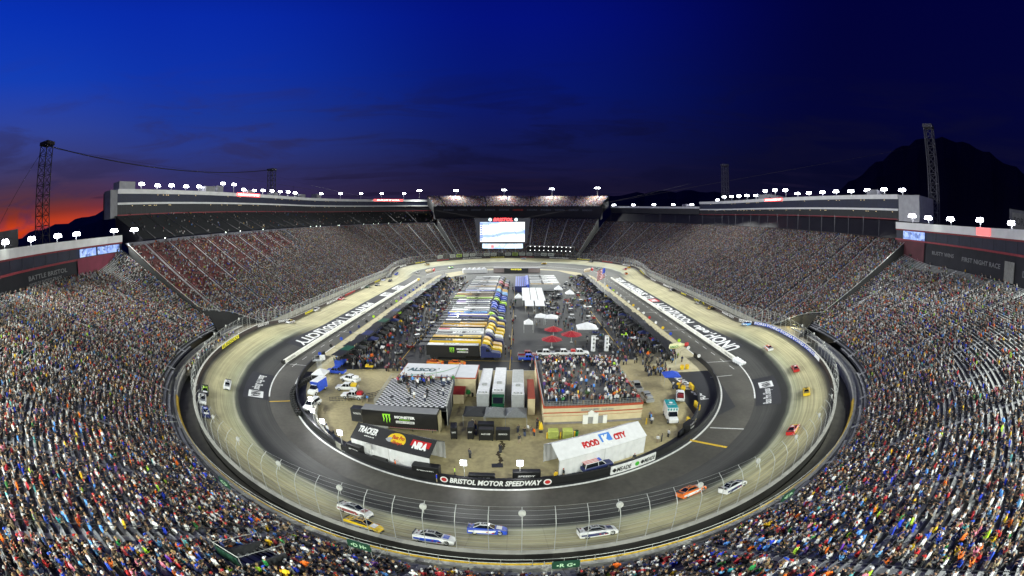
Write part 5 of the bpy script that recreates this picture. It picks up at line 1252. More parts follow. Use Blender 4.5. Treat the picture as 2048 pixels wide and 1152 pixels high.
for i,(x,y) in enumerate(((3,2.6),(6.4,2.0),(9.6,3.2),(12.3,9.2),(11.8,6.5))):
    t=thing('lounge_table','low dark table set on the checkered deck, %s from front left'%nth(i+1),'table',(-27.6+x-.04*y,71.6+y+.04*x,DH+.02),random.random()); b=MB(); b.tube((0,0,.68),(0,0,.74),.5,12); b.build('tabletop',paint('dark grey'),t); b=MB(); b.tube((0,0,0),(0,0,.68),.06,6); b.tube((0,0,0),(0,0,.04),.3,8); b.build('pedestal',M_DSTEEL,t)
# monster trailer in front
mt=thing('display_trailer','big black display trailer with bright green claw emblem before checkered deck','trailer',(-29.6,70.4,0),D2R(-1.0))
b=MB(); b.bev(0,14.9,-1.3,1.3,.7,4.0,.07); b.build('body',mat('trailer_black',(.012,.012,.013),.3,0,.1,1,coat=.4),mt); b=MB(); b.bev(.05,14.85,-1.2,1.2,4.0,4.12,.02); b.build('roof',mat('trailer_roof_grey',(.22,.22,.23),.6,0,.1,1),mt)
b=MB(); b.box(.5,5.2,-1.35,-1.3,.45,.85); b.box(.3,14.8,-1.33,-1.305,.66,.72); b.build('skirt_rail',M_STEEL,mt)
b=MB()
for i in range(24): b.box(5.6+i*.38,5.6+i*.38+.19,-1.335,-1.306,.73,.8)
b.build('reflector_strip',paint('red'),mt)
for x in(1.9,4.6):
    o=wheel_mb(x,-1.12,.45,.35).build('wheel',M_RUB,mt); bb=MB(); bb.tube((x,-1.3,.45),(x,-1.32,.45),.28,10); bb.build('rim',M_STEEL,o)
for x in(10,13.8): b=MB(); b.tube((x,-1,0),(x,-1,.7),.08,5); b.tube((x,1,0),(x,1,.7),.08,5); b.build('support_leg',M_DSTEEL,mt)
monster(mt,(7.6,-1.32,2.5),(1,0,0),.95)
b=MB(); b.box(15.0,15.25,-1.1,1.1,.2,3.9); b.build('end_frame',mat('end_frame_tan',(.3,.26,.15),.7,0,.2,1),mt)
t=thing('equipment_box','dark grey box with lettering at the left end of the display trailer','equipment box',(-31.4,72.2,0),-.05); b=MB(); b.bev(-1.5,1.3,-.9,.9,.3,2.9,.06); b.build('box',paint('dark grey'),t); b=MB(); panel(b,'TICKETS',(-.1,-.93,1.9),(1,0,0),(0,0,1),1.7,.4); b.build('lettering',M_WHITE,t); b=MB(); b.box(-1.5,1.3,-.95,-.9,.1,.35); b.build('base',M_DSTEEL,t)
# frame tents
def tent(name,label,loc,rz,L_,W_,eave,ridge,roofm,wallm,openend=None,walls=(1,1,1,1),group=None):
    t=thing(name,label,'tent',loc,rz,group)
    x0,x1,y0,y1=-L_/2,L_/2,-W_/2,W_/2; o=.12
    b=MB(); b.add([(x0-o,y0-o,eave),(x1+o,y0-o,eave),(x1+o,0,ridge),(x0-o,0,ridge),(x0-o,y1+o,eave),(x1+o,y1+o,eave)],[(0,1,2,3),(3,2,5,4)])
    b.add([(x0-o,y0-o,eave-.05),(x1+o,y0-o,eave-.05),(x1+o,0,ridge-.05),(x0-o,0,ridge-.05),(x0-o,y1+o,eave-.05),(x1+o,y1+o,eave-.05)],[(3,2,1,0),(4,5,2,3)]); b.build('roof',roofm,t)
    b=MB(); n=int(L_/1.1)
    def pleat(ya,side):
        v=[]
        for i in range(n*2+1):
            x=x0+(x1-x0)*i/(n*2); q=ya+(.035 if i%2 else -.035); v+=[(x,q,0),(x,q,eave)]
        b.add(v,[(2*i,2*i+2,2*i+3,2*i+1) for i in range(n*2)])
    if walls[0]: pleat(y0,0)
    if walls[1]: pleat(y1,1)
    if walls[2]: b.add([(x0,y0,0),(x0,y1,0),(x0,y1,eave),(x0,0,ridge),(x0,y0,eave)],[(0,1,2,3,4)])
    if walls[3]: b.add([(x1,y0,0),(x1,y1,0),(x1,y1,eave),(x1,0,ridge),(x1,y0,eave)],[(0,1,2,3,4)])
    if any(walls): b.build('side_wall',wallm,t)
    b=MB(); m=max(2,int(L_/3.8)+1)
    for i in range(m):
        x=x0+(x1-x0)*i/(m-1)
        for yy in(y0+.06,y1-.06): b.tube((x,yy,0),(x,yy,eave),.05,5)
        b.tube((x,y0,eave),(x,0,ridge-.06),.04,4); b.tube((x,y1,eave),(x,0,ridge-.06),.04,4)
    b.split('frame_pole',M_STEEL,t); return t
def on_roof(L_,W_,eave,ridge,sg,x,k,z=.03):
    """point on the roof slope: x along, k 0 at ridge .. 1 at eave, sg side"""
    return (x,sg*W_/2*k,ridge+(eave-ridge)*k+z)
T1=dict(L_=15.2,W_=5.6,eave=3.2,ridge=4.9)
bp=tent('marquee_tent','long white sided marquee with black roof and round yellow logo',(-20.0,59.9,0),D2R(-16.5),roofm=mat('roof_black_canvas',(.014,.014,.015),.6,0,.2,2),wallm=M_TENT,walls=(1,1,1,0),**T1)
def rooftext(mb,t_,T,sg,x0,x1,k0,k1,mi=0,shear=0,bold=.04):
    # reads correctly from the outer (sg) side
    def fn(a,b_):
        x=(x0+x1)/2+(x1-x0)*a*(1 if sg<0 else -1); k=(k0+k1)/2-(k1-k0)*b_; return on_roof(T['L_'],T['W_'],T['eave'],T['ridge'],sg,x,k,.05)
    text(mb,t_,fn,mi,shear,bold)
b=MB(); rooftext(b,'TRACKER',T1,-1,-6.9,-3.0,.15,.55,0,.15); rooftext(b,'OFF ROAD',T1,-1,-5.3,-3.2,.66,.86,0); rooftext(b,'NRA',T1,-1,4.0,6.6,.3,.78,0,.15,.07)
rooftext(b,'TRACKER',T1,1,-6.4,-2.6,.25,.65,0,.15); rooftext(b,'NRA',T1,1,3.6,6.4,.25,.7,0,.15,.07); b.build('roof_lettering',M_WHITE,bp)
b=MB(); b.add([on_roof(15.2,5.6,3.2,4.9,-1,x,k,.04) for x,k in((3.7,.22),(7.1,.22),(6.9,.86),(3.5,.86))],[(0,1,2,3)]); b.add([on_roof(15.2,5.6,3.2,4.9,-1,x,k,.04) for x,k in((-6.9,.66),(-5.4,.66),(-5.4,.86),(-7,.86))],[(0,1,2,3)]); b.build('red_panel',paint('red'),bp)
b=MB(); b.add([on_roof(15.2,5.6,3.2,4.9,-1,.9+1.75*math.cos(a*math.pi/14),.5+.42*math.sin(a*math.pi/14),.045) for a in range(28)],[tuple(reversed(range(28)))]); b.add([on_roof(15.2,5.6,3.2,4.9,1,.4+1.75*math.cos(a*math.pi/14),.5+.42*math.sin(a*math.pi/14),.045) for a in range(28)],[tuple(range(28))]); b.build('round_logo',paint('yellow'),bp)
b=MB(); rooftext(b,'Bass Pro',T1,-1,.0,2.3,.22,.46,0,.15); rooftext(b,'Shops',T1,-1,.3,2.2,.54,.76,0,.15); b.v=[(p[0],p[1],p[2]+.02) for p in b.v]; b.build('logo_lettering',mat('logo_red',(.4,.04,.01),.6,0,0),bp)
b=MB(); b.add([on_roof(15.2,5.6,3.2,4.9,-1,x,k,.07) for x,k in((-1.1,.55),(-.5,.4),(.2,.42),(-.1,.55),(.1,.68),(-.6,.66))],[(0,1,2,3,4,5)]); b.build('fish_logo',paint('silver'),bp)
T2=dict(L_=16.6,W_=5.4,eave=3.4,ridge=5.0)
ft=tent('marquee_tent','long all white marquee with red roof lettering and blue square',(12.8,60.6,0),D2R(23),roofm=M_TENT,wallm=M_TENT,walls=(1,1,0,1),**T2)
b=MB(); rooftext(b,'FOOD',T2,-1,-3.6,-.6,.35,.8,0,0,.07); rooftext(b,'CITY',T2,-1,2.3,4.8,.35,.8,0,0,.07); b.build('roof_lettering',paint('red'),ft)
b=MB(); rooftext(b,'FOOD',T2,1,-3.6,-.6,.3,.8,0,0,.07); rooftext(b,'CITY',T2,1,2.3,4.8,.3,.8,0,0,.07); b.build('faded_roof_lettering',mat('muted_red',(.2,.08,.1),.7,0,0),ft)
b=MB(); 
for sg in(-1,1): b.add([on_roof(16.6,5.4,3.4,5.0,sg,x,k,.045) for x,k in((-.2,.15),(1.9,.15),(2.0,.95),(-.1,.95))],[(0,1,2,3) if sg<0 else (3,2,1,0)])
b.build('blue_square',mat('logo_blue',(.06,.22,.65),.6,0,.05,1),ft)
b=MB(); rooftext(b,'K',T2,-1,.2,1.6,.25,.85,0,0,.08); b.v=[(p[0],p[1],p[2]+.02) for p in b.v]; b.build('logo_letter',M_WHITE,ft)
# pop-up canopies
def canopy(label,x,y,w,d,eave,peak,col,rz=0,group=None,legs=True,hang=.25):
    t=thing('canopy_tent',label,'canopy',(x,y,0),rz,group)
    m=M_TENT if col=='white' else cloth(col)
    b=MB(); b.add([(-w/2,-d/2,eave),(w/2,-d/2,eave),(w/2,d/2,eave),(-w/2,d/2,eave),(0,0,peak),(-w/2,-d/2,eave-hang),(w/2,-d/2,eave-hang),(w/2,d/2,eave-hang),(-w/2,d/2,eave-hang)],[(0,1,4),(1,2,4),(2,3,4),(3,0,4),(0,5,6,1),(1,6,7,2),(2,7,8,3),(3,8,5,0)]); b.build('roof',m,t)
    b=MB()
    for i in(-1,1):
        for j in(-1,1): b.tube((i*w/2,j*d/2,0),(i*w/2,j*d/2,eave),.04,4); 
    b.split('pole',M_STEEL,t); return t
canopy('black pop up canopy, left of the grey pair before trailers',-8.3,74.3,4.2,4.2,2.5,3.3,'dark grey')
canopy('grey pop up canopy, left of the matching grey pair',-4.4,74.0,4.0,4,2.5,3.6,'grey',group='grey canopies'); canopy('grey pop up canopy, right of the matching grey pair',-.4,74.0,4.0,4,2.5,3.6,'grey',group='grey canopies')
canopy('small white canopy behind the blue ambulance',-49.0,90.9,3.6,3.6,2.5,3.6,'white'); canopy('blue pop up canopy standing alone at the right infield',37.2,92.6,4.2,3.6,2.4,3.4,'blue',-.1)
canopy('white canopy tent nearest the red parasols on the right',23.2,139.5,7,6,2.8,4.6,'white',-.05); canopy('white canopy, left half of the long middle white tent',8.3,157.2,4.2,5,2.7,3.8,'white',-.15); canopy('white canopy, right half of the long middle white tent',12.2,155.6,5,5,2.7,3.8,'white',-.15)
canopy('tall narrow white canopy beside the central lane',3.4,144.5,3.2,4.2,3.2,4.6,'white')
canopy('small white peaked canopy, left of the far pair',21,222,4.4,4.4,2.8,4.8,'white'); canopy('small white peaked canopy, right of the far pair',25.4,208.5,4.4,4.4,2.8,4.8,'white'); canopy('small white peaked canopy beside the big white awnings',-.2,197,3.6,3.6,2.8,4.8,'white')
for i,(x0,x1,y0,y1) in enumerate(((1.6,5.3,189,221),(5.6,8.6,188,221),(8.9,12,188,221),(2.6,6.4,176,186),(7,11,176,186))):
    t=thing('white_awning','flat white awning, %s of five beyond the middle tents'%nth(i+1),'awning',(0,0,0)); b=MB(); b.add([(x0,y0,2.9),(x1,y0,2.9),(x1,y1,3.6),(x0,y1,3.6),(x0,y0,2.75),(x1,y0,2.75),(x1,y1,3.45),(x0,y1,3.45)],[(0,1,2,3),(7,6,5,4),(0,4,5,1),(1,5,6,2),(2,6,7,3),(3,7,4,0)]); b.build('canvas',M_TENT,t); b=MB()
    for x in(x0+.2,x1-.2):
        for y in(y0+.2,y1-.2): b.tube((x,y,0),(x,y,2.8),.05,4)
    b.build('pole',M_STEEL,t)
def parasol(label,x,y,r,h):
    t=thing('parasol',label,'parasol',(x,y,0),0,'large red parasols'); b=MB(); n=8; ring=[(r*math.cos(2*math.pi*(i+.5)/n),r*math.sin(2*math.pi*(i+.5)/n),h-1.25) for i in range(n)]
    b.add(ring+[(0,0,h)],[(i,(i+1)%n,n) for i in range(n)]); b.build('canopy',mat('parasol_red',(.3,.01,.02),.7,0,.15,2),t); b=MB()
    for p in ring: b.tube(p,(0,0,h+.02),.03,3)
    b.build('rib',mat('parasol_rib',(.6,.15,.12),.7,0,0),t); b=MB(); b.tube((0,0,0),(0,0,h+.2),.07,6); b.tube((0,0,0),(0,0,.25),.45,10); b.build('pole',M_STEEL,t)
parasol('large red parasol, nearest of the three',10.1,124.8,3.3,3.9); parasol('large red parasol, farthest of the three',11.5,136.6,3.2,3.9); parasol('large red parasol, rightmost of the three',16.8,130.4,3.5,3.9)
for i,x in enumerate((22.3,26.4)):
    t=thing('banner_column','white cylindrical banner column, %s of the pair'%['left','right'][i],'banner',(x,121,0)); b=MB(); b.tube((0,0,0),(0,0,4.6),.65,12); b.build('column',M_TENT,t); b=MB(); b.tube((0,0,4.6),(0,0,4.75),.7,12); b.tube((0,0,0),(0,0,.2),.75,12); b.build('ring',M_STEEL,t); b=MB()
    for z in(1.3,2.6,3.8): disc(b,(0,-.67,z),(1,0,0),(0,0,1),.3,.3)
    b.build('emblem',paint('grey'),t)
# wheeled black equipment cases
for i,(x,y,w,d,h,rz,lab) in enumerate(((-11.6,68.2,1.2,2.4,2.4,.12,'narrow black equipment case, leftmost of the row before the canopies'),(-8.5,68.4,1.1,2.6,2.6,0,'narrow tall black equipment case, second of the row before the canopies'),(-5.9,69.8,3.0,1.4,2.3,0,'wide black equipment case behind the widest lettered one'),(-5.7,67.4,2.6,1.3,2.4,0,'wide black case with white lettering before the black canopy'),(-2.7,67.6,2.5,1.3,2.3,0,'black case with white lettering before the grey canopies'),
 (-27.3,59.0,3.4,1.4,2.2,-.35,'black case with white lettering at left end of the black roofed marquee'),(-14.0,54.6,4.4,1.3,2.2,-.12,'long black case at the right end of the black roofed marquee'),(-5.4,53.8,4.0,.9,1.5,0,'low black case behind the wall left of the pair by lamp stands'),(1.3,54.2,4.2,1.0,2.0,.02,'black case with white ring emblem behind the wall at centre'),(-22.6,57.2,3.0,1.0,1.0,-.3,'low twin black box beside the long marquee wall'),(32.1,67.2,2.6,1.6,2.2,.75,'black case standing by the wall at the right infield edge'))):
    t=thing('equipment_case',lab,'equipment case',(x,y,0),rz,'black equipment cases'); b=MB(); b.bev(-w/2,w/2,-d/2,d/2,.18,h,.08); b.build('case',paint('black'),t)
    b=MB(); panel(b,['SUNOCO','BMS','NASCAR','RACE CHEF','SUNOCO','MOTION','FORWARD','RACE CHEF','SPEEDY','BMS','NASCAR'][i],(0,-d/2-.02,h*.62),(1,0,0),(0,0,1),w*.62,.32,0,.15); b.build('lettering',M_WHITE,t)
    b=MB()
    for sx in(-1,1):
        for sy in(-1,1): b.tube((sx*(w/2-.15),sy*(d/2-.15)-.04,.1),(sx*(w/2-.15),sy*(d/2-.15)+.04,.1),.1,8)
    b.split('castor',M_RUB,t)
# portable light stands at the infield edge
for i,(x,y,h) in enumerate(((-8.0,53.7,3.6),(.3,54.0,3.6),(-30.2,59.7,3.8),(-24.2,57.4,3.0),(-35.6,63.8,3.4),(-39.9,68.1,3.2),(-42.9,73.3,3.2),(7.4,56.2,3.2),(17.4,60.6,3.2))):
    lab=['portable lamp stand behind the speedway lettering left of centre','portable lamp stand before the black case with ring emblem','portable lamp stand left of the black roofed marquee','unlit portable lamp stand at the long white wall of the marquee','third lit lamp stand along the left infield wall','second lit lamp stand along the left infield wall','first lit lamp stand along the left infield wall','portable lamp stand at the left of the long white marquee wall','portable lamp stand at the middle of the long white marquee wall'][i]
    t=thing('lamp_stand',lab,'lamp stand',(x,y,0),0,'portable lamp stands around the infield'); b=MB(); b.tube((0,0,0),(0,0,h),.05,5); b.tube((-.4,-.3,0),(.4,.3,.02),.05,4); b.tube((-.4,.3,0),(.4,-.3,.02),.05,4); b.build('pole',M_STEEL,t)
    b=MB(); b.bev(-.5,.5,-.12,.12,h-.55,h+.5,.05); b.build('lamp_housing',M_STEEL,t)
    lit=i not in(3,7,8)
    b=MB(); b.box(-.46,.46,-.17,-.12,h-.5,h+.45); b.build('lamp_panel',mat('panel_lamp_lit',(1,1,1),.3,0,0,emit=9,ecol=(.85,.95,1)) if lit else mat('panel_lamp_unlit',(.6,.6,.6),.3,0,0),t)
    if lit:
        ld=bpy.data.lights.new('stand_lamp','POINT'); ld.energy=450; ld.shadow_soft_size=.3; o=bpy.data.objects.new('stand_lamp',ld); COL.objects.link(o); o.location=(x,y-.5,h)
# drain cover strip
t=thing('floor_mat','dark floor mat lying on the infield at end of a wet trail','mat',(-3.3,58.6,.02),.1); b=MB(); b.box(-.9,.9,-.6,.6,0,.03); b.build('mat',M_DSTEEL,t)
b=MB(); pts=[]; 
v=[]
for i in range(24):
    y=59+8.0*i/23; w=.28+.14*math.sin(i*2.3)+.08*math.sin(i*5.1); x=-3.2+.35*math.sin(i*.45)+.02*i; v+=[(x-w,y,.012),(x+w,y,.012)]
b.add(v,[(2*i,2*i+1,2*i+3,2*i+2) for i in range(23)]); struct(b.build('wet_trail',mat('wet_concrete',(.07,.055,.03),.25,0,.2,2)))
# american flag
t=thing('flagpole','tall flagpole flying a striped flag with blue canton on right pit side','flagpole',(41,198,0)); b=MB(); b.tube((0,0,0),(0,0,17),.12,6,0,.07); b.build('pole',M_STEEL,t)
def wave(x,z): return .5*math.sin(x*1.3+z*.5)*min(1,x/1.5)
fl=[]
b=MB()
for r in range(13):
    z1=17-.36*r; z0=z1-.36; v=[]; n=10; xs=[8*.9*i/n for i in range(n+1)]
    for x in xs: dz=-.28*x; v+=[(-x*.55,wave(x,z0)-.0,z0+dz),(-x*.55,wave(x,z1),z1+dz)]
    b.add(v,[(2*i,2*i+2,2*i+3,2*i+1) for i in range(n)],r%2)
    if r<7:
        v=[(-x*.55,wave(x,z)-.02*1,z-.28*x) for x in(0,.9,1.8,2.7) for z in(z0,z1)]; b.add([(a,c-.05,d) for a,c,d in v],[(2*i,2*i+2,2*i+3,2*i+1) for i in range(3)],2)
b.build('flag',[paint('red'),paint('white'),paint('blue')],t)
# signal/sign gantry on the right pit end: big yellow-white bottle shaped balloon sign
t=thing('inflatable_sign','tilted pale yellow inflatable sign with red cap above right pit crews','inflatable sign',(43.5,106,0),-.5); b=MB(); rr=[]
for x,r in((-2.4,.3),(-2.2,.75),(.6,.85),(1.3,.45),(2.0,.35)): rr.append([(x,r*math.cos(a*math.pi/5),5.6+x*.25+r*math.sin(a*math.pi/5)) for a in range(10)])
b.loft(rr); b.build('balloon',mat('balloon_pale',(.75,.72,.4),.5,0,.1,1),t); b=MB(); b.loft([[(x,r*math.cos(a*math.pi/5),5.6+x*.25+r*math.sin(a*math.pi/5)) for a in range(10)] for x,r in((2.0,.5),(2.7,.6),(3.1,.35))]); b.build('cap',paint('red'),t); b=MB(); panel(b,'SUNOCO',(-.8,-.88,5.4),(1,0,.25),(-.25,0,1),2.4,.6); b.build('lettering',paint('green'),t); b=MB(); b.tube((0,0,0),(0,0,4.8),.08,5); b.build('pole',M_STEEL,t)
for i,(x,y) in enumerate(((-62,291),(49,297))):
    t=thing('inflatable_sign','small pale inflatable sign with red cap at the far %s end of pit road'%['left','right'][i],'inflatable sign',(x,y,0)); b=MB(); b.loft([[(q,r*math.cos(a*math.pi/4),4.5+q*.2+r*math.sin(a*math.pi/4)) for a in range(8)] for q,r in((-3,.6),(-2.6,1.2),(1,1.3),(2,.6))]); b.build('balloon',mat('balloon_white',(.75,.65,.5),.5,0,.1,1),t); b=MB(); b.loft([[(q,r*math.cos(a*math.pi/4),4.5+q*.2+r*math.sin(a*math.pi/4)) for a in range(8)] for q,r in((2,.8),(3,1.2),(3.6,.6))]); b.build('cap',paint('red'),t); b=MB(); b.tube((0,0,0),(0,0,4),.1,5); b.build('pole',M_STEEL,t)
# scoring platform at left pit entry
t=thing('camera_platform','grey camera platform with pale box at left pit entry','camera platform',(-52.5,97.2,0),.2); b=MB(); 
for i in(-1,1):
    for j in(-1,1): b.tube((i*.5,j*.5,0),(i*.5,j*.5,3.4),.05,4); b.tube((i*.5,j*.5,.2),(-i*.5,j*.5,3.2),.03,4)
b.box(-1.4,1.4,-1,1,3.4,3.5)
for i in(-1,1): b.tube((-1.4,i,3.5),(-1.4,i,4.4),.04,4); b.tube((1.4,i,3.5),(1.4,i,4.4),.04,4); b.tube((-1.4,i,4.4),(1.4,i,4.4),.04,4)
b.build('scaffold',M_STEEL,t); b=MB(); b.bev(.5,1.9,-.4,.4,3.6,4.8,.06); b.build('box',paint('white'),t)
# tyre barrier at the left infield edge with yellow ends
t=thing('tyre_barrier','curved dark stacked tyre barrier around the left infield edge','tyre barrier'); b=MB()
for i in range(26):
    k=i/25; x=-51.6+3.2*math.sin(k*math.pi)*-1+(k**2)*6.0; y=95.0-24*k
    for j in range(3):
        for l in(0,.75): b.tube((x+l,y,j*.32),(x+l,y,j*.32+.28),.36,7)
b.build('tyre_stack',M_RUB,t)
t=thing('barrier_fence','low dark crash barrier curving behind the parked white pickup','barrier'); b=MB()
pp=[(-41.5,79.5),(-38,80.6),(-35,82.0),(-32,84.4),(-30,88),(-29.5,92.5)]
for (x,y),(x2,y2) in zip(pp,pp[1:]):
    for z in(.3,.7,1.1): b.tube((x,y,z),(x2,y2,z),.07,4)
    for q in range(5): 
        k=q/5; b.tube((x+(x2-x)*k,y+(y2-y)*k,0),(x+(x2-x)*k,y+(y2-y)*k,1.2),.04,4)
b.build('rails',M_DSTEEL,t)
t=thing('infield_wall','grey steel faced wall along the left edge of the sandy infield','wall'); P_=[(-43.2,75.8),(-41.6,71.5),(-38.6,67),(-34.8,62.8),(-30.5,59.6)]
b=MB(); 
for (x,y),(x2,y2) in zip(P_,P_[1:]): b.add([(x,y,0),(x2,y2,0),(x2,y2,1.3),(x,y,1.3),(x+.35,y+.2,0),(x2+.35,y2+.2,0),(x2+.35,y2+.2,1.3),(x+.35,y+.2,1.3)],[(0,1,2,3),(3,2,6,7),(7,6,5,4)])
b.build('wall',M_CONC,t)
t=thing('barrier_wall','yellow tipped dark wall curving along the right infield edge','wall'); P_=[(42.2,90),(41.4,84),(39.2,78),(36,72.5),(32.5,68),(29.5,65.2)]
b=MB()
for (x,y),(x2,y2) in zip(P_,P_[1:]): b.add([(x,y,0),(x2,y2,0),(x2,y2,1.3),(x,y,1.3),(x-.35,y+.2,0),(x2-.35,y2+.2,0),(x2-.35,y2+.2,1.3),(x-.35,y+.2,1.3)],[(3,2,1,0),(7,6,2,3),(4,5,6,7)])
b.build('wall',paint('dark grey'),t); b=MB()
for x,y in((41.9,88.4),(38.9,77.6),(34.2,70.2)): b.bev(x-.9,x-.4,y-1.4,y+1.4,0,1.25,.1)
b.build('yellow_pad',paint('yellow'),t)
for i,(x,y) in enumerate(((44,102.2),(45.6,102.4),(38.7,87.6),(38.6,89.4))):
    t=thing('water_barrel','yellow barrel, %s of the %s pair on right infield'%(['left','right','near','far'][i],'pit end' if i<2 else 'lane side'),'barrel',(x,y,0)); b=MB(); b.loft([[ (r*math.cos(a*math.pi/6),r*math.sin(a*math.pi/6),z) for a in range(12)] for z,r in((0,.5),(.6,.58),(1.2,.52))]); b.build('drum',paint('yellow'),t); b=MB(); b.tube((0,0,1.2),(0,0,1.28),.5,12); b.build('lid',paint('gold'),t)
# far pit building
t=thing('pit_building','long low pink walled building at the far end of the infield','building',(-19,318,0)); b=MB(); b.box(0,35,0,9,0,3); b.build('wall',mat('pale_pink_wall',(.42,.34,.32),.8,0,.15,.3),t); b=MB(); b.box(-.3,35.3,-.3,9.3,3,3.3); b.build('roof',mat('grey_roof',(.25,.24,.25),.7,0,.1,.5),t)
b=MB(); b.box(8,26,-1.5,-.4,0,3.4); b.build('dark_front',paint('dark grey'),t); b=MB(); panel(b,'GOODYEAR',(17,-1.55,2.5),(1,0,0),(0,0,1),8,1.0); b.build('lettering',mat('yellow_neon',(1,.9,.1),.5,0,0,emit=1.2),t)
t=thing('white_marquee','long white marquee at far left end of the infield','tent',(-33,316,0),.25); b=MB(); b.box(-9,9,-3,3,0,2.6); b.build('side_wall',M_TENT,t); b=MB()
for i in range(5): b.add([(-9+i*3.6,-3.1,2.6),(-5.4+i*3.6,-3.1,2.6),(-5.4+i*3.6,3.1,2.6),(-9+i*3.6,3.1,2.6),(-7.2+i*3.6,0,4.2)],[(0,1,4),(1,2,4),(2,3,4),(3,0,4)])
b.build('roof',M_TENT,t)
t=thing('garage_awning','blue striped garage building beside the far central lane','building',(-2.2,228,0)); b=MB(); b.box(0,6,0,42,0,3.2); b.build('wall',paint('navy'),t); b=MB()
for i in range(5): b.box(.4+i*1.15,1.0+i*1.15,-.02,42,3.2,3.3)
b.build('roof_strip',paint('blue'),t)
# ------------------------------------------------------------------ pit stalls
def pit_cart(c1,c2):
    t=thing('pit_cart','x','pit cart')
    b=MB(); b.bev(-1.6,1.6,-.7,.7,.3,1.6,.06); b.build('toolbox',paint(c1),t)
    b=MB(); b.add([(-2.0,-1.1,3.1),(2.0,-1.1,3.1),(2.0,1.1,3.0),(-2.0,1.1,3.0),(-2.0,-1.1,3.18),(2.0,-1.1,3.18),(2.0,1.1,3.08),(-2.0,1.1,3.08)],[(0,3,2,1),(4,5,6,7),(0,1,5,4),(1,2,6,5),(2,3,7,6),(3,0,4,7)]); b.build('canopy',paint(c2),t)
    b=MB()
    for i in(-1,1):
        for j in(-1,1): b.tube((i*1.5,j*.65,1.6),(i*1.8,j*1.0,3.1),.04,4)
    b.tube((0,0,3.1),(0,0,4.6),.03,4); b.build('frame',M_DSTEEL,t)
    b=MB()
    for k in(-1,0,1): b.bev(k*.95-.28,k*.95+.28,-.3,.25,1.6,2.05,.05); b.bev(k*.95-.28,k*.95+.28,.2,.3,2.0,2.6,.03)
    b.split('seat',paint('dark grey'),t)
    b=MB(); b.box(-.5,.5,-.75,-.7,2.1,2.6); b.build('monitor',mat('monitor_glow',(.2,.3,.5),.4,0,0,emit=.25,ecol=(.4,.6,1)),t)
    for i in(-1,1): wheel_mb(i*1.2,-.65,.3,.12).build('wheel',M_RUB,t); wheel_mb(i*1.2,.65,.3,.12).build('wheel',M_RUB,t)
    return t
pc=pit_cart('black','black')
for _c in pc.children: _c.scale=(1.3,1.3,1.15)
PCOL=['blue','navy','lime','black','dark green','dark grey','yellow','red','navy','black','black','dark grey','orange','black','grey','black','navy','white','black','dark red','blue','black','dark grey','black']
def tyres(): 
    t=thing('tyre_stack','x','tyre stack'); b=MB()
    for i in range(4):
        for j in(0,1): b.tube((j*.75,0,i*.3),(j*.75,0,i*.3+.27),.36,9)
    b.build('tyre',M_RUB,t); return t
ts=tyres(); first=[True,True]
for side,xb in((-1,-49.5),(1,44.2)):
    sd='left' if side<0 else 'right'; ya=104 if side<0 else 112
    for i in range(40):
        y=ya+i*4.45
        c1=PCOL[(i*7+(3 if side>0 else 0))%len(PCOL)]; c2='black' if (i*5+side)%4 else PCOL[(i*3+1)%len(PCOL)]
        lab='%s pit cart along the %s pit lane, %s with %s canopy'%(nth(i+1),sd,c1,c2)
        pos=(xb-side*rng.uniform(0,1.2)+0,y,0); rz=side*PI/2*-1+PI+rng.uniform(-.15,.15)
        if first[0]: o=pc; o.location=pos; o.rotation_euler=(0,0,rz); o['label']=lab; o['group']='pit carts along the pit lanes'; first[0]=False
        else: o=dup(pc,pos,rz,lab,'pit carts along the pit lanes')
        for ch in o.children:
            n=ch.name.split('.')[0]
            if n=='toolbox': recolour(ch,paint(c1))
            if n=='canopy': recolour(ch,paint(c2))
        lab='%s double tyre stack from the near end of the %s pit lane'%(nth(i+1),sd)
        pos=(xb-side*(3.4+rng.uniform(-.5,.5)),y+rng.uniform(-1.5,1.5),0)
        if first[1]: o=ts; o.location=pos; o['label']=lab; o['group']='tyre stacks along the pit lanes'; first[1]=False
        else: dup(ts,pos,rng.uniform(0,3),lab,'tyre stacks along the pit lanes')
# coloured equipment tables/cool boxes behind the carts
def kit():
    t=thing('equipment_table','x','equipment table'); b=MB(); b.bev(-1.1,1.1,-.5,.5,.7,.95,.04); b.bev(-.9,-.2,-.35,.35,.95,1.4,.05); b.build('top',paint('black'),t)
    b=MB(); b.box(-1.05,-.95,-.45,.45,0,.7); b.box(.95,1.05,-.45,.45,0,.7); b.split('trestle',M_DSTEEL,t); return t
kt=kit(); fk=True
for side,xb in((-1,-42.5),(1,37.5)):
    for i in range(44):
        y=(103 if side<0 else 116)+i*4.0+rng.uniform(-1,1); c=PCOL[int(rng.integers(len(PCOL)))]
        lab='%s equipment table behind the %s pit carts, %s top'%(nth(i+1),'left' if side<0 else 'right',c)
        pos=(xb+rng.uniform(-3.5,3.5),y,0)
        if fk: o=kt; o.location=pos; o['label']=lab; o['group']='equipment tables behind the pit carts'; fk=False
        else: o=dup(kt,pos,rng.uniform(0,3.1),lab,'equipment tables behind the pit carts')
        for ch in o.children:
            if ch.name.startswith('top'): recolour(ch,paint(c))
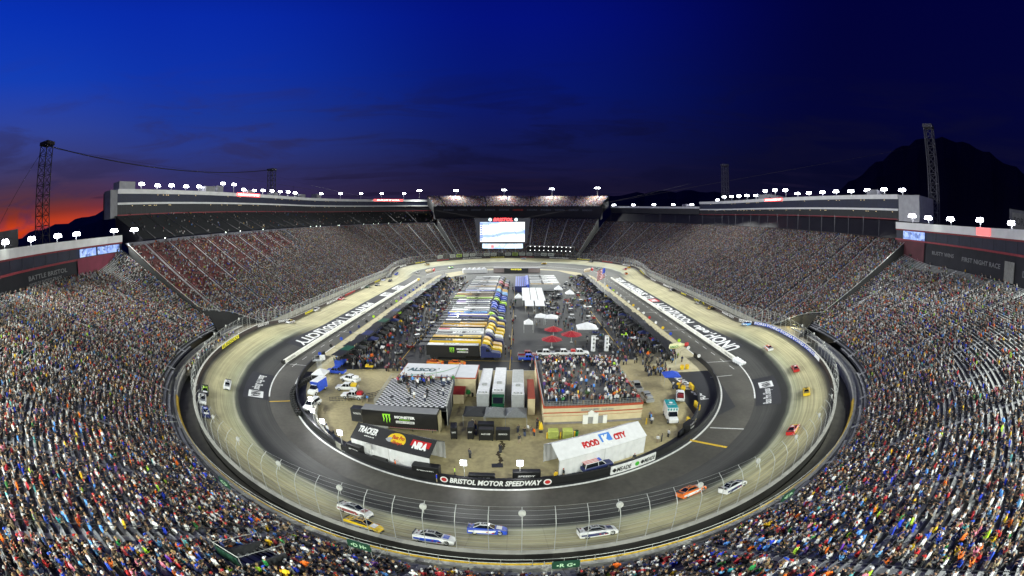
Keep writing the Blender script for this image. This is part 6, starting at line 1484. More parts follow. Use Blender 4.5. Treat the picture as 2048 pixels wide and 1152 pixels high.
def golf():
    t=thing('utility_cart','x','utility cart'); b=MB(); b.bev(-1.2,1.2,-.6,.6,.3,.75,.08); b.bev(.7,1.25,-.58,.58,.7,1.05,.06); b.build('body',paint('black'),t)
    b=MB(); b.bev(-.9,.7,-.6,.6,1.85,1.93,.03); b.build('roof',paint('white'),t); b=MB()
    for x in(-.85,.65):
        for y in(-.55,.55): b.tube((x,y,.75),(x,y,1.85),.03,4)
    b.split('roof_post',M_DSTEEL,t); b=MB(); b.bev(-.5,.0,-.5,.5,.75,.95,.03); b.bev(-.6,-.45,-.5,.5,.9,1.3,.03); b.build('seat',paint('dark grey'),t)
    for x in(-.8,.85):
        for sg in(-1,1): wheel_mb(x,sg*.52,.24,.16).build('wheel',M_RUB,t)
    return t
gc=golf(); GP=[]
for i in range(22): GP.append((rng.uniform(25,31),120+i*6.5+rng.uniform(-2,2)))
for i in range(22): GP.append((rng.uniform(-35.5,-31),118+i*6.6+rng.uniform(-2,2)))
for i in range(16): GP.append((rng.uniform(4,24),160+i*3.9))
for i,(x,y) in enumerate(GP):
    c=['black','dark grey','white','navy','black','silver','grey','dark red'][i%8]; side='right of the paved centre' if i<22 else 'left of the transporters' if i<44 else 'on the open paved centre'
    n_=i if i<22 else i-22 if i<44 else i-44
    lab='%s utility cart from the near end, %s, %s body'%(nth(n_+1),side,c); pos=(x,y,0); rz=rng.uniform(0,6.28)
    if i==0: o=gc; o.location=pos; o['label']=lab; o['group']='utility carts in the paddock'
    else: o=dup(gc,pos,rz,lab,'utility carts in the paddock')
    for ch in o.children:
        if ch.name.startswith('body'): recolour(ch,paint(c))
        if ch.name.startswith('roof.') or ch.name=='roof': 
            if i%3: recolour(ch,paint('black'))
# round pit sign lollipops hung over the pit road
def lolly():
    t=thing('pit_sign','x','pit sign'); b=MB(); b.tube((0,0,1.3),(-2.6,0,2.3),.03,4); b.tube((0,0,0),(0,0,1.3),.04,4); b.build('arm',M_DSTEEL,t); b=MB(); b.tube((-2.6,-.04,2.3),(-2.6,.04,2.3),.55,10); b.build('sign_board',paint('blue'),t); return t
ll=lolly(); fl_=True
LC=['blue','black','blue','navy','navy','black','lime','grey','black','dark grey','lime','purple']; RC=['white','white','lime','blue','yellow','white','red','white','white','yellow','white','silver']
for side,xb in((-1,-54),(1,48)):
    for i in range(18):
        y=106+i*8.2; c=(LC if side<0 else RC)[i%12]
        lab='%s hanging pit sign from the near end of %s pit road, %s'%(nth(i+1),'left' if side<0 else 'right',c)
        pos=(xb,y,0); rz=0 if side<0 else PI
        if fl_: o=ll; o.location=pos; o['label']=lab; o['group']='pit signs held over the pit road'; fl_=False
        else: o=dup(ll,pos,rz,lab,'pit signs held over the pit road')
        for ch in o.children:
            if ch.name.startswith('sign_board'): recolour(ch,paint(c))
aw_=[o for o in bpy.data.objects if o.name=='canopy_tent'][0]
for side,xb in((-1,-46.2),(1,41.2)):
    for i in range(38):
        y=(105 if side<0 else 116)+i*4.5; o=dup(aw_,(xb+rng.uniform(-1.6,1.6),y+rng.uniform(-.6,.6),rng.uniform(-.3,.1)),rng.uniform(-.2,.2),'%s dark awning behind the %s pit carts'%(nth(i+1),'left' if side<0 else 'right'),'dark awnings behind the pit carts')
        o.scale=(.82,.62,.95); c_=['black','black','dark grey','black','navy','black'][i%6]
        for ch in o.children:
            if ch.name.startswith('roof'): recolour(ch,cloth(c_))
# planted shrubs in the right gap
def shrub(label,x,y,z,r,m,n=900):
    t=thing('shrub',label,'shrub',(x,y,z)); b=MB()
    for k in range(9): 
        a=k*.7; b.tube((0,0,0),(math.cos(a)*r*.5,math.sin(a)*r*.5,r*.9),.08,4,0,.03)
    b.build('stem',paint('brown'),t); b=MB()
    for i in range(n):
        d=Vector(rng.normal(size=3)).normalized()*r*rng.uniform(.45,1)*(1+.25*math.sin(i*.37)); d.z=abs(d.z)*.9+.3; u=Vector(rng.normal(size=3)).normalized()*.22; w=u.cross(d).normalized()*.16
        b.add([d-u,d+w,d+u,d-w],[(0,1,2,3)])
    b.build('foliage',m,t)
x,y=loop(S3+2,RW+14); shrub('yellow green shrub lit from below in the dark right gap',x,y+6,5.6,3.2,mat('leaf_yellow',(.22,.24,.02),.7,0,.5,1)); shrub('round olive shrub beside the yellow green one in right gap',x+2,y-2,5.6,2.6,mat('leaf_olive',(.16,.17,.06),.7,0,.5,1))
ld=bpy.data.lights.new('gap_lamp','POINT'); ld.energy=1200; ld.color=(1,.9,.4); ld.shadow_soft_size=.4; o=bpy.data.objects.new('gap_lamp',ld); COL.objects.link(o); o.location=(x-6,y+3,8)
# ------------------------------------------------------------------ camera model (used only to pick which seats are in view)
CAMZ=38.; PITCH_A=D2R(8.9); YAW=D2R(-.93)
cam=bpy.data.cameras.new('camera'); cam.type='PANO'; cam.panorama_type='FISHEYE_EQUISOLID'; cam.fisheye_lens=15.0; cam.fisheye_fov=D2R(240); cam.sensor_width=36; cam.sensor_height=20.25; cam.sensor_fit='HORIZONTAL'
cam.clip_start=.1; cam.clip_end=20000
co=bpy.data.objects.new('camera',cam); COL.objects.link(co); co.location=(0,0,CAMZ); co.rotation_euler=(PI/2-PITCH_A,0,-YAW); scn.camera=co
def project(P):
    """P (n,3) -> pixel x,y in 2048x1152 and distance"""
    d=P-np.array([0,0,CAMZ]); c,s=math.cos(YAW),math.sin(YAW)
    x=d[:,0]*c-d[:,1]*s; y=d[:,0]*s+d[:,1]*c; z=d[:,2]
    c,s=math.cos(PITCH_A),math.sin(PITCH_A)
    f=y*c-z*s; u=y*s+z*c; D=np.sqrt((d**2).sum(1)); th=np.arccos(np.clip(f/D,-1,1)); r=2*853.33*np.sin(th/2); h=np.hypot(x,u)+1e-9
    return 1024+r*x/h,576-r*u/h,D
# ------------------------------------------------------------------ seats
def vloop(s,r):
    s=np.mod(s,LT); x=np.empty_like(s); y=np.empty_like(s); r=np.broadcast_to(r,s.shape); nx=np.empty_like(s); ny=np.empty_like(s)
    m=s<S1; x[m]=CX-r[m]; y[m]=YN+s[m]; nx[m]=-1; ny[m]=0
    m=(s>=S1)&(s<S2); a=(s[m]-S1)/RW; x[m]=CX-r[m]*np.cos(a); y[m]=YF+r[m]*np.sin(a); nx[m]=-np.cos(a); ny[m]=np.sin(a)
    m=(s>=S2)&(s<S3); x[m]=CX+r[m]; y[m]=YF-(s[m]-S2); nx[m]=1; ny[m]=0
    m=s>=S3; a=(s[m]-S3)/RW; x[m]=CX+r[m]*np.cos(a); y[m]=YN-r[m]*np.sin(a); nx[m]=np.cos(a); ny[m]=-np.sin(a)
    return x,y,nx,ny
def density(kind,s,d):
    a=(s-S3)/RW
    if kind=='left':
        base=np.where(s<118,.95-np.clip((d-(19+s*.17))/9,0,1)*.72,.95); return base
    if kind=='leftup': return np.full_like(s,.02)
    if kind=='right': return np.full_like(s,.95)
    if kind=='far': return np.full_like(s,.88)
    if kind=='farup': return np.full_like(s,.9)
    _h=np.sin(np.floor((s+np.floor(d/2.6)*3.7)/6.5)*12.9898+np.floor(d/2.6)*78.233)*43758.5453; n1=.15+1.0*(_h-np.floor(_h))+.15*np.sin(s*.19+d*.33)
    base=np.full_like(s,.93)
    # upper rows near the suites are emptier
    base-=.55*np.clip((d-50)/8,0,1)
    # right arm: benches show increasingly towards the back
    rt=np.clip((1.35-a)/.8,0,1); base-=rt*np.clip((d-14)/20,0,1)*.27*(.4+n1)
    mid=np.clip(1-np.abs(a-1.0)/.5,0,1); base-=mid*np.clip((d-10)/14,0,1)*.62*(.3+n1)
    lf=np.clip(1-np.abs(a-2.1)/.42,0,1); base-=lf*np.clip((d-13)/12,0,1)*.46*(.3+n1)
    base-=.35*(np.sin(s*.83+d*2.1)*np.sin(d*1.7+s*.11)>.72)
    return np.clip(base,.05,1)
seats=[]
for kind in KIND:
    for ri,d in enumerate(rows(kind)):
        s0,s1=srange(kind,d)
        if kind=='near': R_=RW+d
        else: R_=RW+d if kind in('far','farup') else RW
        if kind in('left','right','leftup'): sp=.5
        elif kind=='near': sp=.55*RW/(RW+d)
        else: sp=.5*RW/(RW+d)
        S_=np.arange(s0+.5,s1-.5,sp)
        if kind in('left','leftup'):   # turn part is longer on the outside: fill it
            ex=S_[S_>S1]; S_=np.concatenate([S_,ex+sp*.5*1.0]) if d>30 else S_
        if kind=='right':
            ex=S_[S_<S2]; S_=np.concatenate([S_,ex+sp*.5]) if d>30 else S_
        S_=S_+rng.uniform(-.16,.16,len(S_))*sp/.5
        for q in AIS[kind]:
            w=.75 if kind in('left','right','leftup') else .75*RW/(RW+d); S_=S_[np.abs(S_-q)>w]
        if kind=='near':
            S_=S_[d>=np.array([d0n(v)+1.3 for v in S_])]
        keep=rng.random(len(S_))<density(kind,S_,d); S_=S_[keep]
        if kind=='near':
            for vs_,vd in VOM:
                if vd-.9<d<vd+4.4: S_=S_[np.abs(S_-vs_)>2.1*RW/(RW+d)]
        if not len(S_): continue
        x,y,nx,ny=vloop(S_,RW+d+.55+(rng.uniform(-.3,.28,len(S_)) if kind=='near' else rng.uniform(-.13,.13,len(S_))))
        z=np.array([stand_z(kind,v,d) for v in S_]) if kind=='near' else np.full(len(S_),stand_z(kind,0,d))
        seats.append(np.stack([x,y,z+.4,nx,ny,np.full(len(S_),ri),np.full(len(S_),list(KIND).index(kind))],1))
seats=np.concatenate(seats)
px,py,D=project(seats[:,:3]+[0,0,.3])
vis=(px>-60)&(px<2108)&(py<1200)&(py>300); seats=seats[vis]; px=px[vis]; py=py[vis]; D=D[vis]
print('seats in view',len(seats))
# ------------------------------------------------------------------ crowd colours
SH=np.array([(.012,.013,.018),(.02,.02,.022),(.04,.04,.045),(.09,.09,.1),(.2,.2,.21),(.62,.62,.64),(.75,.75,.75),(.012,.02,.09),(.012,.04,.5),(.1,.3,.75),(.38,.02,.03),(.15,.012,.02),(.8,.15,.01),(.8,.5,.02),(.05,.22,.06),(.4,.65,.05),(.6,.2,.28),(.12,.05,.25),(.3,.2,.12),(.08,.28,.3)])
SW=np.array([12,11,8,7,7,11,11,6,4.5,4,4.5,4,2.4,1.8,1.0,.9,1.6,1.3,3.5,1.3]); SW=SW/SW.sum()
SK=np.array([(.42,.24,.15),(.34,.18,.11),(.5,.32,.22),(.16,.08,.05)]); HR=np.array([(.02,.012,.008),(.05,.03,.015),(.22,.14,.06),(.01,.01,.01),(.55,.55,.55),(.3,.02,.02),(.02,.03,.15),(.3,.3,.3)])
def lowposes():
    """unit person meshes: vertices (n,3) with tri faces and a part id per vertex: 0 shirt 1 skin/head 2 hair 3 trousers"""
    out=[]
    def ring(pts,z): return [(x,y,z) for x,y in pts]
    # far: tapered torso + head
    def make(secs,tris_close=True):
        v=[];f=[];p=[]
        for sec,part in secs:
            o=len(v); n=len(sec[0])
            for r in sec: v.extend(r); p.extend([part]*n)
            for k in range(len(sec)-1):
                for i in range(n):
                    j=(i+1)%n; a,b_,c,d=o+k*n+i,o+k*n+j,o+(k+1)*n+j,o+(k+1)*n+i; f+=[(a,b_,c),(a,c,d)]
            t=o+(len(sec)-1)*n
            for i in range(1,n-1): f.append((t,t+i,t+i+1))
        return np.array(v),np.array(f),np.array(p)
    sq=lambda w,dp,cy=0: [(-w,-dp+cy),(w,-dp+cy),(w,dp+cy),(-w,dp+cy)]
    hx=lambda w,dp,cy=0,n=6: [(w*math.cos(2*math.pi*i/n),dp*math.sin(2*math.pi*i/n)+cy) for i in range(n)]
    far=make([([ring(sq(.17,.13),0),ring(sq(.23,.12,-.03),.42),ring(sq(.1,.07,-.03),.55)],0),([ring(sq(.09,.1,-.06),.56),ring(sq(.1,.11,-.06),.68)],1),([ring(sq(.105,.115,-.05),.68),ring(sq(.06,.07,-.05),.79)],2)])
    near=make([([ring(hx(.18,.14),0),ring(hx(.17,.12,-.02),.2),ring(hx(.23,.13,-.05),.42),ring(hx(.1,.08,-.05),.54)],0),
       ([ring(hx(.05,.05,-.05),.53),ring(hx(.085,.1,-.08),.6),ring(hx(.09,.1,-.08),.68)],1),([ring(hx(.1,.11,-.07),.67),ring(hx(.095,.105,-.07),.74),ring(hx(.04,.04,-.07),.79)],2),
       ([ring(sq(.2,.1,-.1),.02),ring(sq(.19,.24,-.3),.14)],3),
       ([ring([(-.3,-.12),(-.22,-.12),(-.22,-.02),(-.3,-.02)],.2),ring([(-.28,-.1),(-.2,-.1),(-.2,.02),(-.28,.02)],.46)],0),([ring([(.22,-.12),(.3,-.12),(.3,-.02),(.22,-.02)],.2),ring([(.2,-.1),(.28,-.1),(.28,.02),(.2,.02)],.46)],0),
       ([ring([(-.27,-.36),(-.2,-.36),(-.2,-.3),(-.27,-.3)],.16),ring([(-.3,-.12),(-.22,-.12),(-.22,-.03),(-.3,-.03)],.24)],1),([ring([(.2,-.36),(.27,-.36),(.27,-.3),(.2,-.3)],.16),ring([(.22,-.12),(.3,-.12),(.3,-.03),(.22,-.03)],.24)],1)])
    stand=make([([ring(hx(.16,.1),.8),ring(hx(.16,.11),1.0),ring(hx(.22,.12),1.35),ring(hx(.09,.07),1.48)],0),([ring(hx(.05,.05),1.47),ring(hx(.085,.1,-.02),1.54),ring(hx(.09,.1,-.02),1.62)],1),([ring(hx(.1,.11),1.61),ring(hx(.09,.1),1.68),ring(hx(.04,.04),1.74)],2),
      ([ring([(-.17,-.08),(-.02,-.08),(-.02,.08),(-.17,.08)],0),ring([(-.17,-.09),(-.01,-.09),(-.01,.09),(-.17,.09)],.85)],3),([ring([(.02,-.08),(.17,-.08),(.17,.08),(.02,.08)],0),ring([(.01,-.09),(.17,-.09),(.17,.09),(.01,.09)],.85)],3),
      ([ring([(-.3,-.1),(-.22,-.1),(-.22,0),(-.3,0)],.85),ring([(-.27,-.06),(-.19,-.06),(-.19,.05),(-.27,.05)],1.4)],0),([ring([(.22,-.1),(.3,-.1),(.3,0),(.22,0)],.85),ring([(.19,-.06),(.27,-.06),(.27,.05),(.19,.05)],1.4)],0)])
    return far,near,stand
FAR,NEAR,STAND=lowposes()
def crowd_arrays(tmpl,pos,nrm,scale,boost=1.0):
    V,F,Pt=tmpl; n=len(pos); pos=pos+np.stack([np.zeros(n),np.zeros(n),rng.choice([0,0,0,0,.05,-.06,.3],n)],1)*(0 if tmpl is STAND else 1); ang=np.arctan2(nrm[:,1],nrm[:,0])-math.pi/2+rng.normal(0,.25,n)
    c,s=np.cos(ang),np.sin(ang); sc=scale*rng.uniform(.93,1.1,n); lean=rng.normal(0,.05,n)
    X=V[None,:,0]*sc[:,None]*1.12+V[None,:,2]*lean[:,None]; Y=V[None,:,1]*sc[:,None]; Z=V[None,:,2]*sc[:,None]
    out=np.empty((n,len(V),3),np.float32); out[:,:,0]=pos[:,None,0]+X*c[:,None]-Y*s[:,None]; out[:,:,1]=pos[:,None,1]+X*s[:,None]+Y*c[:,None]; out[:,:,2]=pos[:,None,2]+Z
    sh=SH[rng.choice(len(SH),n,p=SW)]*rng.uniform(.75,1.15,(n,1)); sk=SK[rng.choice(4,n,p=[.35,.25,.33,.07])]; hr=HR[rng.choice(8,n,p=[.25,.2,.13,.12,.1,.07,.06,.07])]; tr=np.array([(.02,.025,.05),(.05,.07,.13),(.25,.2,.13),(.02,.02,.02)])[rng.choice(4,n)]
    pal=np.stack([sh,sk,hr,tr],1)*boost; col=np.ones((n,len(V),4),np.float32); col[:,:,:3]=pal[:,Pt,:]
    f=(F[None]+(np.arange(n)*len(V))[:,None,None]).reshape(-1,3)
    return out.reshape(-1,3),f,col.reshape(-1,4)
def mesh_np(name,parts,m):
    vs=[];fs=[];cs=[];o=0
    for v,f,c in parts: vs.append(v);fs.append(f+o);cs.append(c);o+=len(v)
    v=np.concatenate(vs);f=np.concatenate(fs).astype(np.int32);c=np.concatenate(cs)
    me=bpy.data.meshes.new(name); me.vertices.add(len(v)); me.vertices.foreach_set('co',v.ravel()); me.loops.add(f.size); me.loops.foreach_set('vertex_index',f.ravel())
    me.polygons.add(len(f)); me.polygons.foreach_set('loop_start',np.arange(0,f.size,3,dtype=np.int32)); 
    a=me.color_attributes.new('person_colour','FLOAT_COLOR','POINT'); a.data.foreach_set('color',c.ravel()); me.materials.append(m); me.update(calc_edges=True)
    return link(name,me)
mc,N_,L_,b_=attr_mat('crowd_clothing'); at=N_.new('ShaderNodeAttribute'); at.attribute_name='person_colour'; L_.new(at.outputs['Color'],b_.inputs['Base Color']); b_.inputs['Roughness'].default_value=.85
# the 300 spectators that show largest become individuals
infr=(px>2)&(px<2046)&(py<1150)
order=np.argsort(np.where(infr,D,1e9)); ind=order[:300]; rest=np.ones(len(seats),bool); rest[ind]=False
rs=seats[rest]; rD=D[rest]; parts=[]
nm=rD<95
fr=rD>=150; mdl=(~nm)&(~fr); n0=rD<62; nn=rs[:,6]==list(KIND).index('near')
for msk,tm,sc,bo in((n0&nn,NEAR,1.14,1.15),(nm&~n0&nn,NEAR,1.12,.78),(nm&~nn,NEAR,1.1,.5),(mdl&nn,FAR,1.1,.48),(mdl&~nn,FAR,1.1,.42),(fr&(rs[:,6]!=4),FAR,1.1,.36),(fr&(rs[:,6]==4),FAR,1.2,1.25)):  # brightness put into colours: farther stands darkened, top far tier lifted like lit pools
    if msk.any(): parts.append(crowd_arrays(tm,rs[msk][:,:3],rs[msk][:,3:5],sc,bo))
# standing people in the infield
def standers(x0,x1,y0,y1,z,n,rot=0,ox=0,oy=0):
    p=np.stack([rng.uniform(x0,x1,n),rng.uniform(y0,y1,n),np.full(n,z)],1); a=rng.uniform(0,6.28,n); return p,np.stack([np.cos(a),np.sin(a)],1)
G=[]
def addp(*a): G.append(standers(*a))
addp(5.4,23.6,74.4,76.0,3.9,75); addp(5.4,23.6,76,100,3.9,170); addp(18.5,23.8,76,100,3.9,110); addp(5.2,8.2,76,100,3.9,55); addp(5.4,23.6,98,100.6,3.9,80)
addp(-26.5,-13.8,83.2,85.6,4.05,40); addp(-26,-14.5,73,83,4.05,10); addp(-47,-30,101,110,0,75); addp(-52,-36,103,284,0,620); addp(-52,-46,103,284,0,280); addp(33,47,106,284,0,620); addp(43,47,112,284,0,240); addp(27,33,107,130,0,50)
addp(-4,-1,108,250,0,30); addp(3,24,105,112,0,60); addp(14,30,120,200,0,50); addp(-36,-28,112,260,0,260); addp(3,32,150,226,0,90); addp(33,40,98,106,0,45); addp(36,40,88,92,0,8)
for x,y in((-7.9,60.8),(-3.0,63.2),(-2.9,62.8),(-8.6,72.2),(-8.4,70.8),(-7.9,71.4),(1.2,68.9),(2.4,69.2),(2.9,69.0),(.2,66.2),(-9.7,55.3),(-13,54.2),(-12.2,53.2),(-16.8,57.2),(-19.5,56.2),(-35.8,65.5),(-36.3,66.4),(-33.9,64.0),(26.2,73.4),(26,72.0),(26.4,74.6),(3.5,72),(3.6,73),(24.9,64.2),(25.8,64.6),(27.6,66.1),(-33,74.5),(-32.6,75.2),(5.8,54.4),(7.0,54.9),(19,58.6),(-37.6,81.2),(-34,80.8),(-33,81.4),(-.1,70.3),(1.8,70.6)): G.append((np.array([[x,y,0.]]),np.array([[math.cos(x*9),math.sin(x*9)]])))
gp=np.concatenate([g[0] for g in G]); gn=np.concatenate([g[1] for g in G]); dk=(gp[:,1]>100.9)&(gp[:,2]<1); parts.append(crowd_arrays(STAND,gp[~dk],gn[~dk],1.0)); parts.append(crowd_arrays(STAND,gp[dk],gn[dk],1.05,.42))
# queue on the ramp
q=np.arange(LT-44,LT-8,.5); x,y,nx,ny=vloop(q,RW+5.2+rng.uniform(-.7,.7,len(q))); parts.append(crowd_arrays(STAND,np.stack([x,y,np.full(len(q),4.6)],1),np.stack([nx,ny],1),1.0))
cr=mesh_np('crowd',parts,mc); tag(cr,'dense crowd of spectators and pit crews filling the stands and infield','crowd',None,'stuff')
# ------------------------------------------------------------------ individual spectators (skinned bodies)
def body(pose):
    J={'pel':(0,0,.08),'che':(0,-.03,.34),'nec':(0,-.06,.52),'hea':(0,-.08,.62),'top':(0,-.08,.74)}
    R={'pel':.145,'che':.155,'nec':.055,'hea':.09,'top':.075}
    E=[('pel','che'),('che','nec'),('nec','hea'),('hea','top')]
    if pose==2: # standing
        for k in J: J[k]=(J[k][0],J[k][1]+.02,J[k][2]+.44)
    for sg,n in((-1,'l'),(1,'r')):
        base=J['che'][2]
        J['sh'+n]=(sg*.19,J['che'][1],base+.1); R['sh'+n]=.065
        if pose==0: el,ha=(sg*.27,-.08,base-.13),(sg*.16,-.36,base-.17)
        elif pose==1: el,ha=(sg*.27,-.2,base-.05),(sg*.1,-.33,base+.1)
        else: el,ha=(sg*.26,-.02,base-.18),(sg*.24,-.14,base-.38)
        J['el'+n]=el;R['el'+n]=.047;J['ha'+n]=ha;R['ha'+n]=.035; J['fi'+n]=(ha[0]*.95,ha[1]-.07,ha[2]-.03); R['fi'+n]=.026
        if pose<2: kn,an,fo=(sg*.12,-.44,.1),(sg*.12,-.46,-.34),(sg*.13,-.6,-.37)
        else: kn,an,fo=(sg*.1,-.03,.06),(sg*.1,0,-.36),(sg*.11,-.14,-.38)
        J['hi'+n]=(sg*.1,J['pel'][1]-.04,J['pel'][2]-.02);R['hi'+n]=.1;J['kn'+n]=kn;R['kn'+n]=.07;J['an'+n]=an;R['an'+n]=.045;J['fo'+n]=fo;R['fo'+n]=.04
        E+=[('che','sh'+n),('sh'+n,'el'+n),('el'+n,'ha'+n),('ha'+n,'fi'+n),('pel','hi'+n),('hi'+n,'kn'+n),('kn'+n,'an'+n),('an'+n,'fo'+n)]
    ks=list(J); me=bpy.data.meshes.new('b'); me.from_pydata([J[k] for k in ks],[(ks.index(a),ks.index(c)) for a,c in E],[]); o=bpy.data.objects.new('b',me); COL.objects.link(o)
    sk=o.modifiers.new('s','SKIN'); o.modifiers.new('u','SUBSURF').levels=1
    if not me.skin_vertices: 
        me.attributes  # created with the modifier
    sv=me.skin_vertices[0].data if me.skin_vertices else None
    if sv is None:
        bpy.context.view_layer.objects.active=o; o.select_set(True); bpy.ops.mesh.customdata_skin_add(); sv=me.skin_vertices[0].data
    for i,k in enumerate(ks): sv[i].radius=(R[k],R[k]*(.72 if k in('pel','che') else 1)); sv[i].use_root=(k=='pel')
    dg=bpy.context.evaluated_depsgraph_get(); m2=bpy.data.meshes.new_from_object(o.evaluated_get(dg)); bpy.data.objects.remove(o)
    m2.name='person_body'
    m2.materials.clear()
    for n_ in('cloth_grey','cloth_grey','cloth_grey'): m2.materials.append(cloth('grey'))
    zc=J['nec'][2]
    for p in m2.polygons:
        x,y,z=p.center
        nh=min((Vector(p.center)-Vector(J[k])).length for k in('hal','har','fil','fir')); 
        if z>zc+.0 and abs(x)<.12: mi=1
        elif nh<.09: mi=1
        elif z<J['pel'][2]-.0 or (pose<2 and y<-.2 and z<.2): mi=2
        else: mi=0
        p.material_index=mi; p.use_smooth=True
    # hair / cap
    b=MB(); c=Vector(J['top'])+Vector((0,.01,-.02)); rr=[]
    for k in range(5):
        f=k/4*math.pi/2; rr.append([(c.x+.105*math.cos(f)*math.cos(a*math.pi/5),c.y+.12*math.cos(f)*math.sin(a*math.pi/5),c.z+.1*math.sin(f)) for a in range(10)])
    b.loft(rr); hair=bpy.data.meshes.new('hair'); hair.from_pydata(b.v,[],b.f); hair.materials.append(paint('brown'))
    b=MB(); b.loft(rr); b.add([(c.x-.08,c.y-.1,c.z+.01),(c.x+.08,c.y-.1,c.z+.01),(c.x+.06,c.y-.22,c.z-.01),(c.x-.06,c.y-.22,c.z-.01)],[(0,1,2,3)]); cap=bpy.data.meshes.new('cap'); cap.from_pydata(b.v,[],b.f); cap.materials.append(paint('black'))
    return m2,hair,cap
BOD=[body(0),body(1),body(2)]
skinm=[mat('skin_a',(.42,.24,.15),.6,0,.1,3),mat('skin_b',(.34,.18,.11),.6,0,.1,3),mat('skin_c',(.5,.32,.22),.6,0,.1,3)]
SN=['black','dark grey','grey','white','navy','blue','light blue','red','dark red','orange','yellow','green','lime','pink','purple','tan','teal']
SP=np.array([13,8,9,15,8,7,5,7,4,5,3,3,2,4,2,3,2.]); SP/=SP.sum()
used={}
GATES=[('left gate sign',-12),('right gate sign',4)]
for j,i in enumerate(ind):
    x,y,z,nx,ny,ri,kd=seats[i]; sh=SN[rng.choice(len(SN),p=SP)]; pose=int(rng.choice(3,p=[.55,.35,.1])); hd=int(rng.choice(7,p=[.38,.2,.1,.14,.05,.07,.06])); 
    hat=['dark hair','fair hair','grey hair','black cap','red cap','white cap','blue cap'][hd]; ps=['seated','clapping','standing'][pose]
    X,Y=px[i],py[i]; place='at the left corner' if X<420 else 'left of centre' if X<820 else 'at bottom centre' if X<1180 else 'right of centre' if X<1560 else 'at the right corner'
    rw=int(round((np.hypot(x-CX,y-YN)-RW-d0n(locate(x,y)[0]))/NP)); 
    lab='%s shirt and %s, %s, %s row %s'%(sh,hat,ps,nth(max(1,min(69,rw))),place)
    if lab in used: 
        hat=hat.replace('dark hair','dark tied hair').replace('cap','sun visor').replace('grey hair','short grey hair').replace('fair hair','fair tied hair'); lab='%s shirt and %s, %s, %s row %s'%(sh,hat,ps,nth(max(1,min(69,rw))),place)
    used[lab]=1
    t=thing('person','spectator in '+lab,'person',(x,y,z+.02),math.atan2(ny,nx)-PI/2+rng.normal(0,.2),'spectators in the nearest rows')
    m,hair,cap=BOD[pose]; o=link('body',m,t); recolour(o,cloth(sh),0); recolour(o,skinm[int(rng.choice(3))],1); recolour(o,cloth(['navy','black','tan','grey'][int(rng.choice(4))]),2)
    o.scale=(1.16,1.16,1.16)
    if hd<3: h=link('hair',hair,t); recolour(h,mat('hair_'+['dark','fair','grey'][hd],[(.02,.012,.008),(.3,.2,.08),(.3,.3,.3)][hd],.8,0,.2,5))
    else: h=link('cap',cap,t); recolour(h,cloth(['black','red','white','blue'][hd-3]))
    h.scale=(1.16,1.16,1.16)
# ------------------------------------------------------------------ world
w=bpy.data.worlds.new('World'); scn.world=w; w.use_nodes=True; nt=w.node_tree; N=nt.nodes; L=nt.links; bg=N['Background']
tc=N.new('ShaderNodeTexCoord'); sp=N.new('ShaderNodeSeparateXYZ'); L.new(tc.outputs['Generated'],sp.inputs[0])
def C(*a): return lin(*a)[:3]
def k(el): return math.sin(D2R(el))
def mr(src,a,b,lo=0,hi=1,smooth=True):
    m=N.new('ShaderNodeMapRange'); m.interpolation_type='SMOOTHSTEP' if smooth else 'LINEAR'; m.inputs['From Min'].default_value=a; m.inputs['From Max'].default_value=b; m.inputs['To Min'].default_value=lo; m.inputs['To Max'].default_value=hi; L.new(src,m.inputs['Value']); return m.outputs[0]
def mixc(f,a,b,mode='MIX'):
    m=N.new('ShaderNodeMix'); m.data_type='RGBA'; m.blend_type=mode
    if isinstance(f,(int,float)): m.inputs['Factor'].default_value=f
    else: L.new(f,m.inputs['Factor'])
    for v,i in((a,6),(b,7)):
        if isinstance(v,tuple): m.inputs[i].default_value=v+(1,)
        else: L.new(v,m.inputs[i])
    return m.outputs[2]
left0=ramp(N,[(0,C(150,34,16)),(k(3.6),C(205,64,24)),(k(4.8),C(138,50,36)),(k(6.2),C(92,50,58)),(k(8.5),C(68,54,86)),(k(10.5),C(58,60,112)),(k(14),C(50,68,150)),(k(20),C(20,62,180)),(k(27),C(8,50,180)),(k(36),C(8,36,150)),(1,C(3,20,105))])
left=ramp(N,[(0,C(56,44,74)),(k(4.5),C(56,46,84)),(k(8),C(48,52,108)),(k(11),C(42,58,136)),(k(15),C(28,56,152)),(k(21),C(14,50,168)),(k(28),C(8,42,168)),(k(37),C(5,26,130)),(1,C(3,20,105))])
midd=ramp(N,[(0,C(34,28,52)),(k(5),C(28,24,54)),(k(10),C(20,26,80)),(k(18),C(8,24,110)),(k(28),C(3,17,122)),(k(40),C(2,12,104)),(1,C(1,7,70))])
right=ramp(N,[(0,C(14,14,30)),(k(8),C(8,9,38)),(k(16),C(4,6,52)),(k(30),C(2,3,56)),(k(42),C(1,2,50)),(1,C(0,2,40))])
for r in(left0,left,midd,right): L.new(sp.outputs['Z'],r.inputs[0])
f0=mr(sp.outputs['X'],-.94,-.70); f1=mr(sp.outputs['X'],-.72,-.02); f2=mr(sp.outputs['X'],-.05,.7)
base=mixc(f2,mixc(f1,mixc(f0,left0.outputs[0],left.outputs[0]),midd.outputs[0]),right.outputs[0])
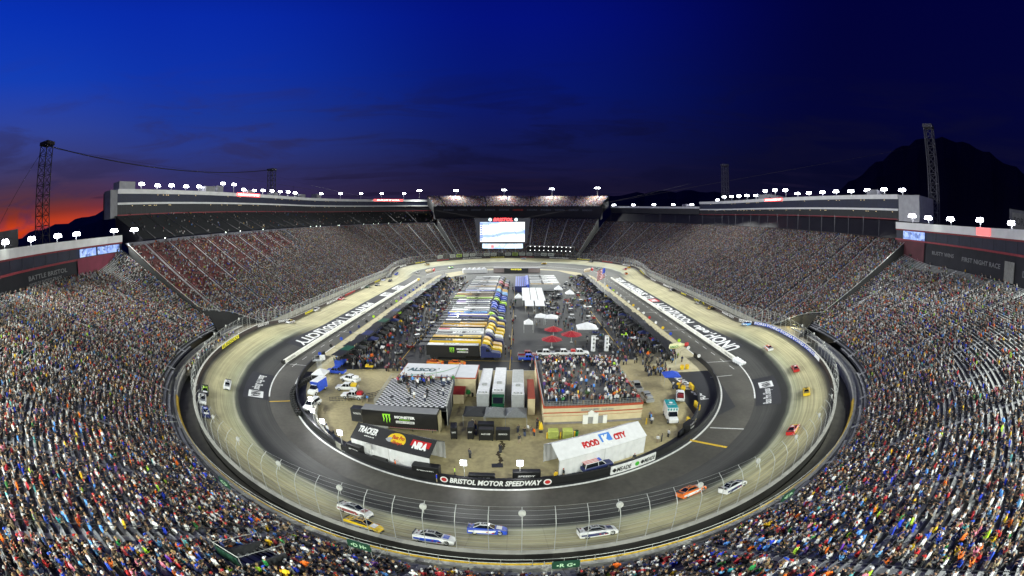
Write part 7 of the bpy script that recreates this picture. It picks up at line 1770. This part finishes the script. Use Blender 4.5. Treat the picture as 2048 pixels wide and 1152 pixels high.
# thin dusk clouds
mp=N.new('ShaderNodeMapping'); mp.inputs['Scale'].default_value=(2.2,2.2,13); L.new(tc.outputs['Generated'],mp.inputs['Vector'])
no=N.new('ShaderNodeTexNoise'); no.inputs['Scale'].default_value=1.5; no.inputs['Detail'].default_value=8; no.inputs['Roughness'].default_value=.6; no.inputs['Distortion'].default_value=.6; L.new(mp.outputs[0],no.inputs['Vector'])
cl=mr(no.outputs['Fac'],.46,.66); lowf=mr(sp.outputs['Z'],.16,.42,1,0); m_=N.new('ShaderNodeMath'); m_.operation='MULTIPLY'; L.new(cl,m_.inputs[0]); L.new(lowf,m_.inputs[1])
m2_=N.new('ShaderNodeMath'); m2_.operation='MULTIPLY'; m2_.inputs[1].default_value=.62; L.new(m_.outputs[0],m2_.inputs[0])
cloudc=mixc(f1,C(48,44,84),C(14,14,44)); fin=mixc(m2_.outputs[0],base,cloudc)
# dark low cloud bars near the sunset
mp2=N.new('ShaderNodeMapping'); mp2.inputs['Scale'].default_value=(3,3,60); L.new(tc.outputs['Generated'],mp2.inputs['Vector'])
n2=N.new('ShaderNodeTexNoise'); n2.inputs['Scale'].default_value=1.2; n2.inputs['Detail'].default_value=5; L.new(mp2.outputs[0],n2.inputs['Vector'])
bar=mr(n2.outputs['Fac'],.56,.64); bl=mr(sp.outputs['Z'],k(4),k(9),1,0); m3=N.new('ShaderNodeMath'); m3.operation='MULTIPLY'; L.new(bar,m3.inputs[0]); L.new(bl,m3.inputs[1]); m4=N.new('ShaderNodeMath'); m4.operation='MULTIPLY'; m4.inputs[1].default_value=.75; L.new(m3.outputs[0],m4.inputs[0])
fin=mixc(m4.outputs[0],fin,C(30,24,52)); L.new(fin,bg.inputs['Color']); bg.inputs['Strength'].default_value=1.0
w.cycles_visibility.camera=True if hasattr(w,'cycles_visibility') else True
# ------------------------------------------------------------------ render
scn.view_settings.view_transform='Standard'; scn.view_settings.look='None'; scn.view_settings.exposure=0
c=scn.cycles; c.use_denoising=True; c.denoising_prefilter='ACCURATE'; c.denoiser='OPENIMAGEDENOISE'; c.max_bounces=4; c.diffuse_bounces=2; c.glossy_bounces=2; c.transmission_bounces=2; c.use_light_tree=True; c.sample_clamp_indirect=3; c.caustics_reflective=False; c.caustics_refractive=False
c.use_adaptive_sampling=False
